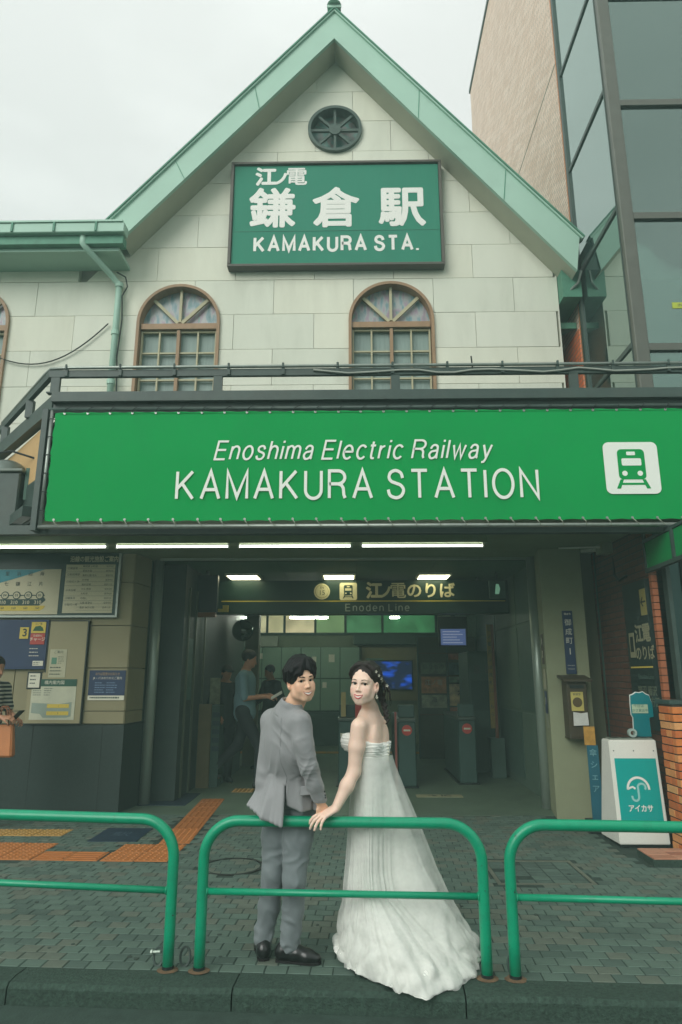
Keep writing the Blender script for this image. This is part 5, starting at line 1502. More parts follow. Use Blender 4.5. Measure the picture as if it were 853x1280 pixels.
def shopfront():
    X = 2.97
    t = thing('shop_front', 'red brick shop frontage with low orange brick wall and dark window', 'building', (3.4, 7.2, 0))
    M_rb = brickmat('shop_red_brick', (104, 66, 48), (90, 56, 44), (60, 54, 46), .215, .072, rot=(R(90), 0, R(90)), bumpy=.5, var=.2)
    b = BM(); box(b, X + .09, X + .26, 6.96, 8.6, 0, 3.11); obj('side_wall', b, M_rb, t)
    b = BM(); z = .0
    M_q = mat('shop_corner_brick', (158, 94, 62), .7, var=.2, vscale=6)
    k = 0
    while z < 3.05:
        box(b, X + .08, X + .135, 6.90, 6.959, z + .004, z + .068); z += .072
    obj('corner_brick', b, M_q, t, kind='stuff')
    # window and wall above the low wall
    b = BM(); box(b, X + .17, 8, 6.96, 7.05, 1.36, 3.1); obj('window_frame', b, M_innerdark, t)
    b = BM(); box(b, X + .2, 8, 6.84, 6.86, 1.42, 3.0); obj('window_pane', b, glassmat('shop_glass', (120, 150, 146), refl=.16, trans=.5, dark=(36, 52, 50)), t)
    for x in (X + .19, X + .36):
        b = BM(); box(b, x, x + .04, 6.80, 6.9, 1.36, 3.1); obj('window_post', b, M_steel, t)
    b = BM(); box(b, X + .0, 8, 6.62, 6.95, 1.315, 1.355, bev=.005); obj('sill', b, M_steel, t)
    # low wall: real bricks
    b = BM(); box(b, X + .012, 8, 6.60, 6.90, 0, 1.31); obj('low_wall', b, mat('brick_mortar_dark', (62, 56, 46), .9), t)
    cols = [mat('orange_brick_%d' % i, c, .65, var=.12, vscale=14, bump=.15, bscale=80) for i, c in enumerate([(206, 122, 62), (196, 108, 56), (214, 142, 84), (186, 100, 52), (216, 156, 100)])]
    H = .0715
    for r in range(18):
        z = .02 + r * H
        # front face: stretchers, offset every other course
        x = X + (0 if r % 2 else -.0)
        first = .105 if r % 2 else .215
        xs = [X, X + first]
        while xs[-1] < 4.4: xs.append(xs[-1] + .215)
        for a, c_ in zip(xs, xs[1:]):
            bb = BM(); box(bb, a + .004, c_ - .005, 6.585 + random.uniform(-.002, .002), 6.66, z, z + H - .011, bev=.003)
            obj('brick', bb, random.choice(cols), t)
        ys = [6.663, 6.663 + (.215 if r % 2 else .105)]
        if ys[-1] < 6.85: ys.append(6.89)
        for a, c_ in zip(ys, ys[1:]):
            bb = BM(); box(bb, X + .0 + random.uniform(0, .002), X + .06, a + .004, min(c_, 6.89) - .004, z, z + H - .011, bev=.003)
            obj('brick', bb, random.choice(cols), t)
    # terracotta step tiles
    M_tc = [mat('terracotta_%d' % i, c, .7, var=.12, vscale=8, dirt=.3, dirt_rgb=(120, 96, 78), dscale=4) for i, c in enumerate([(172, 118, 92), (160, 106, 84), (184, 132, 106)])]
    st = thing('tiled_step', 'terracotta tiled step at the foot of the orange brick wall', 'step', (2.8, 6.5, 0))
    b = BM(); prism(b, [(2.56, 6.70), (2.555, 6.33), (6, 6.33), (6, 6.58), (2.96, 6.58), (2.96, 6.70)], -.02, .052, 'z'); obj('base', b, M_kerb, st)
    for i in range(8):
        for j in range(2):
            x0, x1 = 2.562 + i * .2, 2.562 + i * .2 + .194
            y0, y1 = (6.335, 6.455) if j == 0 else (6.461, 6.578)
            bb = BM(); box(bb, x0, x1, y0, y1, .0, .062 + random.uniform(-.001, .001), bev=.003); obj('tile', bb, random.choice(M_tc), st)
    for x0, x1 in ((2.565, 2.755), (2.761, 2.955)):
        bb = BM(); box(bb, x0, x1, 6.584, 6.695, .0, .062, bev=.003); obj('tile', bb, random.choice(M_tc), st)
    # direction board on the brick side wall (faces -X)
    s = thing('direction_sign', 'tall dark direction sign with arrow on the red brick side wall', 'sign', (X, 7.0, 1.2))
    b = BM(); box(b, X + .04, X + .089, 6.98, 7.58, 1.05, 2.56); obj('board', b, mat('dir_sign_dark', (22, 40, 38), .4, var=.05), s)
    xx = X + .0395
    b = BM(); box(b, xx - .003, xx, 6.99, 7.13, 2.19, 2.46); obj('arrow_plate', b, mat('arrow_plate', (150, 140, 84), .5), s)
    M_p = mat('sign_dim_print', (142, 140, 112), .5)
    text('←', (xx - .0035, 7.06, 2.325), .16, M_black, s, rot=(90, 0, -90), ext=.0005, fat=.003)
    text('江', (xx, 7.25, 2.0), .2, M_p, s, rot=(90, 0, -90), ext=.0005, fat=.006)
    text('電', (xx, 7.07, 2.0), .2, M_p, s, rot=(90, 0, -90), ext=.0005, fat=.005)
    text('のりば', (xx, 7.15, 1.80), .155, M_p, s, rot=(90, 0, -90), ext=.0005, fat=.003)
    b = BM(); box(b, xx - .003, xx, 7.38, 7.51, 1.77, 2.03); obj('train_plate', b, M_p, s)
    b = BM(); box(b, xx - .005, xx - .0032, 7.405, 7.485, 1.83, 1.99); obj('train_mark', b, M_black, s)
    b = BM(); box(b, xx - .002, xx, 6.99, 7.54, 1.66, 1.675); obj('stripe', b, M_yellow, s)
    text('Enoden Line', (xx, 7.18, 1.57), .075, mat('sign_dimmer', (70, 92, 84), .5), s, rot=(90, 0, -90), ext=.0005)
    text('鵠沼 藤沢\n江の島方面', (xx, 7.18, 1.37), .105, mat('sign_dimmer2', (110, 118, 98), .5), s, rot=(90, 0, -90), ext=.0005)
    # ceiling-mounted light box
    cb = thing('junction_box', 'pale grey box mounted under the soffit near the red brick wall', 'box', (3.05, 7.95, 3.0))
    b = BM(); box(b, 2.93, 3.13, 7.86, 8.06, 2.99, 3.119, bev=.01); obj('case', b, mat('box_grey', (150, 154, 132), .5), cb)
    b = BM(); tube(b, [(2.95, 7.9, 3.06), (2.86, 8.0, 3.08), (2.5, 8.1, 3.09)], .012, 6); obj('cable', b, M_white, cb)
    b = BM(); tube(b, [(3.08, 7.9, 3.0), (3.045, 7.85, 2.72), (3.04, 7.7, 2.64), (3.04, 7.5, 2.66)], .016, 6)
    tag(obj('hanging_cable', b, M_cable), 'black cable hanging from the pale grey box along the brick wall', 'cable')
shopfront()

def pillar_things():
    p = thing('address_plate', 'dark blue vertical street plate with white characters on the pillar', 'sign', (2.58, 8.25, 1.6))
    b = BM(); box(b, 2.525, 2.645, 8.235, 8.255, 1.60, 2.345, bev=.003); obj('plate', b, M_navy, p)
    for ch, z, s in (('御', 2.20, .085), ('成', 2.09, .085), ('町', 1.985, .085), ('1', 1.86, .11)):
        text(ch, (2.585, 8.2345, z), s, M_paper, p, ext=.0005, bold=.0)
    text('鎌倉市', (2.585, 8.2345, 2.305), .028, M_paper, p, ext=.0004)
    text('Onarimachi', (2.585, 8.2345, 1.70), .018, M_paper, p, ext=.0004); text('Kamakura', (2.585, 8.2345, 1.66), .018, M_paper, p, ext=.0004)
    m = thing('letter_box', 'brown wooden letter box with yellow sticker on the cream pillar', 'letter box', (2.56, 8.2, .87))
    M_mb = mat('box_brown', (70, 62, 46), .6, var=.2, vscale=6, stretch=(1, 1, 6))
    b = BM(); box(b, 2.455, 2.685, 8.06, 8.25, .90, 1.52, bev=.006); obj('case', b, M_mb, m)
    b = BM(); prism(b, [(7.99, 1.515), (8.26, 1.565), (8.26, 1.59), (7.99, 1.54)], 2.41, 2.735, 'x'); obj('lid', b, M_mb, m)
    b = BM(); box(b, 2.49, 2.65, 8.05, 8.062, 1.44, 1.475); obj('slot', b, M_black, m)
    b = BM(); box(b, 2.495, 2.635, 8.0535, 8.0595, 1.19, 1.40); obj('sticker', b, mat('sticker_cream', (196, 184, 104), .6), m)
    b = BM(); prism(b, arc(2.565, 1.285, .055, 0, 360, 20)[:-1], 8.051, 8.0532); obj('emblem', b, mat('emblem_brown', (92, 78, 48), .6), m)
    text('郵便受', (2.565, 8.053, 1.372), .03, M_ink, m, ext=.0004)
    b = BM(); prism(b, [(2.495, 1.03), (2.665, 1.035), (2.66, 1.175), (2.59, 1.165), (2.50, 1.18)], 8.02, 8.03); obj('paper', b, mat('paper_bright', (206, 208, 200), .6), m)
    b = BM(); box(b, 2.45, 2.69, 8.05, 8.25, .885, .9); obj('bottom', b, M_mb, m)
    # narrow standing banner behind the umbrella box
    n = thing('standing_banner', 'narrow blue standing banner with orange head beside the umbrella box', 'banner', (2.57, 7.75, 0))
    b = BM(); prism(b, [(2.49, 7.62), (2.60, 7.60), (2.60, 7.61), (2.49, 7.63)], .12, .86, 'z'); obj('sheet', b, mat('banner_teal_blue', (26, 92, 108), .6, var=.1), n)
    b = BM(); prism(b, [(2.47, 7.62), (2.58, 7.60), (2.58, 7.61), (2.47, 7.63)], .861, 1.05, 'z'); obj('head', b, mat('banner_orange', (170, 128, 54), .6, var=.25, vscale=20), n)
    for i, ch in enumerate('傘シェア'): text(ch, (2.545, 7.606, .78 - i * .12), .08, mat('banner_pale_print', (120, 168, 172), .5), n, rot=(90, 0, -10), ext=.0004)
    b = BM(); box(b, 2.44, 2.66, 7.55, 7.72, 0, .12); obj('foot', b, M_black, n)
pillar_things()

def umbrella_box():
    t = thing('umbrella_stand', 'white umbrella rental stand with teal front panel leaning by the wall', 'umbrella stand', (2.8, 7.2, 0))
    # tapered cabinet: wider at the foot, front leaning back
    z0, z1 = .03, .97
    def q(z):
        f = (z - z0) / (z1 - z0)
        return (2.56 - .0 * f, 3.07 - .03 * f, 7.09 + .0 * f)
    xl0, xr0, xl1, xr1, yf, yb = 2.51, 2.985, 2.495, 2.952, 6.955, 7.40
    b = BM()
    v = [b.verts.new(p) for p in ((xl0, yf, z0), (xr0, yf, z0), (xr0, yb, z0), (xl0 - .02, yb, z0), (xl1, yf + .02, z1), (xr1, yf + .02, z1), (xr1, yf + .19, z1), (xl1 - .01, yf + .19, z1))]
    for f in ((0, 3, 2, 1), (4, 5, 6, 7), (0, 1, 5, 4), (1, 2, 6, 5), (2, 3, 7, 6), (3, 0, 4, 7)): b.faces.new([v[i] for i in f])
    bmesh.ops.bevel(b, geom=b.edges[:], offset=.008, segments=2, affect='EDGES')
    obj('cabinet', b, M_white, t)
    def fp(u, z, d):       # point on the front face; u 0..1 left to right
        f = (z - z0) / (z1 - z0)
        return (xl0 + (xl1 - xl0) * f + u * ((xr0 + (xr1 - xr0) * f) - (xl0 + (xl1 - xl0) * f)), yf + .02 * f - d, z)
    b = BM()
    pts = [(.075, .15), (.925, .15), (.94, .80), (.075, .80)]
    a = [b.verts.new(fp(u, z, .0025)) for u, z in pts]; c_ = [b.verts.new(fp(u, z, -.002)) for u, z in pts]
    b.faces.new(a); b.faces.new(c_[::-1])
    for i in range(4): b.faces.new((a[i], c_[i], c_[(i + 1) % 4], a[(i + 1) % 4]))
    obj('front_panel', b, M_teal, t)
    # umbrella emblem: canopy arc and hook
    def stroke(pts2, r0, m, name):
        bb = BM()
        P = [Vector(fp(.5, .5, .0035))] * 0
        ln, rn = [], []
        for i, (u, z) in enumerate(pts2):
            a_ = pts2[max(i - 1, 0)]; c2 = pts2[min(i + 1, len(pts2) - 1)]
            d = Vector((c2[0] - a_[0], c2[1] - a_[1])).normalized(); nn = Vector((-d.y, d.x)) * r0
            ln.append(bb.verts.new(fp(.5 + (u + nn.x) / .48, z + nn.y, .004))); rn.append(bb.verts.new(fp(.5 + (u - nn.x) / .48, z - nn.y, .004)))
        for i in range(len(pts2) - 1): bb.faces.new((ln[i], ln[i + 1], rn[i + 1], rn[i]))
        return obj(name, bb, m, t)
    cx, cz = .0, .52
    stroke([(cx + .105 * math.cos(R(a)), cz + .105 * math.sin(R(a))) for a in range(-2, 183, 8)], .011, M_signwhite, 'emblem_arc')
    stroke([(cx - .105 + .0, cz), (cx - .085, cz + .012), (cx - .055, cz + .022), (cx - .03, cz + .004)], .009, M_signwhite, 'emblem_tip')
    S = [(cx + .025 + .038 * math.cos(R(a)), cz + .018 + .032 * math.sin(R(a))) for a in range(-40, 185, 12)] + [(cx - .012 - .0 * k, cz + .01 - .022 * k) for k in range(4)] + [(cx - .045 + .033 * math.cos(R(a)), cz - .068 + .035 * math.sin(R(a))) for a in range(-4, -200, -12)]
    stroke([(u + .008, z) for u, z in S], .010, mat('emblem_pale', (150, 206, 200), .4), 'emblem_handle')
    p = fp(.5, .345, .004)
    text('アイカサ', p, .07, M_signwhite, t, ext=.0005, fat=.0016, width=.23)
    for u in (.08, .5, .92):
        pp = fp(u, .87, .001)
        bb = BM(); bmesh.ops.create_uvsphere(bb, u_segments=8, v_segments=5, radius=.006, matrix=Matrix.Translation(pp)); obj('screw', bb, M_steel, t)
    b = BM(); box(b, 2.52, 2.93, 6.99, 7.13, .972, .985); obj('umbrella_slots', b, mat('slot_grey', (120, 128, 116), .6), t)
    for i in range(4):
        bb = BM(); box(bb, 2.55 + i * .095, 2.61 + i * .095, 7.01, 7.09, .9855, .989); obj('slot', bb, M_black, t)
    b = BM(); box(b, 2.53, 2.97, 6.98, 7.38, 0, .029); obj('foot', b, M_black, t)
    # teal leaflet topper with wavy outline
    l = thing('leaflet_board', 'wavy teal cut-out board standing on the umbrella stand', 'board', (2.95, 7.3, .985))
    poly = [(2.86, .99), (3.03, .99), (3.025, 1.17), (3.07, 1.18), (3.085, 1.24), (3.06, 1.33), (3.045, 1.385), (3.01, 1.40), (2.985, 1.42), (2.95, 1.41), (2.92, 1.415), (2.89, 1.395), (2.86, 1.385), (2.855, 1.30), (2.855, 1.2), (2.87, 1.17)]
    poly = [(x - .06, z) for x, z in poly]
    b = BM(); prism(b, poly, 7.10, 7.112); obj('board', b, mat('topper_teal', (0, 118, 124), .45, var=.12), l)
    b = BM(); prism(b, [(x + .006 * (1 if x > 2.86 else -1), z + (.008 if z > 1.2 else 0)) for x, z in poly], 7.113, 7.118); obj('edge', b, M_white, l)
    b = BM(); box(b, 2.802, 2.96, 7.096, 7.099, 1.215, 1.30); obj('label', b, mat('topper_label', (170, 190, 160), .6), l)
    text('今日は', (2.87, 7.0955, 1.285), .035, mat('topper_print', (30, 96, 96), .5), l, ext=.0004)
    text('かさ貸出中', (2.88, 7.0955, 1.24), .032, MATS['topper_print'], l, ext=.0004)
    k = thing('roll_of_tape', 'small clear round roll standing on top of the umbrella stand', 'roll', (2.86, 7.22, .985))
    b = BM()
    n = 20
    rings = [[b.verts.new((2.76 + r_ * math.cos(2 * math.pi * i / n), yy, 1.03 + r_ * math.sin(2 * math.pi * i / n))) for i in range(n)] for r_, yy in ((.022, 7.03), (.042, 7.03), (.042, 7.07), (.022, 7.07))]
    for q_ in range(4):
        for i in range(n): b.faces.new((rings[q_][i], rings[q_][(i + 1) % n], rings[(q_ + 1) % 4][(i + 1) % n], rings[(q_ + 1) % 4][i]))
    obj('ring', b, mat('clear_pale', (160, 180, 172), .2), k, smooth=False)
umbrella_box()

# ------------------------------------------------------------------ guard rails
def guard_rail(cx, half, label, turn=0.0, pivot=0.0):
    """hoop of bent steel tube with a lower bar; built along the kerb"""
    RF = KF @ Matrix.Translation((pivot, .02, 0)) @ Matrix.Rotation(R(turn), 4, 'Z') @ Matrix.Translation((-pivot, -.02, 0))
    p = RF @ Vector((cx, .020, 0))
    t = thing('guard_rail', label, 'guard rail', (p.x, p.y, 0), group='green guard rails along the kerb')
    Hh, r, rc = .770, .0305, .20
    P = lambda x, z: RF @ Vector((cx + x, .020, z))
    pts = [P(-half, -.01), P(-half, .2), P(-half, .4), P(-half, Hh - rc)]
    pts += [P(-half + rc - rc * math.cos(R(a)), Hh - rc + rc * math.sin(R(a))) for a in range(9, 91, 9)]
    pts += [P(-half + rc + (2 * half - 2 * rc) * i / 8, Hh) for i in range(1, 8)]
    pts += [P(half - rc + rc * math.sin(R(a)), Hh - rc + rc * math.cos(R(a))) for a in range(0, 91, 9)]
    pts += [P(half, .4), P(half, .2), P(half, -.01)]
    b = BM(); tube(b, pts, r, 20); obj('hoop', b, M_rail, t, smooth=True)
    b = BM(); tube(b, [P(-half + .028, .40), P(0, .40), P(half - .028, .40)], .0185, 14); obj('lower_bar', b, M_rail, t, smooth=True)
    for s in (-1, 1):
        q = P(s * half, 0)
        b = BM()
        n = 16
        r1 = [b.verts.new((q.x + .031 * math.cos(2 * math.pi * i / n), q.y + .031 * math.sin(2 * math.pi * i / n), .012)) for i in range(n)]
        r2 = [b.verts.new((q.x + (.060 + .012 * mnoise.noise(Vector((i * .9, cx, 0)))) * math.cos(2 * math.pi * i / n), q.y + (.052 + .010 * mnoise.noise(Vector((i * .9, cx, 5)))) * math.sin(2 * math.pi * i / n), .0045)) for i in range(n)]
        for i in range(n): b.faces.new((r1[i], r1[(i + 1) % n], r2[(i + 1) % n], r2[i]))
        obj('rust_collar', b, M_rust, t)
        b = BM(); tube(b, [P(s * half, .0), P(s * half, .026)], .0335, 16); obj('foot_ring', b, M_black, t)
        # joint weld of lower bar
        b = BM(); tube(b, [P(s * (half - .034), .40), P(s * (half - .026), .40)], .024, 12); obj('weld', b, M_rail, t, smooth=True)
    return t
guard_rail(-1.985, 1.03, 'green guard rail at the left, running out of the frame', turn=-4.5, pivot=-.955)
guard_rail(.005, .785, 'green guard rail in the middle, where the couple stand')
guard_rail(2.03, 1.09, 'green guard rail at the right, in front of the umbrella stand', turn=-1.2, pivot=.94)

def lock_rings():
    for i, (x, lb) in enumerate(((-.955, 'small steel bolt and dark ring by the left gap between rails'), (.865, 'small steel bolt and dark ring by the right gap between rails'))):
        q = KF @ Vector((x, .09, 0))
        t = thing('ground_socket', lb, 'socket', (q.x, q.y, 0), group='bolts at the rail feet')
        b = BM()
        for s in (-.075, .075):
            tube(b, [(q.x + s + .028 * math.cos(a), q.y + .01 * math.sin(a), .045 + .045 * math.sin(a)) for a in [2 * math.pi * k / 14 for k in range(15)]], .007, 6)
        obj('ring', b, M_steel, t, kind='stuff')
        b = BM(); tube(b, [(q.x - .11, q.y - .01, .07), (q.x - .065, q.y - .01, .072)], .008, 8); tube(b, [(q.x - .118, q.y - .01, .07), (q.x - .108, q.y - .01, .07)], .015, 6); obj('bolt', b, M_chrome, t)
lock_rings()
def leaves():
    # few dry leaves and scraps in the gutter
    r = random.Random(4)
    t = None
    for i in range(9):
        x = r.uniform(-1.6, 1.7); q = KF @ Vector((x, r.uniform(-.42, -.28), 0))
        b = BM()
        s = r.uniform(.008, .02)
        vs = [b.verts.new((q.x + s * a, q.y + s * .6 * c_, -.112 + .006 * r.random())) for a, c_ in ((-1, 0), (-.3, .6), (.6, .4), (1, 0), (.4, -.6), (-.5, -.5))]
        b.faces.new(vs)
        o = obj('litter_scrap', b, mat('dry_leaf', (150, 112, 66), .8, var=.3) if i % 3 else M_paper)
        tag(o, 'tiny scrap lying in the road gutter below the kerb', 'litter', 'scraps in the gutter')
leaves()
# ------------------------------------------------------------------ figures: smooth-blended volumes turned into one surface
from mathutils.bvhtree import BVHTree
V3 = lambda *a: np.array(a, dtype=float)
def nrm(v): v = np.asarray(v, float); return v / np.linalg.norm(v)
def frame(f, roll=0.0, pitch=0.0):
    """columns: own right, forward, up"""
    f = nrm((f[0], f[1], 0)); u = V3(0, 0, 1); r = np.cross(f, u)
    f2 = f * math.cos(pitch) + u * math.sin(pitch); u2 = np.cross(r, f2)
    r3 = r * math.cos(roll) + u2 * math.sin(roll); u3 = np.cross(r3, f2)
    return np.stack([r3, f2, u3], 1)

class Field:
    def __init__(s, xs, ys, zs):
        s.ax = [np.asarray(a, np.float32) for a in (xs, ys, zs)]
        s.d = np.full([len(a) for a in s.ax], 1.0, np.float32)
    def win(s, lo, hi, m):
        sl = []
        for a, l, h in zip(s.ax, lo, hi):
            i0 = max(int(np.searchsorted(a, l - m)) - 1, 0); i1 = min(int(np.searchsorted(a, h + m)) + 1, len(a))
            if i1 <= i0: return None
            sl.append(slice(i0, i1))
        return tuple(sl)
    def grid(s, sl):
        return np.meshgrid(*[a[q] for a, q in zip(s.ax, sl)], indexing='ij', sparse=True)
    def put(s, sl, d2, k, sub):
        d1 = s.d[sl]
        if sub:
            if k <= 0: s.d[sl] = np.maximum(d1, -d2); return
            h = np.clip(.5 - .5 * (d1 + d2) / k, 0, 1)
            s.d[sl] = d1 * (1 - h) - d2 * h + k * h * (1 - h)
        else:
            if k <= 0: s.d[sl] = np.minimum(d1, d2); return
            h = np.clip(.5 + .5 * (d1 - d2) / k, 0, 1)
            s.d[sl] = d1 * (1 - h) + d2 * h - k * h * (1 - h)
    def cone(s, a, b, ra, rb=None, k=.02, sub=False):
        rb = ra if rb is None else rb
        a = np.asarray(a, float); b = np.asarray(b, float); R_ = max(ra, rb)
        sl = s.win(np.minimum(a, b) - R_, np.maximum(a, b) + R_, k + .015)
        if sl is None: return s
        X, Y, Z = s.grid(sl); ba = b - a; L2 = max(float(ba @ ba), 1e-9)
        t = np.clip(((X - a[0]) * ba[0] + (Y - a[1]) * ba[1] + (Z - a[2]) * ba[2]) / L2, 0, 1)
        d = np.sqrt((X - a[0] - t * ba[0]) ** 2 + (Y - a[1] - t * ba[1]) ** 2 + (Z - a[2] - t * ba[2]) ** 2) - (ra + (rb - ra) * t)
        s.put(sl, d.astype(np.float32), k, sub); return s
    def chain(s, pts, rs, k=.02, sub=False):
        for i in range(len(pts) - 1): s.cone(pts[i], pts[i + 1], rs[i], rs[i + 1], k, sub)
        return s
    def ell(s, c, r, M=None, k=.02, sub=False):
        c = np.asarray(c, float); r = np.asarray(r, float); R_ = r.max()
        sl = s.win(c - R_, c + R_, k + .015)
        if sl is None: return s
        X, Y, Z = s.grid(sl); P = (X - c[0], Y - c[1], Z - c[2])
        M = np.eye(3) if M is None else M
        q = [P[0] * M[0, i] + P[1] * M[1, i] + P[2] * M[2, i] for i in range(3)]
        k0 = np.sqrt(sum((q[i] / r[i]) ** 2 for i in range(3))); k1 = np.sqrt(sum((q[i] / r[i] ** 2) ** 2 for i in range(3)))
        d = k0 * (k0 - 1) / np.maximum(k1, 1e-6)
        s.put(sl, d.astype(np.float32), k, sub); return s
    def rbox(s, c, h, M, r, k=.01, sub=False):
        c = np.asarray(c, float); h = np.asarray(h, float); R_ = float(np.linalg.norm(h)) + r
        sl = s.win(c - R_, c + R_, k + .015)
        if sl is None: return s
        X, Y, Z = s.grid(sl); P = (X - c[0], Y - c[1], Z - c[2])
        q = [np.abs(P[0] * M[0, i] + P[1] * M[1, i] + P[2] * M[2, i]) - h[i] for i in range(3)]
        d = np.sqrt(sum(np.maximum(e, 0) ** 2 for e in q)) + np.minimum(np.maximum(np.maximum(q[0], q[1]), q[2]), 0) - r
        s.put(sl, d.astype(np.float32), k, sub); return s
    def mesh(s):
        d = s.d; ins = d < 0; n = d.shape
        c8 = [ins[i:n[0] - 1 + i, j:n[1] - 1 + j, k:n[2] - 1 + k] for i in (0, 1) for j in (0, 1) for k in (0, 1)]
        cnt = sum(c.astype(np.int8) for c in c8)
        act = np.argwhere((cnt > 0) & (cnt < 8))
        acc = np.zeros((len(act), 3), np.float64); num = np.zeros(len(act))
        corner = [(i, j, k) for i in (0, 1) for j in (0, 1) for k in (0, 1)]
        val = {c: d[act[:, 0] + c[0], act[:, 1] + c[1], act[:, 2] + c[2]].astype(np.float64) for c in corner}
        for c in corner:
            for a in range(3):
                if c[a] == 0:
                    e = list(c); e[a] = 1; e = tuple(e)
                    va, vb = val[c], val[e]; cr = (va < 0) != (vb < 0)
                    t = np.where(cr, va / np.where(cr, va - vb, 1), 0)
                    t = np.clip(t, 0, 1)
                    for b in range(3):
                        acc[:, b] += np.where(cr, (c[b] if b != a else t), 0)
                    num += cr
        f = acc / num[:, None]
        P = np.empty_like(f)
        for b in range(3):
            ax = s.ax[b].astype(np.float64); i = act[:, b]
            P[:, b] = ax[i] * (1 - f[:, b]) + ax[i + 1] * f[:, b]
        idx = np.full([m - 1 for m in n], -1, np.int32); idx[act[:, 0], act[:, 1], act[:, 2]] = np.arange(len(act))
        quads = []
        for a in range(3):
            o1, o2 = [(1, 2), (2, 0), (0, 1)][a]
            lo = [slice(1, m - 1) for m in n]; lo[a] = slice(0, n[a] - 1)
            hi = list(lo); hi[a] = slice(1, n[a])
            A, B = ins[tuple(lo)], ins[tuple(hi)]
            for e, flip in (((A & ~B), False), ((~A & B), True)):
                w_ = np.argwhere(e)
                if not len(w_): continue
                for q in range(3):
                    if q != a: w_[:, q] += 1
                def at(d1, d2):
                    v = w_.copy(); v[:, o1] += d1; v[:, o2] += d2
                    return idx[v[:, 0], v[:, 1], v[:, 2]]
                q4 = [at(-1, -1), at(0, -1), at(0, 0), at(-1, 0)]
                if flip: q4 = q4[::-1]
                quads.append(np.stack(q4, 1))
        Q = np.concatenate(quads)
        Q = Q[(Q >= 0).all(1)]
        return P, Q
    def surf(s, name, m, parent=None, disp=None, smooth_it=1):
        P, Q = s.mesh()
        for _ in range(smooth_it):      # one light relaxation pass evens out the grid
            acc = np.zeros_like(P); num = np.zeros(len(P))
            for i, j in ((0, 1), (1, 2), (2, 3), (3, 0)):
                np.add.at(acc, Q[:, i], P[Q[:, j]]); np.add.at(acc, Q[:, j], P[Q[:, i]])
                np.add.at(num, Q[:, i], 1); np.add.at(num, Q[:, j], 1)
            P = P * .5 + .5 * acc / np.maximum(num, 1)[:, None]
        if disp is not None:
            a = P[Q[:, 2]] - P[Q[:, 0]]; b = P[Q[:, 3]] - P[Q[:, 1]]; fn = np.cross(a, b)
            vn = np.zeros_like(P)
            for i in range(4): np.add.at(vn, Q[:, i], fn)
            vn /= np.maximum(np.linalg.norm(vn, axis=1), 1e-12)[:, None]
            P = P + vn * disp(P, vn)[:, None]
        me = bpy.data.meshes.new(name)
        me.vertices.add(len(P)); me.vertices.foreach_set('co', P.astype(np.float32).ravel())
        me.loops.add(len(Q) * 4); me.loops.foreach_set('vertex_index', Q.astype(np.int32).ravel())
        me.polygons.add(len(Q)); me.polygons.foreach_set('loop_start', np.arange(0, len(Q) * 4, 4, dtype=np.int32))
        me.update(calc_edges=True); me.validate()
        o = link(name, me, m, parent, smooth=True)
        return o, P, Q

def tonemat(name, rough=.5, sss=.0, bump=.0, spec=.35):
    """skin: the tone attribute carries complexion, lips and make-up"""
    if name in MATS: return MATS[name]
    m = bpy.data.materials.new(name); m.use_nodes = True
    t = m.node_tree; b = t.nodes['Principled BSDF']
    at = t.nodes.new('ShaderNodeAttribute'); at.attribute_name = 'tone'
    nz = t.nodes.new('ShaderNodeTexNoise'); nz.inputs['Scale'].default_value = 40
    co = t.nodes.new('ShaderNodeTexCoord'); t.links.new(co.outputs['Object'], nz.inputs['Vector'])
    mr = t.nodes.new('ShaderNodeMapRange'); mr.inputs['To Min'].default_value = .94; mr.inputs['To Max'].default_value = 1.06
    t.links.new(nz.outputs['Fac'], mr.inputs['Value'])
    sc = t.nodes.new('ShaderNodeVectorMath'); sc.operation = 'SCALE'
    t.links.new(at.outputs['Color'], sc.inputs[0]); t.links.new(mr.outputs[0], sc.inputs['Scale'])
    t.links.new(sc.outputs[0], b.inputs['Base Color'])
    b.inputs['Roughness'].default_value = rough; b.inputs['Specular IOR Level'].default_value = spec
    if sss:
        b.inputs['Subsurface Weight'].default_value = sss; b.inputs['Subsurface Radius'].default_value = (.010, .004, .002); b.inputs['Subsurface Scale'].default_value = .6
    MATS[name] = m
    return m
M_skin = tonemat('skin', .48, sss=.12)

def settone(o, col):
    me = o.data
    a = me.color_attributes.new('tone', 'FLOAT_COLOR', 'POINT')
    a.data.foreach_set('color', np.concatenate([col, np.ones((len(col), 1))], 1).astype(np.float32).ravel())

def rng(a, b, step): return np.arange(a, b + step, step)
def zgrid(segs):
    out = []
    for a, b, st in segs: out.append(np.arange(a, b, st))
    return np.concatenate(out)

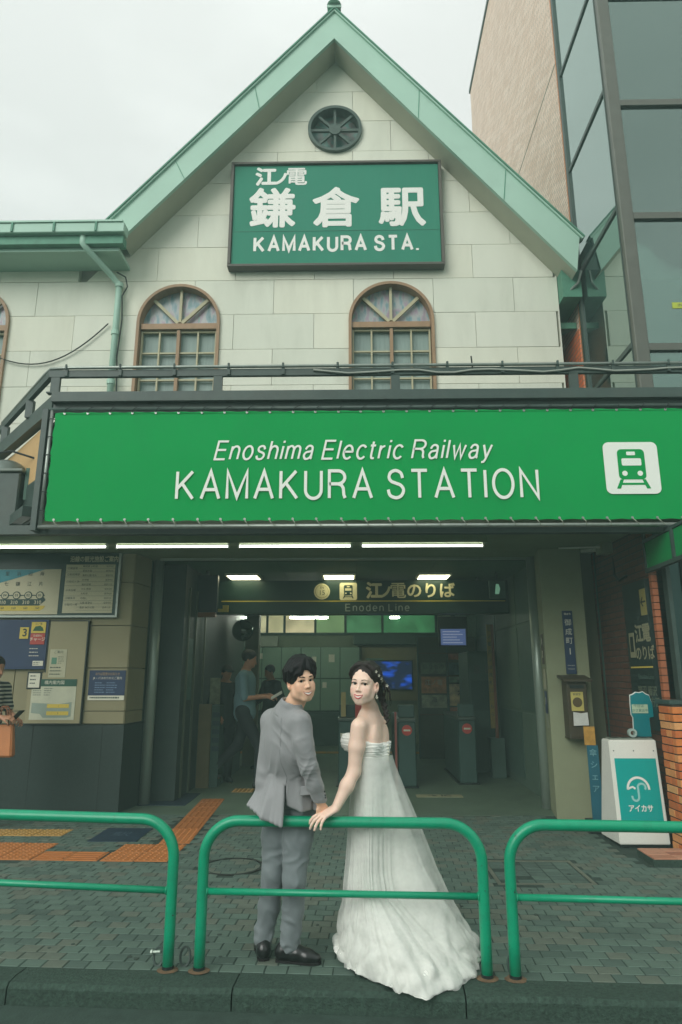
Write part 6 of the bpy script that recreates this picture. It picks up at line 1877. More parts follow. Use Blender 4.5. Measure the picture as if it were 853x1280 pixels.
# ---- head ---------------------------------------------------------------
def head(F, c, M, s=1.0, female=False, smile=.006):
    W = lambda x, y, z: c + M @ (V3(x, y, z) * s)
    E = lambda p, r, k=.02, sub=False: F.ell(W(*p), np.array(r) * s, M, k * s, sub)
    K = lambda p, q, ra, rb, k=.02, sub=False: F.cone(W(*p), W(*q), ra * s, rb * s, k * s, sub)
    E((0, -.018, .040), (.074, .092, .078))
    E((0, .018, -.026), (.060 if female else .057, .064, .083), .03)
    jw = .050 if female else .055
    E((0, .058, -.098), (.017 if female else .021, .016, .015), .026)
    for x in (-1, 1):
        K((x * .054, -.004, -.040), (x * jw * .86, .014, -.074), .018, .014, .025)
        K((x * jw * .86, .014, -.074), (x * .016, .058, -.100), .014, .012, .025)
        E((x * .037, .054, -.026), (.024, .020, .020), .022)          # cheekbone
        E((x * .032, .056, -.052), (.021, .019, .017), .022)          # smile cheek
        E((x * .034, .026, -.060), (.018, .030, .030), .03)           # side of the jaw
        E((x * .0785, -.008, -.014), (.009, .018, .030), .010)        # ear
        E((x * .080, -.002, -.012), (.006, .009, .016), .006, True)
        E((x * .074, -.004, -.036), (.007, .008, .009), .008)
    K((-.036, .066, .020), (.036, .066, .020), .012, .012, .02)       # brow
    K((0, .076, .004), (0, .0915, -.029), .0062, .0074, .012)          # nose
    E((0, .0945, -.0345), (.0088, .0088, .0078), .010)
    for x in (-1, 1):
        E((x * .0115, .085, -.0375), (.0062, .0085, .0062), .008)
        E((x * .0055, .093, -.0430), (.0030, .0045, .003), .003, True)  # nostril
        E((x * .031, .094, -.001), (.017, .014, .010), .014, True)    # eye hollow
    E((0, .070, -.072), (.026, .016, .020), .02)                      # mouth mound
    # eye openings
    eyes = []
    for x in (-1, 1):
        # find the skin depth in front of the eye
        best = None
        for y in np.linspace(.11, .05, 61):
            p = W(x * .031, y, -.001)
            ii = [int(np.clip(np.searchsorted(a, q), 0, len(a) - 1)) for a, q in zip(F.ax, p)]
            if F.d[ii[0], ii[1], ii[2]] < 0: best = y; break
        ys = best or .075
        eyes.append((x * .031, ys))
    hz = .0070 if female else .0060
    for x, ys in eyes:
        sg = 1 if x > 0 else -1
        F.ell(W(x, ys + .002, 0), V3(.0182, .016, hz) * s, M, .003 * s, True)
        for q in range(4):      # lids
            a0, a1 = math.pi * q / 4, math.pi * (q + 1) / 4
            pt = lambda a: W(x + .0188 * math.cos(a), ys - .0005 - .0035 * abs(math.cos(a)) ** 2, (hz + .0022) * math.sin(a))
            F.cone(pt(a0), pt(a1), .0022 * s, .0022 * s, .002 * s)
    return dict(c=c, M=M, s=s, eyes=eyes, hz=hz, W=W, smile=smile)

def segdist(P, pts):
    d = np.full(len(P), 9.0)
    for a, b in zip(pts[:-1], pts[1:]):
        ba = b - a; t = np.clip(((P - a) @ ba) / (ba @ ba), 0, 1)
        d = np.minimum(d, np.linalg.norm(P - a - t[:, None] * ba, axis=1))
    return d

def face_tone(P, H, base, lip, blush):
    base = np.array(lin(base)); blush = np.array(lin(blush))
    col = np.tile(base, (len(P), 1))
    q = (P - H['c']) @ H['M'] / H['s']
    near = (np.abs(q) < .16).all(1)
    for x in (-1, 1):
        g = np.exp(-(((q[:, 0] - x * .042) / .022) ** 2 + ((q[:, 2] + .036) / .020) ** 2)) * (q[:, 1] > .0) * near * .34
        col = col * (1 - g[:, None]) + blush * g[:, None]
        g = np.exp(-(((q[:, 0] - x * .078) / .012) ** 2 + ((q[:, 2] + .01) / .03) ** 2)) * near * .35
        col = col * (1 - g[:, None]) + blush * g[:, None]
    return col

def face_parts(par, H, body, browcol, lash=True, browlen=1.0, female=False):
    c, M, s, W = H['c'], H['M'], H['s'], H['W']
    me = body.data
    bvh = BVHTree.FromPolygons([v.co[:] for v in me.vertices], [p.vertices[:] for p in me.polygons])
    def onface(x, z, off=.0008):
        o = W(x, .2, z); d = -M[:, 1]
        hit = bvh.ray_cast(Vector(o), Vector(d), .4)
        return np.array(hit[0]) + M[:, 1] * off if hit[0] is not None else W(x, .075, z)
    M_eye = mat('eye_white', (206, 200, 190), .2, var=.02); M_iris = mat('iris_dark', (34, 24, 20), .12, var=.05); M_lash = mat('lash_black', (22, 18, 18), .6)
    M_brow = mat('brow_' + browcol, (42, 34, 30) if browcol == 'dark' else (66, 50, 40), .7)
    M_lip = mat('lip_rose', (196, 96, 94), .35, var=.05) if female else mat('lip_natural', (186, 122, 106), .45, var=.05)
    M_teeth = mat('teeth', (240, 236, 226), .25, var=.02)
    for x, ys in H['eyes']:
        b = BM(); R_ = .0118 * s
        cc = W(x, ys - .0128, 0)
        bmesh.ops.create_uvsphere(b, u_segments=16, v_segments=10, radius=R_, matrix=Matrix.Translation(cc))
        e = obj('eye', b, M_eye, par, smooth=True)
        tgt = nrm(V3(0, 0, 1.58) - cc)
        b = BM(); q = Vector(tgt).to_track_quat('Z', 'Y').to_matrix().to_4x4()
        bmesh.ops.create_uvsphere(b, u_segments=14, v_segments=8, radius=.0070 * s, matrix=Matrix.Translation(cc + tgt * R_ * .93) @ q @ Matrix.Diagonal((1, 1, .34, 1)))
        obj('iris', b, M_iris, e, smooth=True)
        b = BM()
        pts = []
        for k in range(7):
            a = math.pi * (k / 6)
            pts.append(onface(x + .0192 * math.cos(a), (H['hz'] + .0008) * math.sin(a) + .0002, .0006))
        tube(b, pts, [.0009 * s] + [.0021 * s if female else .0016 * s] * 5 + [.0010 * s], 6)
        obj('eyelashes', b, M_lash, par, smooth=True)
        sg = 1 if x > 0 else -1
        b = BM(); pts = []
        for k in range(7):
            f = k / 6
            pts.append(onface(sg * (.0145 + .035 * f * browlen), .0205 + .0045 * math.sin(math.pi * min(1, f * 1.25) * .62) - .0030 * max(0, f - .6) / .4, .0004))
        tube(b, pts, [.0026 * s, .0036 * s, .0038 * s, .0036 * s, .0030 * s, .0022 * s, .0010 * s] if not female else [.0016 * s, .0022 * s, .0023 * s, .0021 * s, .0018 * s, .0012 * s, .0006 * s], 6)
        obj('eyebrow', b, M_brow, par, smooth=True)
    # open smile: a crescent of teeth between two lips, all lying on the face
    N_ = 15
    us = [-1 + 2 * k / (N_ - 1) for k in range(N_)]
    hw = .0280 if female else .0290
    zu = lambda u: -.0655 + .0065 * u * u + (.0010 if abs(u) < .08 else 0) * -1
    zl = lambda u: -.0785 + .0195 * u * u
    b = BM()
    g = [[b.verts.new(onface(hw * u * .97, zu(u) * (1 - f) + zl(u) * f, .0002)) for f in (0, .33, .67, 1)] for u in us]
    for k in range(N_ - 1):
        for j in range(3): b.faces.new((g[k][j], g[k + 1][j], g[k + 1][j + 1], g[k][j + 1]))
    obj('teeth', b, M_teeth, par, smooth=True)
    b = BM(); tube(b, [onface(hw * u, zu(u) + .0012, .0002) for u in us], [(.0012 + (.0022 if female else .0016) * (1 - abs(u) ** 2.5)) * s for u in us], 7); obj('upper_lip', b, M_lip, par, smooth=True)
    b = BM(); tube(b, [onface(hw * u, zl(u) - .0018, .0002) for u in us], [(.0012 + (.0032 if female else .0026) * (1 - abs(u) ** 2.5)) * s for u in us], 7); obj('lower_lip', b, M_lip, par, smooth=True)
    return onface

# ---- hand: palm, five fingers of different lengths, thumb from the side of the palm
def hand(F, wrist, d, n, side, s=1.0, curl=(.35, .35, .4, .45), spread=.10, thumb=(.7, .4), k=.004, bend_to=None):
    """d: wrist to knuckles, n: back-of-hand normal, side: +1 when the thumb lies on d x n side"""
    d = nrm(d); n = nrm(np.asarray(n, float) - d * (np.asarray(n, float) @ d)); t = np.cross(d, n) * side
    wr = np.asarray(wrist, float)
    L_ = .085 * s
    base = wr + d * .012 * s
    for j, off in enumerate((.030, .010, -.010, -.028)):
        kn = wr + d * (L_ * (1.0, 1.03, .98, .90)[j]) + t * off * s + n * (.004 * s)
        F.cone(base + t * off * .55 * s, kn, .0125 * s, .0095 * s, .010 * s)
        ln = np.array([(.040, .024, .020), (.044, .027, .021), (.041, .025, .020), (.032, .019, .018)][j]) * s
        a = 0; p = kn
        fan = spread * (1.2, .35, -.45, -1.3)[j]
        dd = nrm(d + t * fan)
        rr = [.0096, .0090, .0082, .0066] if j < 3 else [.0084, .0078, .0071, .0058]
        for q in range(3):
            a += curl[j] * (.75, 1.0, .7)[q]
            v = dd * math.cos(a) - n * math.sin(a)
            p2 = p + v * ln[q]
            F.cone(p, p2, rr[q] * s, rr[q + 1] * s, k * s)
            p = p2
    tb = wr + d * .022 * s + t * .026 * s - n * .004 * s
    v = nrm(d * math.cos(thumb[0]) + t * math.sin(thumb[0]) - n * thumb[1] * .5)
    t1 = tb + v * .038 * s
    v2 = nrm(v + d * .35 - n * thumb[1] * .6); t2 = t1 + v2 * .030 * s
    v3 = nrm(v2 - n * thumb[1] * .3 + d * .1); t3 = t2 + v3 * .022 * s
    F.cone(wr + d * .008 * s + t * .012 * s, tb, .013 * s, .012 * s, .010 * s)
    F.cone(tb, t1, .0118 * s, .0100 * s, .006 * s); F.cone(t1, t2, .0098 * s, .0088 * s, .004 * s); F.cone(t2, t3, .0088 * s, .0066 * s, .004 * s)

def vnoise(P, sc, seed=0.0):
    return np.array([mnoise.noise(Vector((p[0] * sc[0] + seed, p[1] * sc[1] + seed, p[2] * sc[2] + seed))) for p in P])

def fabric(name, rgb, rough=.7, weave=900, bump=.08, var=.05, sheen=.15, vscale=3):
    return mat(name, rgb, rough, var=var, vscale=vscale, bump=bump, bscale=weave, sheen=sheen, spec=.3)

# ------------------------------------------------------------------ the groom
def groom():
    g = thing('person', 'man in a grey suit leaning back on the rail and smiling over his shoulder', 'person', (-.40, 4.33, 0))
    hc = V3(-.309, 4.07, 1.552)
    MH = frame((.50, -.866), roll=R(-6), pitch=R(0))
    s = .99
    F = Field(rng(-.68, -.05, .0034), rng(3.86, 4.66, .0034), zgrid([(-.01, .78, .010), (.78, .95, .0034), (.95, 1.32, .008), (1.32, 1.76, .0034)]))
    H = head(F, hc, MH, s, smile=.007)
    S = V3(-.402, 4.150, 1.332); rm = V3(.64, -.77, 0); fm = V3(.77, .64, 0)
    F.cone(hc + MH @ V3(0, -.025, -.07), S + V3(0.02, .0, .03), .056, .060, .03)
    F.cone(S + V3(0, 0, .0), S + rm * .12, .045, .045, .04); F.cone(S + V3(0, 0, .0), S - rm * .12, .045, .045, .04)
    pel = V3(-.385, 4.315, .88)
    F.chain([S + V3(0, 0, -.02), (S + pel) / 2, pel], [.072, .078, .10], .05)
    sr, er, wr = S + rm * .152 + V3(0, 0, -.012), V3(-.258, 4.035, 1.085), V3(-.196, 4.105, .885)
    sl, el, wl = S - rm * .152 + V3(0, 0, -.018), V3(-.50, 4.43, 1.07), V3(-.37, 4.52, .93)
    F.chain([sr, er, wr], [.05, .038, .026], .02); F.chain([sl, el, wl], [.05, .038, .026], .02)
    hand(F, wr + V3(.004, .006, -.012), (.35, .38, -.8), (.35, -.8, .25), 1, .98, curl=(.7, .7, .7, .7), thumb=(.5, .5))
    hand(F, wl, (.8, .35, -.35), (-.2, .3, .8), -1, .98, curl=(.5, .5, .55, .6))
    lh, lk, la = V3(-.455, 4.345, .86), V3(-.478, 4.35, .45), V3(-.535, 4.39, .09)
    rh, rk, ra = V3(-.315, 4.275, .86), V3(-.348, 4.265, .44), V3(-.372, 4.315, .085)
    F.chain([lh, lk, la], [.075, .05, .035], .03); F.chain([rh, rk, ra], [.075, .05, .035], .03)
    for a, dv in ((la, V3(-.25, .95, 0)), (ra, V3(.97, -.05, 0))):
        F.cone(a + V3(0, 0, -.04), a + nrm(dv) * .13 + V3(0, 0, -.055), .035, .025, .02)
    body, P, Q = F.surf('body', M_skin, g)
    col = face_tone(P, H, (234, 190, 160), None, (232, 166, 140))
    settone(body, col)
    face_parts(g, H, body, 'dark')
    # hair: tufts flowing from the crown over a cap
    W = H['W']
    def hp(v, off):      # point on the scalp ellipsoid in direction v
        v = nrm(v); rx, ry, rz = .076 + off, .095 + off, .082 + off
        t = 1 / math.sqrt((v[0] / rx) ** 2 + (v[1] / ry) ** 2 + (v[2] / rz) ** 2)
        return W(*(V3(0, -.018, .036) + v * t))
    FH = Field(rng(-.50, -.14, .0036), rng(3.86, 4.24, .0036), rng(1.38, 1.74, .0036))
    FH.ell(W(0, -.024, .046), V3(.092, .106, .094) * s, MH, .01)
    FH.ell(W(0, .085, -.030), V3(.064, .060, .094) * s, MH, .008, True)
    FH.ell(W(0, .03, -.115), V3(.10, .11, .060) * s, MH, .012, True)
    FH.cone(W(-.2, .035, -.080), W(.2, .035, -.080), .056 * s, .056 * s, .01, True)
    r = random.Random(5)
    part = V3(-.18, .45, .90)
    for k in range(150):
        az = r.uniform(-math.pi, math.pi)
        el0 = r.uniform(.35, 1.0)
        fx, fy = math.sin(az), math.cos(az)
        start = nrm(part * 1.0 + V3(fx, fy, 0) * .22 * r.random())
        front = fy > .35
        zend = (r.uniform(-.20, .24) if front else r.uniform(-.72, -.30))
        if front and abs(fx) < .22: zend = r.uniform(.20, .42)
        end = nrm(V3(fx, fy, zend))
        pts = []
        n = 6
        lift = r.uniform(.008, .030)
        for q in range(n):
            f = q / (n - 1)
            v = nrm(start * (1 - f) + end * f + V3(0, 0, .10 * math.sin(math.pi * f)))
            pts.append(hp(v, lift * (.55 + .45 * math.sin(math.pi * min(1, f + .25))) ))
        FH.chain(pts, [.010, .012, .012, .010, .007, .003], .004)
    # fringe falling to both sides of the parting
    for k in range(26):
        f0 = k / 25
        sx = -1 if k % 2 else 1
        a = hp(V3(-.10, .55, .80), .012)
        e = hp(V3(sx * (.40 + .56 * f0), .86 - .55 * f0, .16 - .48 * f0), .012 + .008 * r.random())
        m_ = hp(V3(sx * (.16 + .35 * f0), .80 - .2 * f0, .60 - .25 * f0), .020)
        FH.chain([a, m_, e], [.010, .011, .003], .004)
    M_hair = mat('hair_black', (15, 15, 17), .5, var=.25, vscale=60, stretch=(2.2, 2.2, .35), bump=.5, bscale=160, spec=.28)
    def hairdisp(P, vn): return .0016 * vnoise(P, (85, 85, 16))
    FH.surf('hair', M_hair, g, disp=hairdisp, smooth_it=3)
    # trousers
    M_tr = fabric('suit_trouser_grey', (120, 128, 130), .6, var=.05)
    T = Field(rng(-.68, -.14, .006), rng(4.10, 4.56, .006), rng(.05, 1.0, .006))
    T.cone(lh + V3(-.01, .01, .05), rh + V3(.01, 0, .05), .105, .10, .05)
    for h, k_, a in ((lh, lk, la), (rh, rk, ra)):
        T.chain([h, (h + k_) / 2 + V3(0, .0, 0), k_, (k_ + a) / 2 + V3(.004, .004, 0), a + V3(0, 0, .005)], [.099, .085, .068, .061, .055], .02)
    # flat hem
    for a in (la, ra): T.rbox(a + V3(0, 0, -.08), V3(.12, .12, .05), np.eye(3), .0, .004, True)
    def trdisp(P, vn):
        z = P[:, 2]
        knee = np.exp(-((z - .44) / .10) ** 2); ank = np.exp(-((z - .14) / .08) ** 2); hip = np.exp(-((z - .78) / .10) ** 2)
        n1 = vnoise(P, (9, 9, 9))
        w1 = np.exp(-2 * np.sin(z * 27 + P[:, 0] * 17 + n1 * 3) ** 2) * 1.6 - .7
        w2 = np.exp(-2 * np.sin(z * 17 - P[:, 0] * 22 + n1 * 4 + 1) ** 2) * 1.6 - .7
        return .0052 * w1 * (ank * 1.4 + .5 * knee + .6 * hip) + .0034 * w2 + .004 * vnoise(P, (10, 10, 4))
    T.surf('trousers', M_tr, g, disp=trdisp)
    # trouser crease on the back of each leg
    # shoes
    M_sh = mat('shoe_black', (22, 24, 24), .28, var=.12, vscale=20, spec=.6)
    M_sole = mat('shoe_sole', (18, 18, 18), .7)
    for a, dv in ((la, V3(-.22, .97, 0)), (ra, V3(.985, -.17, 0))):
        dv = nrm(dv); sv = V3(dv[1], -dv[0], 0)
        B = Field(rng(a[0] - .24, a[0] + .26, .005), rng(a[1] - .24, a[1] + .28, .005), rng(0.0, .17, .005))
        hl = V3(a[0], a[1], .04) - dv * .045
        B.ell(hl + V3(0, 0, .012), (.040, .040, .046), None, .02)
        B.chain([hl, hl + dv * .09 + V3(0, 0, .008), hl + dv * .15 - V3(0, 0, .008), hl + dv * .205 - V3(0, 0, .012)], [.036, .039, .040, .024], .02)
        B.cone(hl + V3(0, 0, .03) + dv * .02, hl + dv * .045 + V3(0, 0, .075), .036, .038, .02)
        B.rbox(V3(a[0], a[1], -.034), V3(.4, .4, .04), np.eye(3), .0, .002, True)
        so, _, _ = B.surf('shoe', M_sh, g)
        b = BM(); poly = []
        prof = [(-.084, .0), (-.075, .030), (-.03, .036), (.03, .034), (.09, .041), (.145, .040), (.178, .021), (.186, 0)]
        full = prof + [(x, -y) for x, y in prof[::-1][1:-1]]
        prism(b, [tuple((V3(a[0], a[1], 0) + dv * x + sv * y)[:2]) for x, y in full], .001, .014, 'z')
        obj('sole', b, M_sole, so)
    # jacket
    M_j = fabric('suit_jacket_grey', (143, 144, 145), .5, var=.05, sheen=.25)
    J = Field(rng(-.70, -.10, .0045), rng(3.90, 4.64, .0045), rng(.70, 1.46, .0045))
    J.cone(S + rm * .11 + V3(0, 0, -.02), S - rm * .11 + V3(0, 0, -.025), .062, .062, .05)
    J.cone(S + V3(.012, -.0, .065), S + rm * .12 + V3(0, 0, -.005), .05, .046, .05); J.cone(S + V3(.012, 0, .065), S - rm * .12 + V3(0, 0, -.012), .05, .046, .05)
    chest = S + V3(.01, .02, -.13)
    MB = np.stack([rm, fm, V3(0, 0, 1)], 1)
    J.ell(chest, (.168, .122, .20), MB, .05)
    waist = V3(-.388, 4.255, 1.06)
    J.ell(waist, (.165, .120, .17), MB, .06)
    J.ell(V3(-.382, 4.275, .93), (.168, .135, .12), MB, .06)
    # skirts of the jacket: panels hanging from waist to hem; the rear left one rides out over the rail
    def panel(top, bot, r_=.012, k=.02):
        n = len(top)
        for i in range(n - 1):
            for f in np.linspace(0, 1, 5):
                a_ = np.array(top[i]) * (1 - f) + np.array(top[i + 1]) * f; b_ = np.array(bot[i]) * (1 - f) + np.array(bot[i + 1]) * f
                J.cone(a_, b_, r_ * 1.3, r_, k)
    panel([(-.515, 4.28, 1.0), (-.47, 4.17, 1.0), (-.40, 4.135, 1.0)], [(-.612, 4.165, .855), (-.52, 4.092, .805), (-.412, 4.075, .762)])
    panel([(-.395, 4.13, .98), (-.32, 4.12, 1.0), (-.25, 4.17, 1.0)], [(-.378, 4.135, .865), (-.30, 4.12, .838), (-.222, 4.17, .842)], k=.015)
    panel([(-.25, 4.17, 1.0), (-.23, 4.28, .98)], [(-.222, 4.17, .842), (-.20, 4.30, .85)])
    J.cone(V3(-.515, 4.25, 1.22), V3(-.545, 4.215, .98), .05, .04, .05)
    # the vent
    J.rbox(V3(-.394, 4.10, .87), V3(.0045, .06, .10), np.eye(3), .0, .003, True)
    # sleeves
    J.chain([sr + V3(0, 0, .005), sr * .5 + er * .5 + V3(-.006, -.004, 0), er, er * .5 + wr * .5, wr + V3(0, 0, .012)], [.064, .060, .052, .047, .041], .018)
    J.chain([sl, el, wl], [.07, .058, .045], .03)
    J.rbox(wr + V3(.012, 0, -.042), V3(.06, .06, .035), np.eye(3), .0, .004, True)
    # stand of the collar round the neck, cut hollow
    n0 = V3(-.388, 4.125, 1.352); n1 = V3(-.366, 4.098, 1.425)
    hx = nrm(n1 - n0); ex = nrm(np.cross(hx, V3(.3, 1, 0))); ey = np.cross(hx, ex)
    J.cone(n0, n1 - hx * .012, .086, .070, .03)
    nb = n1 - hx * .012
    J.cone(nb + hx * .004, nb + hx * .12, .057, .066, .004, True)
    J.cone(nb - hx * .03, nb + hx * .02, .054, .057, .004, True)
    # seams: centre back and armhole
    def jdisp(P, vn):
        z = P[:, 2]
        ds = np.linalg.norm(P - er, axis=1); dsh = np.linalg.norm(P - (sr + V3(-.04, -.05, -.08)), axis=1)
        n1 = vnoise(P, (7, 7, 5)); n2 = vnoise(P, (16, 16, 10), 4)
        el_ = np.exp(-(ds / .10) ** 2); w_ = np.exp(-((z - 1.03) / .10) ** 2); cu = np.exp(-(np.linalg.norm(P - wr, axis=1) / .09) ** 2)
        f1 = np.sin(z * 85 + (P[:, 0] - P[:, 1]) * 45 + n1 * 5)
        f2 = np.sin(z * 48 - P[:, 0] * 60 + n1 * 4)
        rid = lambda a: np.exp(-2.2 * np.sin(a) ** 2) * 1.5 - .7
        return .0026 * rid(f1 * 1.1 + 2 * n2) * (el_ + .7 * cu) + .0042 * rid((z * 22 - P[:, 0] * 26 + n1 * 4)) * w_ + .0045 * rid((P[:, 0] * .9 + z * .7) * 38 + 3 * n1) * np.exp(-(dsh / .15) ** 2) + .003 * rid((P[:, 0] * 1.0 - z * .35) * 30 + 3 * n1) * np.exp(-((z - 1.22) / .09) ** 2) + .005 * n1 + .0022 * n2
    jo, _, _ = J.surf('jacket', M_j, g, disp=jdisp)
    M_seam = mat('jacket_seam', (120, 122, 122), .8)
    def seam(pts, r_=.0016):
        bv = BVHTree.FromPolygons([v.co[:] for v in jo.data.vertices], [p.vertices[:] for p in jo.data.polygons])
        out = []
        P_ = [np.array(p) for p in pts]
        for a_, b_ in zip(P_, P_[1:]):
            for f in np.linspace(0, 1, 8):
                h = bv.find_nearest(Vector(a_ * (1 - f) + b_ * f))
                if h[0] is not None and (not out or (h[0] - out[-1]).length > .004): out.append(h[0] + h[1] * .0006)
        if len(out) > 2: obj('seam', tube(BM(), out, r_, 5), M_seam, jo, smooth=True)
    seam([n0 + V3(-.03, -.09, .0), V3(-.425, 4.03, 1.25), V3(-.408, 4.08, 1.1), V3(-.397, 4.06, .98)], .0011)
    # turned-down collar
    b = BM(); n = 36; rows = []
    for hgt, rr in ((.020, .0585), (.052, .0600), (.058, .0635), (.052, .0670), (.020, .0790), (-.004, .0900), (-.006, .0850)):
        rows.append([b.verts.new(n0 + hx * (hgt + .012) + (ex * math.cos(a_) + ey * math.sin(a_)) * rr) for a_ in [2 * math.pi * k / n for k in range(n)]])
    for p_, q_ in zip(rows, rows[1:]):
        for k in range(n): b.faces.new((p_[k], p_[(k + 1) % n], q_[(k + 1) % n], q_[k]))
    obj('collar', b, mat('collar_grey', (152, 153, 153), .55, bump=.08, bscale=900, sheen=.25), jo, smooth=True)
    # shirt collar
    b = BM()
    M_shirt = fabric('shirt_silver', (176, 180, 178), .5, var=.04)
    n = 28
    rows = []
    for zt, rr in ((-.02, .055), (.016, .0565), (.022, .055), (.016, .052)):
        rows.append([b.verts.new(nb + ex * rr * math.cos(2 * math.pi * k / n) + ey * rr * math.sin(2 * math.pi * k / n) + hx * zt) for k in range(n)])
    for p_, q_ in zip(rows, rows[1:]):
        for k in range(n): b.faces.new((p_[k], p_[(k + 1) % n], q_[(k + 1) % n], q_[k]))
    obj('shirt_collar', b, M_shirt, g, smooth=True)
    # pocket flap
    b = BM()
    MF = Matrix.Translation((-.268, 4.098, .945)) @ Matrix(((.93, .36, 0), (-.36, .93, 0), (0, 0, 1))).to_4x4() @ Matrix.Rotation(R(-8), 4, 'Y')
    box(b, -.048, .048, -.010, .004, -.026, .026, bev=.004, M=MF); obj('pocket_flap', b, mat('flap_grey', (138, 139, 140), .6, bump=.08, bscale=900), g)
    for i in range(3):
        p = np.array(BVHTree.FromPolygons([v.co[:] for v in jo.data.vertices], [q_.vertices[:] for q_ in jo.data.polygons]).find_nearest(Vector(wr + V3(.05, -.035, .025 + i * .017)))[0])
        b = BM(); bmesh.ops.create_uvsphere(b, u_segments=8, v_segments=6, radius=.0055, matrix=Matrix.Translation(p)); obj('cuff_button', b, M_black, g, smooth=True)
    return g
groom()
# ------------------------------------------------------------------ the bride
def bride():
    g = thing('person', 'woman in a white strapless gown turning to smile with one hand on the rail', 'person', (.15, 4.35, 0))
    hc = V3(.064, 4.19, 1.533)
    MH = frame((-.40, -.917), roll=R(4), pitch=R(0))
    s = 1.03
    S = V3(.096, 4.32, 1.285); d = nrm(V3(-.902, .431, 0)); lf = nrm(V3(-.431, -.902, 0))
    F = Field(rng(-.30, .32, .0034), rng(4.00, 4.72, .0034), zgrid([(.66, .74, .01), (.74, .92, .0034), (.92, 1.24, .006), (1.24, 1.70, .0034)]))
    H = head(F, hc, MH, s, True, smile=.0075)
    F.chain([hc + MH @ V3(0, -.028, -.065), S + V3(.006, -.02, .10), S + V3(.0, 0, .03)], [.046, .043, .060], .03)
    F.cone(S + V3(0, 0, .035), S + lf * .13 + V3(0, 0, .012), .050, .044, .05); F.cone(S + V3(0, 0, .035), S - lf * .13 + V3(0, 0, .012), .050, .044, .05)
    MB = np.stack([-lf, d, V3(0, 0, 1)], 1)
    F.ell(S + V3(.006, 0, -.08), (.135, .088, .15), MB, .05)
    F.ell(S + V3(.015, .0, -.23), (.108, .08, .15), MB, .05)
    for q in (-1, 1): F.ell(S + lf * q * .072 + d * .095 + V3(0, 0, -.095), (.052, .05, .05), MB, .03)
    # shoulder blades and the hollow of the spine
    for q in (-1, 1): F.ell(S + lf * q * .075 - d * .068 + V3(0, 0, -.07), (.04, .022, .065), MB, .03)
    F.cone(S - d * .108 + V3(.003, 0, -.01), S - d * .10 + V3(.01, 0, -.2), .018, .016, .02, True)
    sl, el, wl = S + lf * .158 + V3(0, 0, .0), V3(.000, 4.185, 1.035), V3(-.106, 4.120, .846)
    sr, er, wr = S - lf * .158, V3(.15, 4.58, 1.05), V3(.03, 4.60, .90)
    F.chain([sl, sl * .55 + el * .45, el, el * .6 + wl * .4, wl], [.047, .046, .038, .040, .0255], .02)
    F.chain([sr, er, wr], [.045, .036, .025], .02)
    # left hand flat over the rail, fingers draped over its front
    hand(F, wl, (-.84, -.34, -.40), (-.34, -.42, .84), 1, 1.04, curl=(.34, .36, .38, .42), spread=.26, thumb=(.6, .3))
    hand(F, wr, (-.8, .2, -.3), (0, .4, .8), -1, .9, curl=(.5, .5, .55, .6))
    body, P, Q = F.surf('body', tonemat('skin_fair', .46, sss=.12), g)
    col = face_tone(P, H, (240, 208, 188), None, (238, 174, 160))
    # nails
    settone(body, col)
    onface = face_parts(g, H, body, 'brown', female=True)
    W = H['W']
    def hp(v, off):
        v = nrm(v); rx, ry, rz = .076 + off, .095 + off, .082 + off
        t = 1 / math.sqrt((v[0] / rx) ** 2 + (v[1] / ry) ** 2 + (v[2] / rz) ** 2)
        return W(*(V3(0, -.018, .036) + v * t))
    FH = Field(rng(-.08, .30, .0036), rng(4.04, 4.46, .0036), rng(1.26, 1.70, .0036))
    FH.ell(W(0, -.024, .042), V3(.080, .096, .084) * s, MH, .01)
    FH.ell(W(-.004, .086, -.020), V3(.061, .058, .080) * s, MH, .006, True)
    FH.ell(W(0, .05, -.12), V3(.12, .10, .070) * s, MH, .01, True)
    r = random.Random(9)
    root = V3(.10, .62, .78)          # parting slightly to her left
    knot = V3(-.35, -.80, -.38) * 1.0
    # her left is -x: swept bands from the parting back over the ears to the nape
    for k in range(120):
        sx = -1 if k % 2 else 1
        f0 = r.random()
        a_ = nrm(root * (1 - f0 * .9) + V3(.05, -.55, .85) * f0 * .9 + V3(sx * .03, 0, 0))
        mid = nrm(V3(sx * (.98 + .1 * r.random()), .42 - 1.05 * f0 + .1 * r.random(), .42 - .25 * (1 - f0)))
        low = nrm(V3(sx * .92, -.28 - .5 * f0, -.18 - .1 * r.random()))
        end = nrm(V3(sx * .25 - .2, -.95, -.42))
        lift = r.uniform(.004, .013)
        pts = [hp(a_, lift * .8)] + [hp(nrm(a_ * (1 - f) + mid * f), lift * 1.25) for f in (.33, .66)] + [hp(mid, lift * 1.1), hp(nrm(mid + low), lift), hp(low, lift * .9), hp(nrm(low + end), lift), hp(end, lift * .9)]
        FH.chain(pts, [.007, .009, .010, .010, .010, .010, .010, .008], .004)
    # low braid falling behind the shoulder
    bp = [hp(V3(-.55, -.75, -.35), .012), V3(.165, 4.275, 1.455), V3(.185, 4.255, 1.405), V3(.195, 4.245, 1.355), V3(.20, 4.245, 1.315)]
    FH.chain(bp, [.024, .019, .015, .012, .008], .01)
    for i in range(14):
        f = i / 13; n = len(bp) - 1; q = min(int(f * n), n - 1); c_ = bp[q] * (1 - (f * n - q)) + bp[q + 1] * (f * n - q)
        sg = 1 if i % 2 else -1
        FH.cone(c_ + V3(.014 * sg, -.012, .010), c_ + V3(-.006 * sg, -.013, -.016), .0100 - .004 * f, .006, .003)
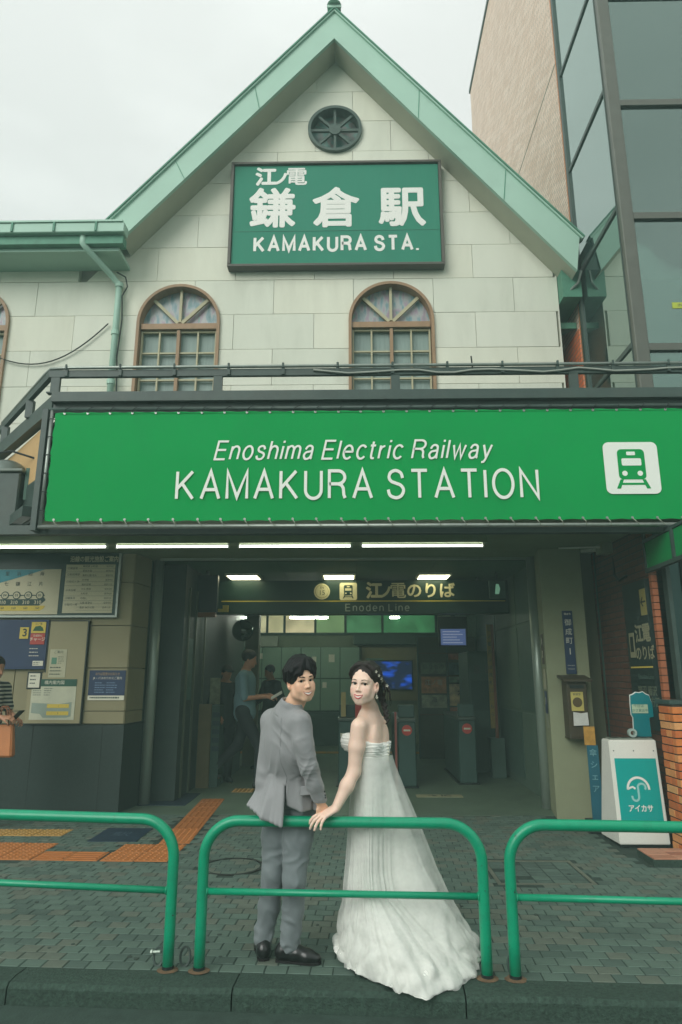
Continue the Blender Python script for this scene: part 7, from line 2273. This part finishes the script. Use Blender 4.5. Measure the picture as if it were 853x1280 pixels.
    for k in range(10):     # loose wisps
        a_ = hp(V3(-.7, -.5, .1), .012); e = bp[2] + V3(r.uniform(-.02, .05), r.uniform(-.02, .01), r.uniform(-.05, .03))
        FH.chain([a_, (a_ + e) / 2 + V3(.02, -.01, .01), e], [.005, .004, .0018], .003)
    M_hair = mat('hair_dark_brown', (36, 28, 25), .45, var=.3, vscale=60, stretch=(2.2, 2.2, .35), bump=.5, bscale=160, spec=.32)
    def hd(P, vn): return .0014 * vnoise(P, (80, 80, 18))
    ho, _, _ = FH.surf('hair', M_hair, g, disp=hd, smooth_it=3)
    # flowers pinned in the hair, ear drops
    M_fl = mat('petal_white', (226, 224, 206), .6); M_gold = mat('wire_gold', (170, 146, 92), .35, metal=.7)
    bv = BVHTree.FromPolygons([v.co[:] for v in ho.data.vertices], [p.vertices[:] for p in ho.data.polygons])
    for (lx, ly, lz) in ((-.10, .05, .075), (-.11, .03, .055), (-.115, .0, .035), (-.12, -.02, .012), (-.13, -.05, .0)):
        p = W(lx, ly, lz); h = bv.find_nearest(Vector(p))
        if h[0] is None: continue
        b = BM(); M_ = Matrix.Translation(h[0] + h[1] * .004) @ h[1].to_track_quat('Z', 'Y').to_matrix().to_4x4()
        for q in range(5):
            a = 2 * math.pi * q / 5
            vs = [b.verts.new(M_ @ Vector((rr * math.cos(a + da), rr * math.sin(a + da), zz))) for rr, da, zz in ((.0015, 0, 0), (.007, -.45, .003), (.0105, 0, .004), (.007, .45, .003))]
            b.faces.new(vs)
        obj('hair_flower', b, M_fl, g)
        b = BM(); tube(b, [h[0], h[0] + h[1] * .006 + Vector((.006, 0, .010))], .0010, 5); obj('flower_stem', b, M_gold, g)
    for x in (-1, 1):
        e0 = W(x * .080, -.002, -.046)
        b = BM(); tube(b, [e0, e0 + V3(0, -.003, -.014)], .0011, 5)
        bmesh.ops.create_uvsphere(b, u_segments=10, v_segments=6, radius=.0052, matrix=Matrix.Translation(e0 + V3(0, -.003, -.018)))
        for q in range(4): bmesh.ops.create_uvsphere(b, u_segments=8, v_segments=5, radius=.0032, matrix=Matrix.Translation(e0 + V3(.005 * math.cos(q * 1.6), -.004, -.026 + .005 * math.sin(q * 1.6))))
        obj('earring', b, M_fl, g, smooth=True)
    # ---------------- gown
    M_gown = mat('gown_white', (234, 235, 228), .9, var=.04, vscale=9, bump=.35, bscale=170, spec=.08, sheen=.15)
    B = Field(rng(-.14, .30, .0036), rng(4.12, 4.56, .0036), rng(.96, 1.32, .0036))
    B.ell(S + V3(.006, 0, -.08), (.142, .096, .16), MB, .05)
    B.ell(S + V3(.015, .0, -.23), (.118, .090, .16), MB, .05)
    for q in (-1, 1): B.ell(S + lf * q * .072 + d * .100 + V3(0, 0, -.092), (.060, .056, .060), MB, .022)
    for q in (-1, 1): B.ell(S + lf * q * .075 - d * .074 + V3(0, 0, -.10), (.05, .028, .07), MB, .03)
    B.cone(S - d * .088 + V3(.006, 0, -.06), S - d * .086 + V3(.01, 0, -.22), .028, .026, .02)
    # neckline: a tilted cut, dipping between the cups
    tn = nrm(V3(0, 0, 1) - d * .26)
    Mx = np.stack([lf, np.cross(tn, lf), tn], 1)
    B.rbox(S + V3(0, 0, -.072) + tn * .20, V3(.5, .5, .2), Mx, .0, .008, True)
    B.ell(S + d * .155 + V3(0, 0, -.035), (.030, .06, .045), MB, .012, True)
    def bdisp(P, vn):
        q = P - S; u = q @ lf; w_ = q @ d; z = q[:, 2]
        n_ = vnoise(P, (14, 14, 14))
        a = z * 420 + 40 * u + n_ * 6
        return .0013 * np.sin(a) + .0012 * np.sin(z * 260 - 50 * u + n_ * 5) + .0012 * vnoise(P, (40, 40, 60))
    bod, _, _ = B.surf('bodice', M_gown, g, disp=bdisp)
    for i in range(6):
        p = S - d * .098 + V3(.010, 0, -.115 - i * .017)
        h = BVHTree.FromPolygons([v.co[:] for v in bod.data.vertices], [p_.vertices[:] for p_ in bod.data.polygons]).find_nearest(Vector(p + V3(.02, -.02, 0)))
        b = BM(); bmesh.ops.create_uvsphere(b, u_segments=8, v_segments=6, radius=.0055, matrix=Matrix.Translation(h[0] + h[1] * .002)); obj('back_button', b, M_fl, bod, smooth=True)
    # skirt
    floor = [(-.105, 4.50), (-.092, 4.38), (-.06, 4.24), (.004, 4.115), (.08, 4.04), (.15, 3.985), (.23, 3.90), (.303, 3.846), (.36, 3.85), (.408, 3.885), (.48, 3.95), (.546, 3.995), (.62, 4.08), (.668, 4.19), (.71, 4.33), (.72, 4.48), (.69, 4.63), (.60, 4.76), (.42, 4.83), (.22, 4.82), (.05, 4.76), (-.06, 4.64)]
    fc = V3(.24, 4.36)
    def floor_pt(a):
        best = None
        dr = V3(math.cos(a), math.sin(a))
        n = len(floor)
        for i in range(n):
            p, q = V3(*floor[i]) - fc, V3(*floor[(i + 1) % n]) - fc
            den = dr[0] * (q - p)[1] - dr[1] * (q - p)[0]
            if abs(den) < 1e-9: continue
            t = (p[0] * (q - p)[1] - p[1] * (q - p)[0]) / den; u_ = (p[0] * dr[1] - p[1] * dr[0]) / den
            if t > 0 and -1e-6 <= u_ <= 1 + 1e-6: best = t if best is None else max(best, t)
        return fc + dr * best
    ZT = 1.115
    zk = [1.115, 1.06, .90, .763, .60, .487, .36, .25, .15, .07, .02]
    hk = [.0, .02, .11, .20, .31, .39, .52, .68, .83, .95, 1.0]
    hf = [.0, .0, .0, .0, -.02, -.02, .04, .36, .66, .90, 1.0]
    NA, NR = 420, 90
    def make(name, m, off, right_extra, seed, amp, zmin):
        me_v = []; rows = []
        for j in range(NR + 1):
            t = j / NR
            z = ZT + (zmin - ZT) * (t ** .9)
            h1 = float(np.interp(-z, [-q for q in zk], hk)); h2 = float(np.interp(-z, [-q for q in zk], hf))
            row = []
            for i in range(NA):
                a = 2 * math.pi * i / NA
                dr = V3(math.cos(a), math.sin(a))
                tp = (S + V3(.014, 0, 0))[:2] + MB[:2, 0] * (.114 + off) * (MB[:2, 0] @ dr) + MB[:2, 1] * (.086 + off) * (MB[:2, 1] @ dr)
                fp = FP[i]
                fr = max(0.0, min(1.0, (-dr[1] - .15) / .55)); fr = fr * fr * (3 - 2 * fr)
                h_ = h1 * (1 - fr) + h2 * fr
                p = tp * (1 - h_) + fp * h_ + dr * off
                rt_ = max(0, dr[0]) ** 2
                p = p + V3(right_extra * rt_ * math.sin(math.pi * min(1, t * 1.0)) , 0)
                low = max(0.0, (t - .05)) ** 1.3
                ph = mnoise.noise(Vector((math.cos(a) * 2.2 + seed, math.sin(a) * 2.2, t * .8))) * 3
                fold = 1.5 * mnoise.noise(Vector((math.cos(a + .12 * t) * 4.6 + seed, math.sin(a + .12 * t) * 4.6, t * .35))) + .75 * mnoise.noise(Vector((math.cos(a) * 11 + seed, math.sin(a) * 11, t * .5))) + .22 * math.sin(a * 37 + ph * 2.5)
                p = p + dr * fold * amp * low * (1 - .75 * min(1, max(0, (t - .62) / .3)))
                bump = mnoise.noise(Vector((p[0] * 11 + seed, p[1] * 11, z * 9))); b2 = mnoise.noise(Vector((p[0] * 31, p[1] * 31 + seed, z * 26))) + .5 * mnoise.noise(Vector((p[0] * 62, p[1] * 62 + seed, z * 50)))
                ruf = max(0.0, (.42 - z) / .42) ** 1.5
                p = p + dr * (abs(bump) * .085 - .02 + b2 * .006) * ruf
                zz = z + (bump * .034 + b2 * .007) * ruf
                if z > .40: p[1] = max(p[1], 4.176 - .0436 * (p[0] + .08) + .0)
                gz = .006 if p[1] > 3.90 else .006 - min(.10, (3.90 - p[1]) * 1.2)
                zz = max(zz if z > .06 else zz * 1.0, gz)
                row.append((p[0], p[1], zz))
            rows.append(row)
        b = BM()
        vs = [[b.verts.new(q) for q in row] for row in rows]
        for j in range(NR):
            for i in range(NA):
                b.faces.new((vs[j][i], vs[j][(i + 1) % NA], vs[j + 1][(i + 1) % NA], vs[j + 1][i]))
        return obj(name, b, m, g, smooth=True)
    FP = [floor_pt(2 * math.pi * i / NA) for i in range(NA)]
    make('skirt', M_gown, .0, 0, 1.3, .020, .014)
    mt = bpy.data.materials.new('tulle'); mt.use_nodes = True
    t = mt.node_tree; bs = t.nodes['Principled BSDF']
    bs.inputs['Base Color'].default_value = lin((232, 234, 228)) + [1]; bs.inputs['Roughness'].default_value = .95; bs.inputs['Specular IOR Level'].default_value = .05
    nz = t.nodes.new('ShaderNodeTexNoise'); nz.inputs['Scale'].default_value = 14; nz.inputs['Detail'].default_value = 4
    co = t.nodes.new('ShaderNodeTexCoord'); t.links.new(co.outputs['Object'], nz.inputs['Vector'])
    mr = t.nodes.new('ShaderNodeMapRange'); mr.inputs['To Min'].default_value = .20; mr.inputs['To Max'].default_value = .62
    t.links.new(nz.outputs['Fac'], mr.inputs['Value']); t.links.new(mr.outputs[0], bs.inputs['Alpha'])
    make('tulle_overlay', mt, .016, .05, 1.3, .021, .020)
    return g
bride()

# ------------------------------------------------------------------ other people, in the shade of the station
def bystander(name_label, base, facing, joints, cols, height=1.72, cap=False, hair_rgb=(24, 24, 24), stripes=False, hold=None, step=.0085, long_hair=False):
    """joints are offsets from base in the figure's own frame (right, forward, up)"""
    g = thing('person', name_label, 'person', base)
    f = nrm(V3(facing[0], facing[1], 0)); rt_ = V3(f[1], -f[0], 0); M = np.stack([rt_, f, V3(0, 0, 1)], 1)
    k = height / 1.72
    T = lambda p: V3(*base) + M @ (V3(*p) * k)
    J = {q: T(v) for q, v in joints.items()}
    allp = np.array(list(J.values())); lo = allp.min(0) - .2; hi = allp.max(0) + .22
    def fld(st): return Field(rng(lo[0], hi[0], st), rng(lo[1], hi[1], st), rng(-.0, hi[2], st))
    F = fld(step)
    hd = J['head']; MHd = frame(f, pitch=R(-14))
    W = lambda x, y, z: hd + MHd @ (V3(x, y, z) * k)
    F.ell(W(0, -.018, .04), V3(.074, .092, .078) * k, MHd, .02); F.ell(W(0, .02, -.03), V3(.060, .066, .080) * k, MHd, .03)
    F.cone(W(0, .078, .0), W(0, .098, -.034), .009, .011, .012); F.ell(W(0, .075, -.075), V3(.022, .012, .014), MHd, .012)
    for x in (-1, 1):
        F.ell(W(x * .031, .094, 0), V3(.016, .014, .009), MHd, .012, True); F.ell(W(x * .077, -.008, -.014), V3(.010, .018, .028), MHd, .01)
    F.cone(W(0, -.02, -.08), J['neck'], .052, .058, .03)
    F.cone(J['neck'], J['sl'], .058, .052, .05); F.cone(J['neck'], J['sr'], .058, .052, .05)
    F.chain([J['neck'] + V3(0, 0, -.12 * k), J['pel'] + V3(0, 0, .14), J['pel']], [.115 * k, .105 * k, .12 * k], .06)
    for q in 'lr':
        F.chain([J['s' + q], J['e' + q], J['w' + q]], [.048, .038, .026], .02)
        F.chain([J['h' + q], J['k' + q], J['a' + q]], [.078, .05, .036], .03)
        ft = nrm(V3(*(J['a' + q] - J['a' + q])) + f)
        F.cone(J['a' + q] + V3(0, 0, -.04), J['a' + q] + f * .15 + V3(0, 0, -.055), .036, .026, .02)
        dv = J['w' + q] - J['e' + q]
        hand(F, J['w' + q], dv, V3(0, 0, 1) + rt_ * (.5 if q == 'r' else -.5), 1 if q == 'r' else -1, k, curl=(.55, .55, .6, .6), thumb=(.55, .5))
    body, P, Q = F.surf('body', M_skin, g)
    settone(body, np.tile(np.array(lin((176, 128, 100))), (len(P), 1)))
    # clothes
    C_ = fld(step)
    C_.cone(J['neck'] + V3(0, 0, -.02), J['sl'], .066, .066, .05); C_.cone(J['neck'] + V3(0, 0, -.02), J['sr'], .066, .066, .05)
    C_.chain([J['neck'] + V3(0, 0, -.12 * k), J['pel'] + V3(0, 0, .14), J['pel'] + V3(0, 0, -.03)], [.135 * k, .128 * k, .145 * k], .06)
    slv = cols.get('sleeve', .6)
    for q in 'lr': C_.chain([J['s' + q], J['e' + q] * slv + J['s' + q] * (1 - slv)], [.064, .058], .03)
    if slv >= 1:
        for q in 'lr': C_.chain([J['e' + q], J['w' + q]], [.055, .042], .03)
    C_.cone(J['neck'] + V3(0, 0, .01), J['neck'] + V3(0, 0, .2), .056, .06, .004, True)
    dsp = lambda P, vn: .008 * vnoise(P, (9, 9, 7))
    C_.surf('shirt', cols['top'], g, disp=dsp)
    D = fld(step)
    D.cone(J['hl'] + V3(0, 0, .04), J['hr'] + V3(0, 0, .04), .11, .11, .05)
    for q in 'lr': D.chain([J['h' + q], J['k' + q], J['a' + q] + V3(0, 0, .02)], [.105, .078, .064], .03)
    D.surf('trousers', cols['legs'], g, disp=dsp)
    for q in 'lr':
        B = fld(step); h_ = J['a' + q] + V3(0, 0, -.035) - f * .04
        B.chain([h_, h_ + f * .1, h_ + f * .2 - V3(0, 0, .012)], [.044, .044, .030], .02)
        B.surf('shoe', M_black, g)
    HH = fld(step * .7)
    HH.ell(W(0, -.026, .046), V3(.084, .098, .088) * k, MHd, .01); HH.ell(W(0, .085, -.02), V3(.066, .062, .085) * k, MHd, .008, True)
    if long_hair: HH.chain([W(0, -.09, .03), W(0, -.10, -.05), W(0, -.075, -.11)], [.05, .06, .04], .03)
    else: HH.ell(W(0, -.02, -.13), V3(.12, .12, .06), MHd, .01, True)
    HH.surf('hair', mat('hair_plain_%d' % hair_rgb[0], hair_rgb, .5, var=.3, vscale=50, bump=.5, bscale=140), g)
    if cap:
        b = BM(); p = Vector(W(0, .06, .055))
        M4 = Matrix.Translation(Vector(hd)) @ Matrix([[*MHd[i], 0] for i in range(3)] + [[0, 0, 0, 1]])
        prism(b, [(-.075, .05), (-.06, .13), (0, .155), (.06, .13), (.075, .05)], .05, .058, 'z'); b.transform(M4); obj('cap_peak', b, M_black, g)
        b = BM(); bmesh.ops.create_uvsphere(b, u_segments=16, v_segments=10, radius=.1, matrix=Matrix.Translation((0, -.02, .05)) @ Matrix.Diagonal((.9, 1.06, .86, 1)))
        bmesh.ops.bisect_plane(b, geom=b.verts[:] + b.edges[:] + b.faces[:], plane_co=(0, 0, .05), plane_no=(0, 0, -1), clear_outer=True); b.transform(M4); obj('cap', b, M_black, g, smooth=True)
    return g, J, M
def stand(arm_l, arm_r, kl=None, kr=None, al=None, ar=None):
    return dict(head=(0, .05, 1.585), neck=(0, 0, 1.43), sl=(-.175, 0, 1.385), sr=(.175, 0, 1.385), pel=(0, 0, .95), hl=(-.09, 0, .90), hr=(.09, 0, .90),
                kl=kl or (-.10, .02, .49), kr=kr or (.10, .02, .49), al=al or (-.10, -.02, .085), ar=ar or (.10, -.02, .085),
                el=arm_l[0], wl=arm_l[1], er=arm_r[0], wr=arm_r[1])
M_stripe = bpy.data.materials.new('striped_knit'); M_stripe.use_nodes = True
_t = M_stripe.node_tree; _b = _t.nodes['Principled BSDF']
_co = _t.nodes.new('ShaderNodeTexCoord'); _sp = _t.nodes.new('ShaderNodeSeparateXYZ'); _t.links.new(_co.outputs['Object'], _sp.inputs[0])
_m = _t.nodes.new('ShaderNodeMath'); _m.operation = 'MULTIPLY'; _m.inputs[1].default_value = 2 * math.pi / .042; _t.links.new(_sp.outputs['Z'], _m.inputs[0])
_s = _t.nodes.new('ShaderNodeMath'); _s.operation = 'SINE'; _t.links.new(_m.outputs[0], _s.inputs[0])
_r = _t.nodes.new('ShaderNodeValToRGB'); _r.color_ramp.interpolation = 'CONSTANT'
_r.color_ramp.elements[0].color = lin((30, 38, 44)) + [1]; _r.color_ramp.elements[1].position = .55; _r.color_ramp.elements[1].color = lin((176, 178, 160)) + [1]
_a = _t.nodes.new('ShaderNodeMath'); _a.operation = 'MULTIPLY_ADD'; _a.inputs[1].default_value = .5; _a.inputs[2].default_value = .5
_t.links.new(_s.outputs[0], _a.inputs[0]); _t.links.new(_a.outputs[0], _r.inputs['Fac']); _t.links.new(_r.outputs[0], _b.inputs['Base Color']); _b.inputs['Roughness'].default_value = .85

def crowd():
    legs_dark = mat('trousers_dark', (30, 38, 40), .75, var=.1)
    g, J, M = bystander('person in a striped shirt looking at a phone by the route map', (-4.02, 7.62, 0), (.93, -.37),
        stand(((-.22, .06, 1.12), (-.12, .28, 1.08)), ((.22, .05, 1.12), (.10, .32, 1.10))), dict(top=M_stripe, legs=legs_dark, sleeve=.75), height=1.80, hair_rgb=(26, 24, 24))
    ph = thing('phone', 'dark phone held up by the person in the striped shirt', 'phone', tuple(J['wr']))
    c = (J['wr'] + J['wl']) / 2 + M[:, 1] * .12 + V3(0, 0, .03)
    b = BM(); box(b, -.037, .037, -.005, .005, -.075, .075, bev=.004); b.transform(Matrix.Translation(Vector(c)) @ Matrix([[*M[i], 0] for i in range(3)] + [[0, 0, 0, 1]]) @ Matrix.Rotation(R(-50), 4, 'X'))
    obj('case', b, M_black, ph)
    hb = thing('handbag', 'tan handbag hanging from the arm of the person in stripes', 'bag', (-3.80, 7.55, .75))
    b = BM(); x, y, z = -3.775, 7.50, .74
    box(b, x - .15, x + .15, y - .055, y + .055, z, z + .33, bev=.02)
    for v in b.verts:
        f_ = (v.co.z - z) / .33; v.co.x = x + (v.co.x - x) * (1.0 - .22 * f_); v.co.y = y + (v.co.y - y) * (1 - .4 * f_)
    obj('body', b, mat('bag_tan', (190, 122, 74), .55, var=.08), hb)
    for s_ in (-.03, .03):
        b = BM(); tube(b, [(x - .07, y + s_, z + .32)] + [(x - .07 * math.cos(R(a)), y + s_, z + .33 + .19 * math.sin(R(a))) for a in range(15, 166, 15)] + [(x + .07, y + s_, z + .32)], .008, 6); obj('handle', b, mat('bag_strap', (120, 74, 46), .6), hb)
    # commuter in a pale blue shirt mid-stride, reading a sheet
    g, J, M = bystander('man in a pale blue shirt striding right with a sheet of paper', (-1.62, 10.35, 0), (1, -.08),
        stand(((-.23, .02, 1.10), (-.10, .26, 1.13)), ((.24, .05, 1.10), (.12, .30, 1.12)), kl=(-.10, -.10, .50), kr=(.10, .24, .50), al=(-.10, -.46, .17), ar=(.10, .22, .085)),
        dict(top=mat('shirt_pale_blue', (104, 134, 140), .8, var=.06), legs=legs_dark, sleeve=.95), height=1.97, cap=False, hair_rgb=(22, 22, 22))
    pp = thing('paper_sheet', 'folded white paper in the hand of the man in pale blue', 'paper', tuple(J['wr']))
    c = J['wr'] + M[:, 1] * .14 + V3(0, 0, .02)
    b = BM(); prism(b, [(-.07, -.04), (.10, -.01), (.11, .03), (-.06, .0)], -.05, .05); b.transform(Matrix.Translation(Vector(c)) @ Matrix.Rotation(R(-20), 4, 'Y')); obj('sheet', b, mat('paper_held', (200, 200, 186), .7), pp)
    bystander('dark-clothed person in a flat cap behind the man in pale blue', (-2.02, 10.85, 0), (.6, -.8),
        stand(((-.24, .02, 1.12), (-.20, .20, .98)), ((.24, .02, 1.12), (.20, .20, .98))), dict(top=mat('coat_dark', (36, 48, 48), .8), legs=legs_dark, sleeve=1.0), height=1.76, cap=True)
    bystander('dark-clothed commuter walking left in front of the lockers', (-1.50, 12.6, 0), (-.75, -.66),
        stand(((-.24, -.08, 1.12), (-.22, .06, .92)), ((.24, .08, 1.12), (.20, .26, 1.0)), kl=(-.10, .22, .50), kr=(.10, -.06, .50), al=(-.10, .26, .09), ar=(.10, -.40, .17)),
        dict(top=mat('jacket_black', (30, 36, 38), .8), legs=legs_dark, sleeve=1.0), height=1.78)
crowd()

# ------------------------------------------------------------------ pale green scattering volume added to lift the dark tones
def tone_lift_haze(density):
    b = BM(); box(b, -61, 61, -61, 61, -1.6, 18.6)
    me = bpy.data.meshes.new('tone_lift_haze'); b.to_mesh(me); b.free()
    m = bpy.data.materials.new('tone_lift_haze'); m.use_nodes = True
    t = m.node_tree; t.nodes.clear()
    o = t.nodes.new('ShaderNodeOutputMaterial'); v = t.nodes.new('ShaderNodeVolumePrincipled')
    v.inputs['Color'].default_value = (.66, 1.0, .90, 1); v.inputs['Density'].default_value = density
    t.links.new(v.outputs[0], o.inputs['Volume'])
    me.materials.append(m)
    ob = bpy.data.objects.new('tone_lift_haze', me); C.objects.link(ob); ob['kind'] = 'stuff'
tone_lift_haze(.0085)
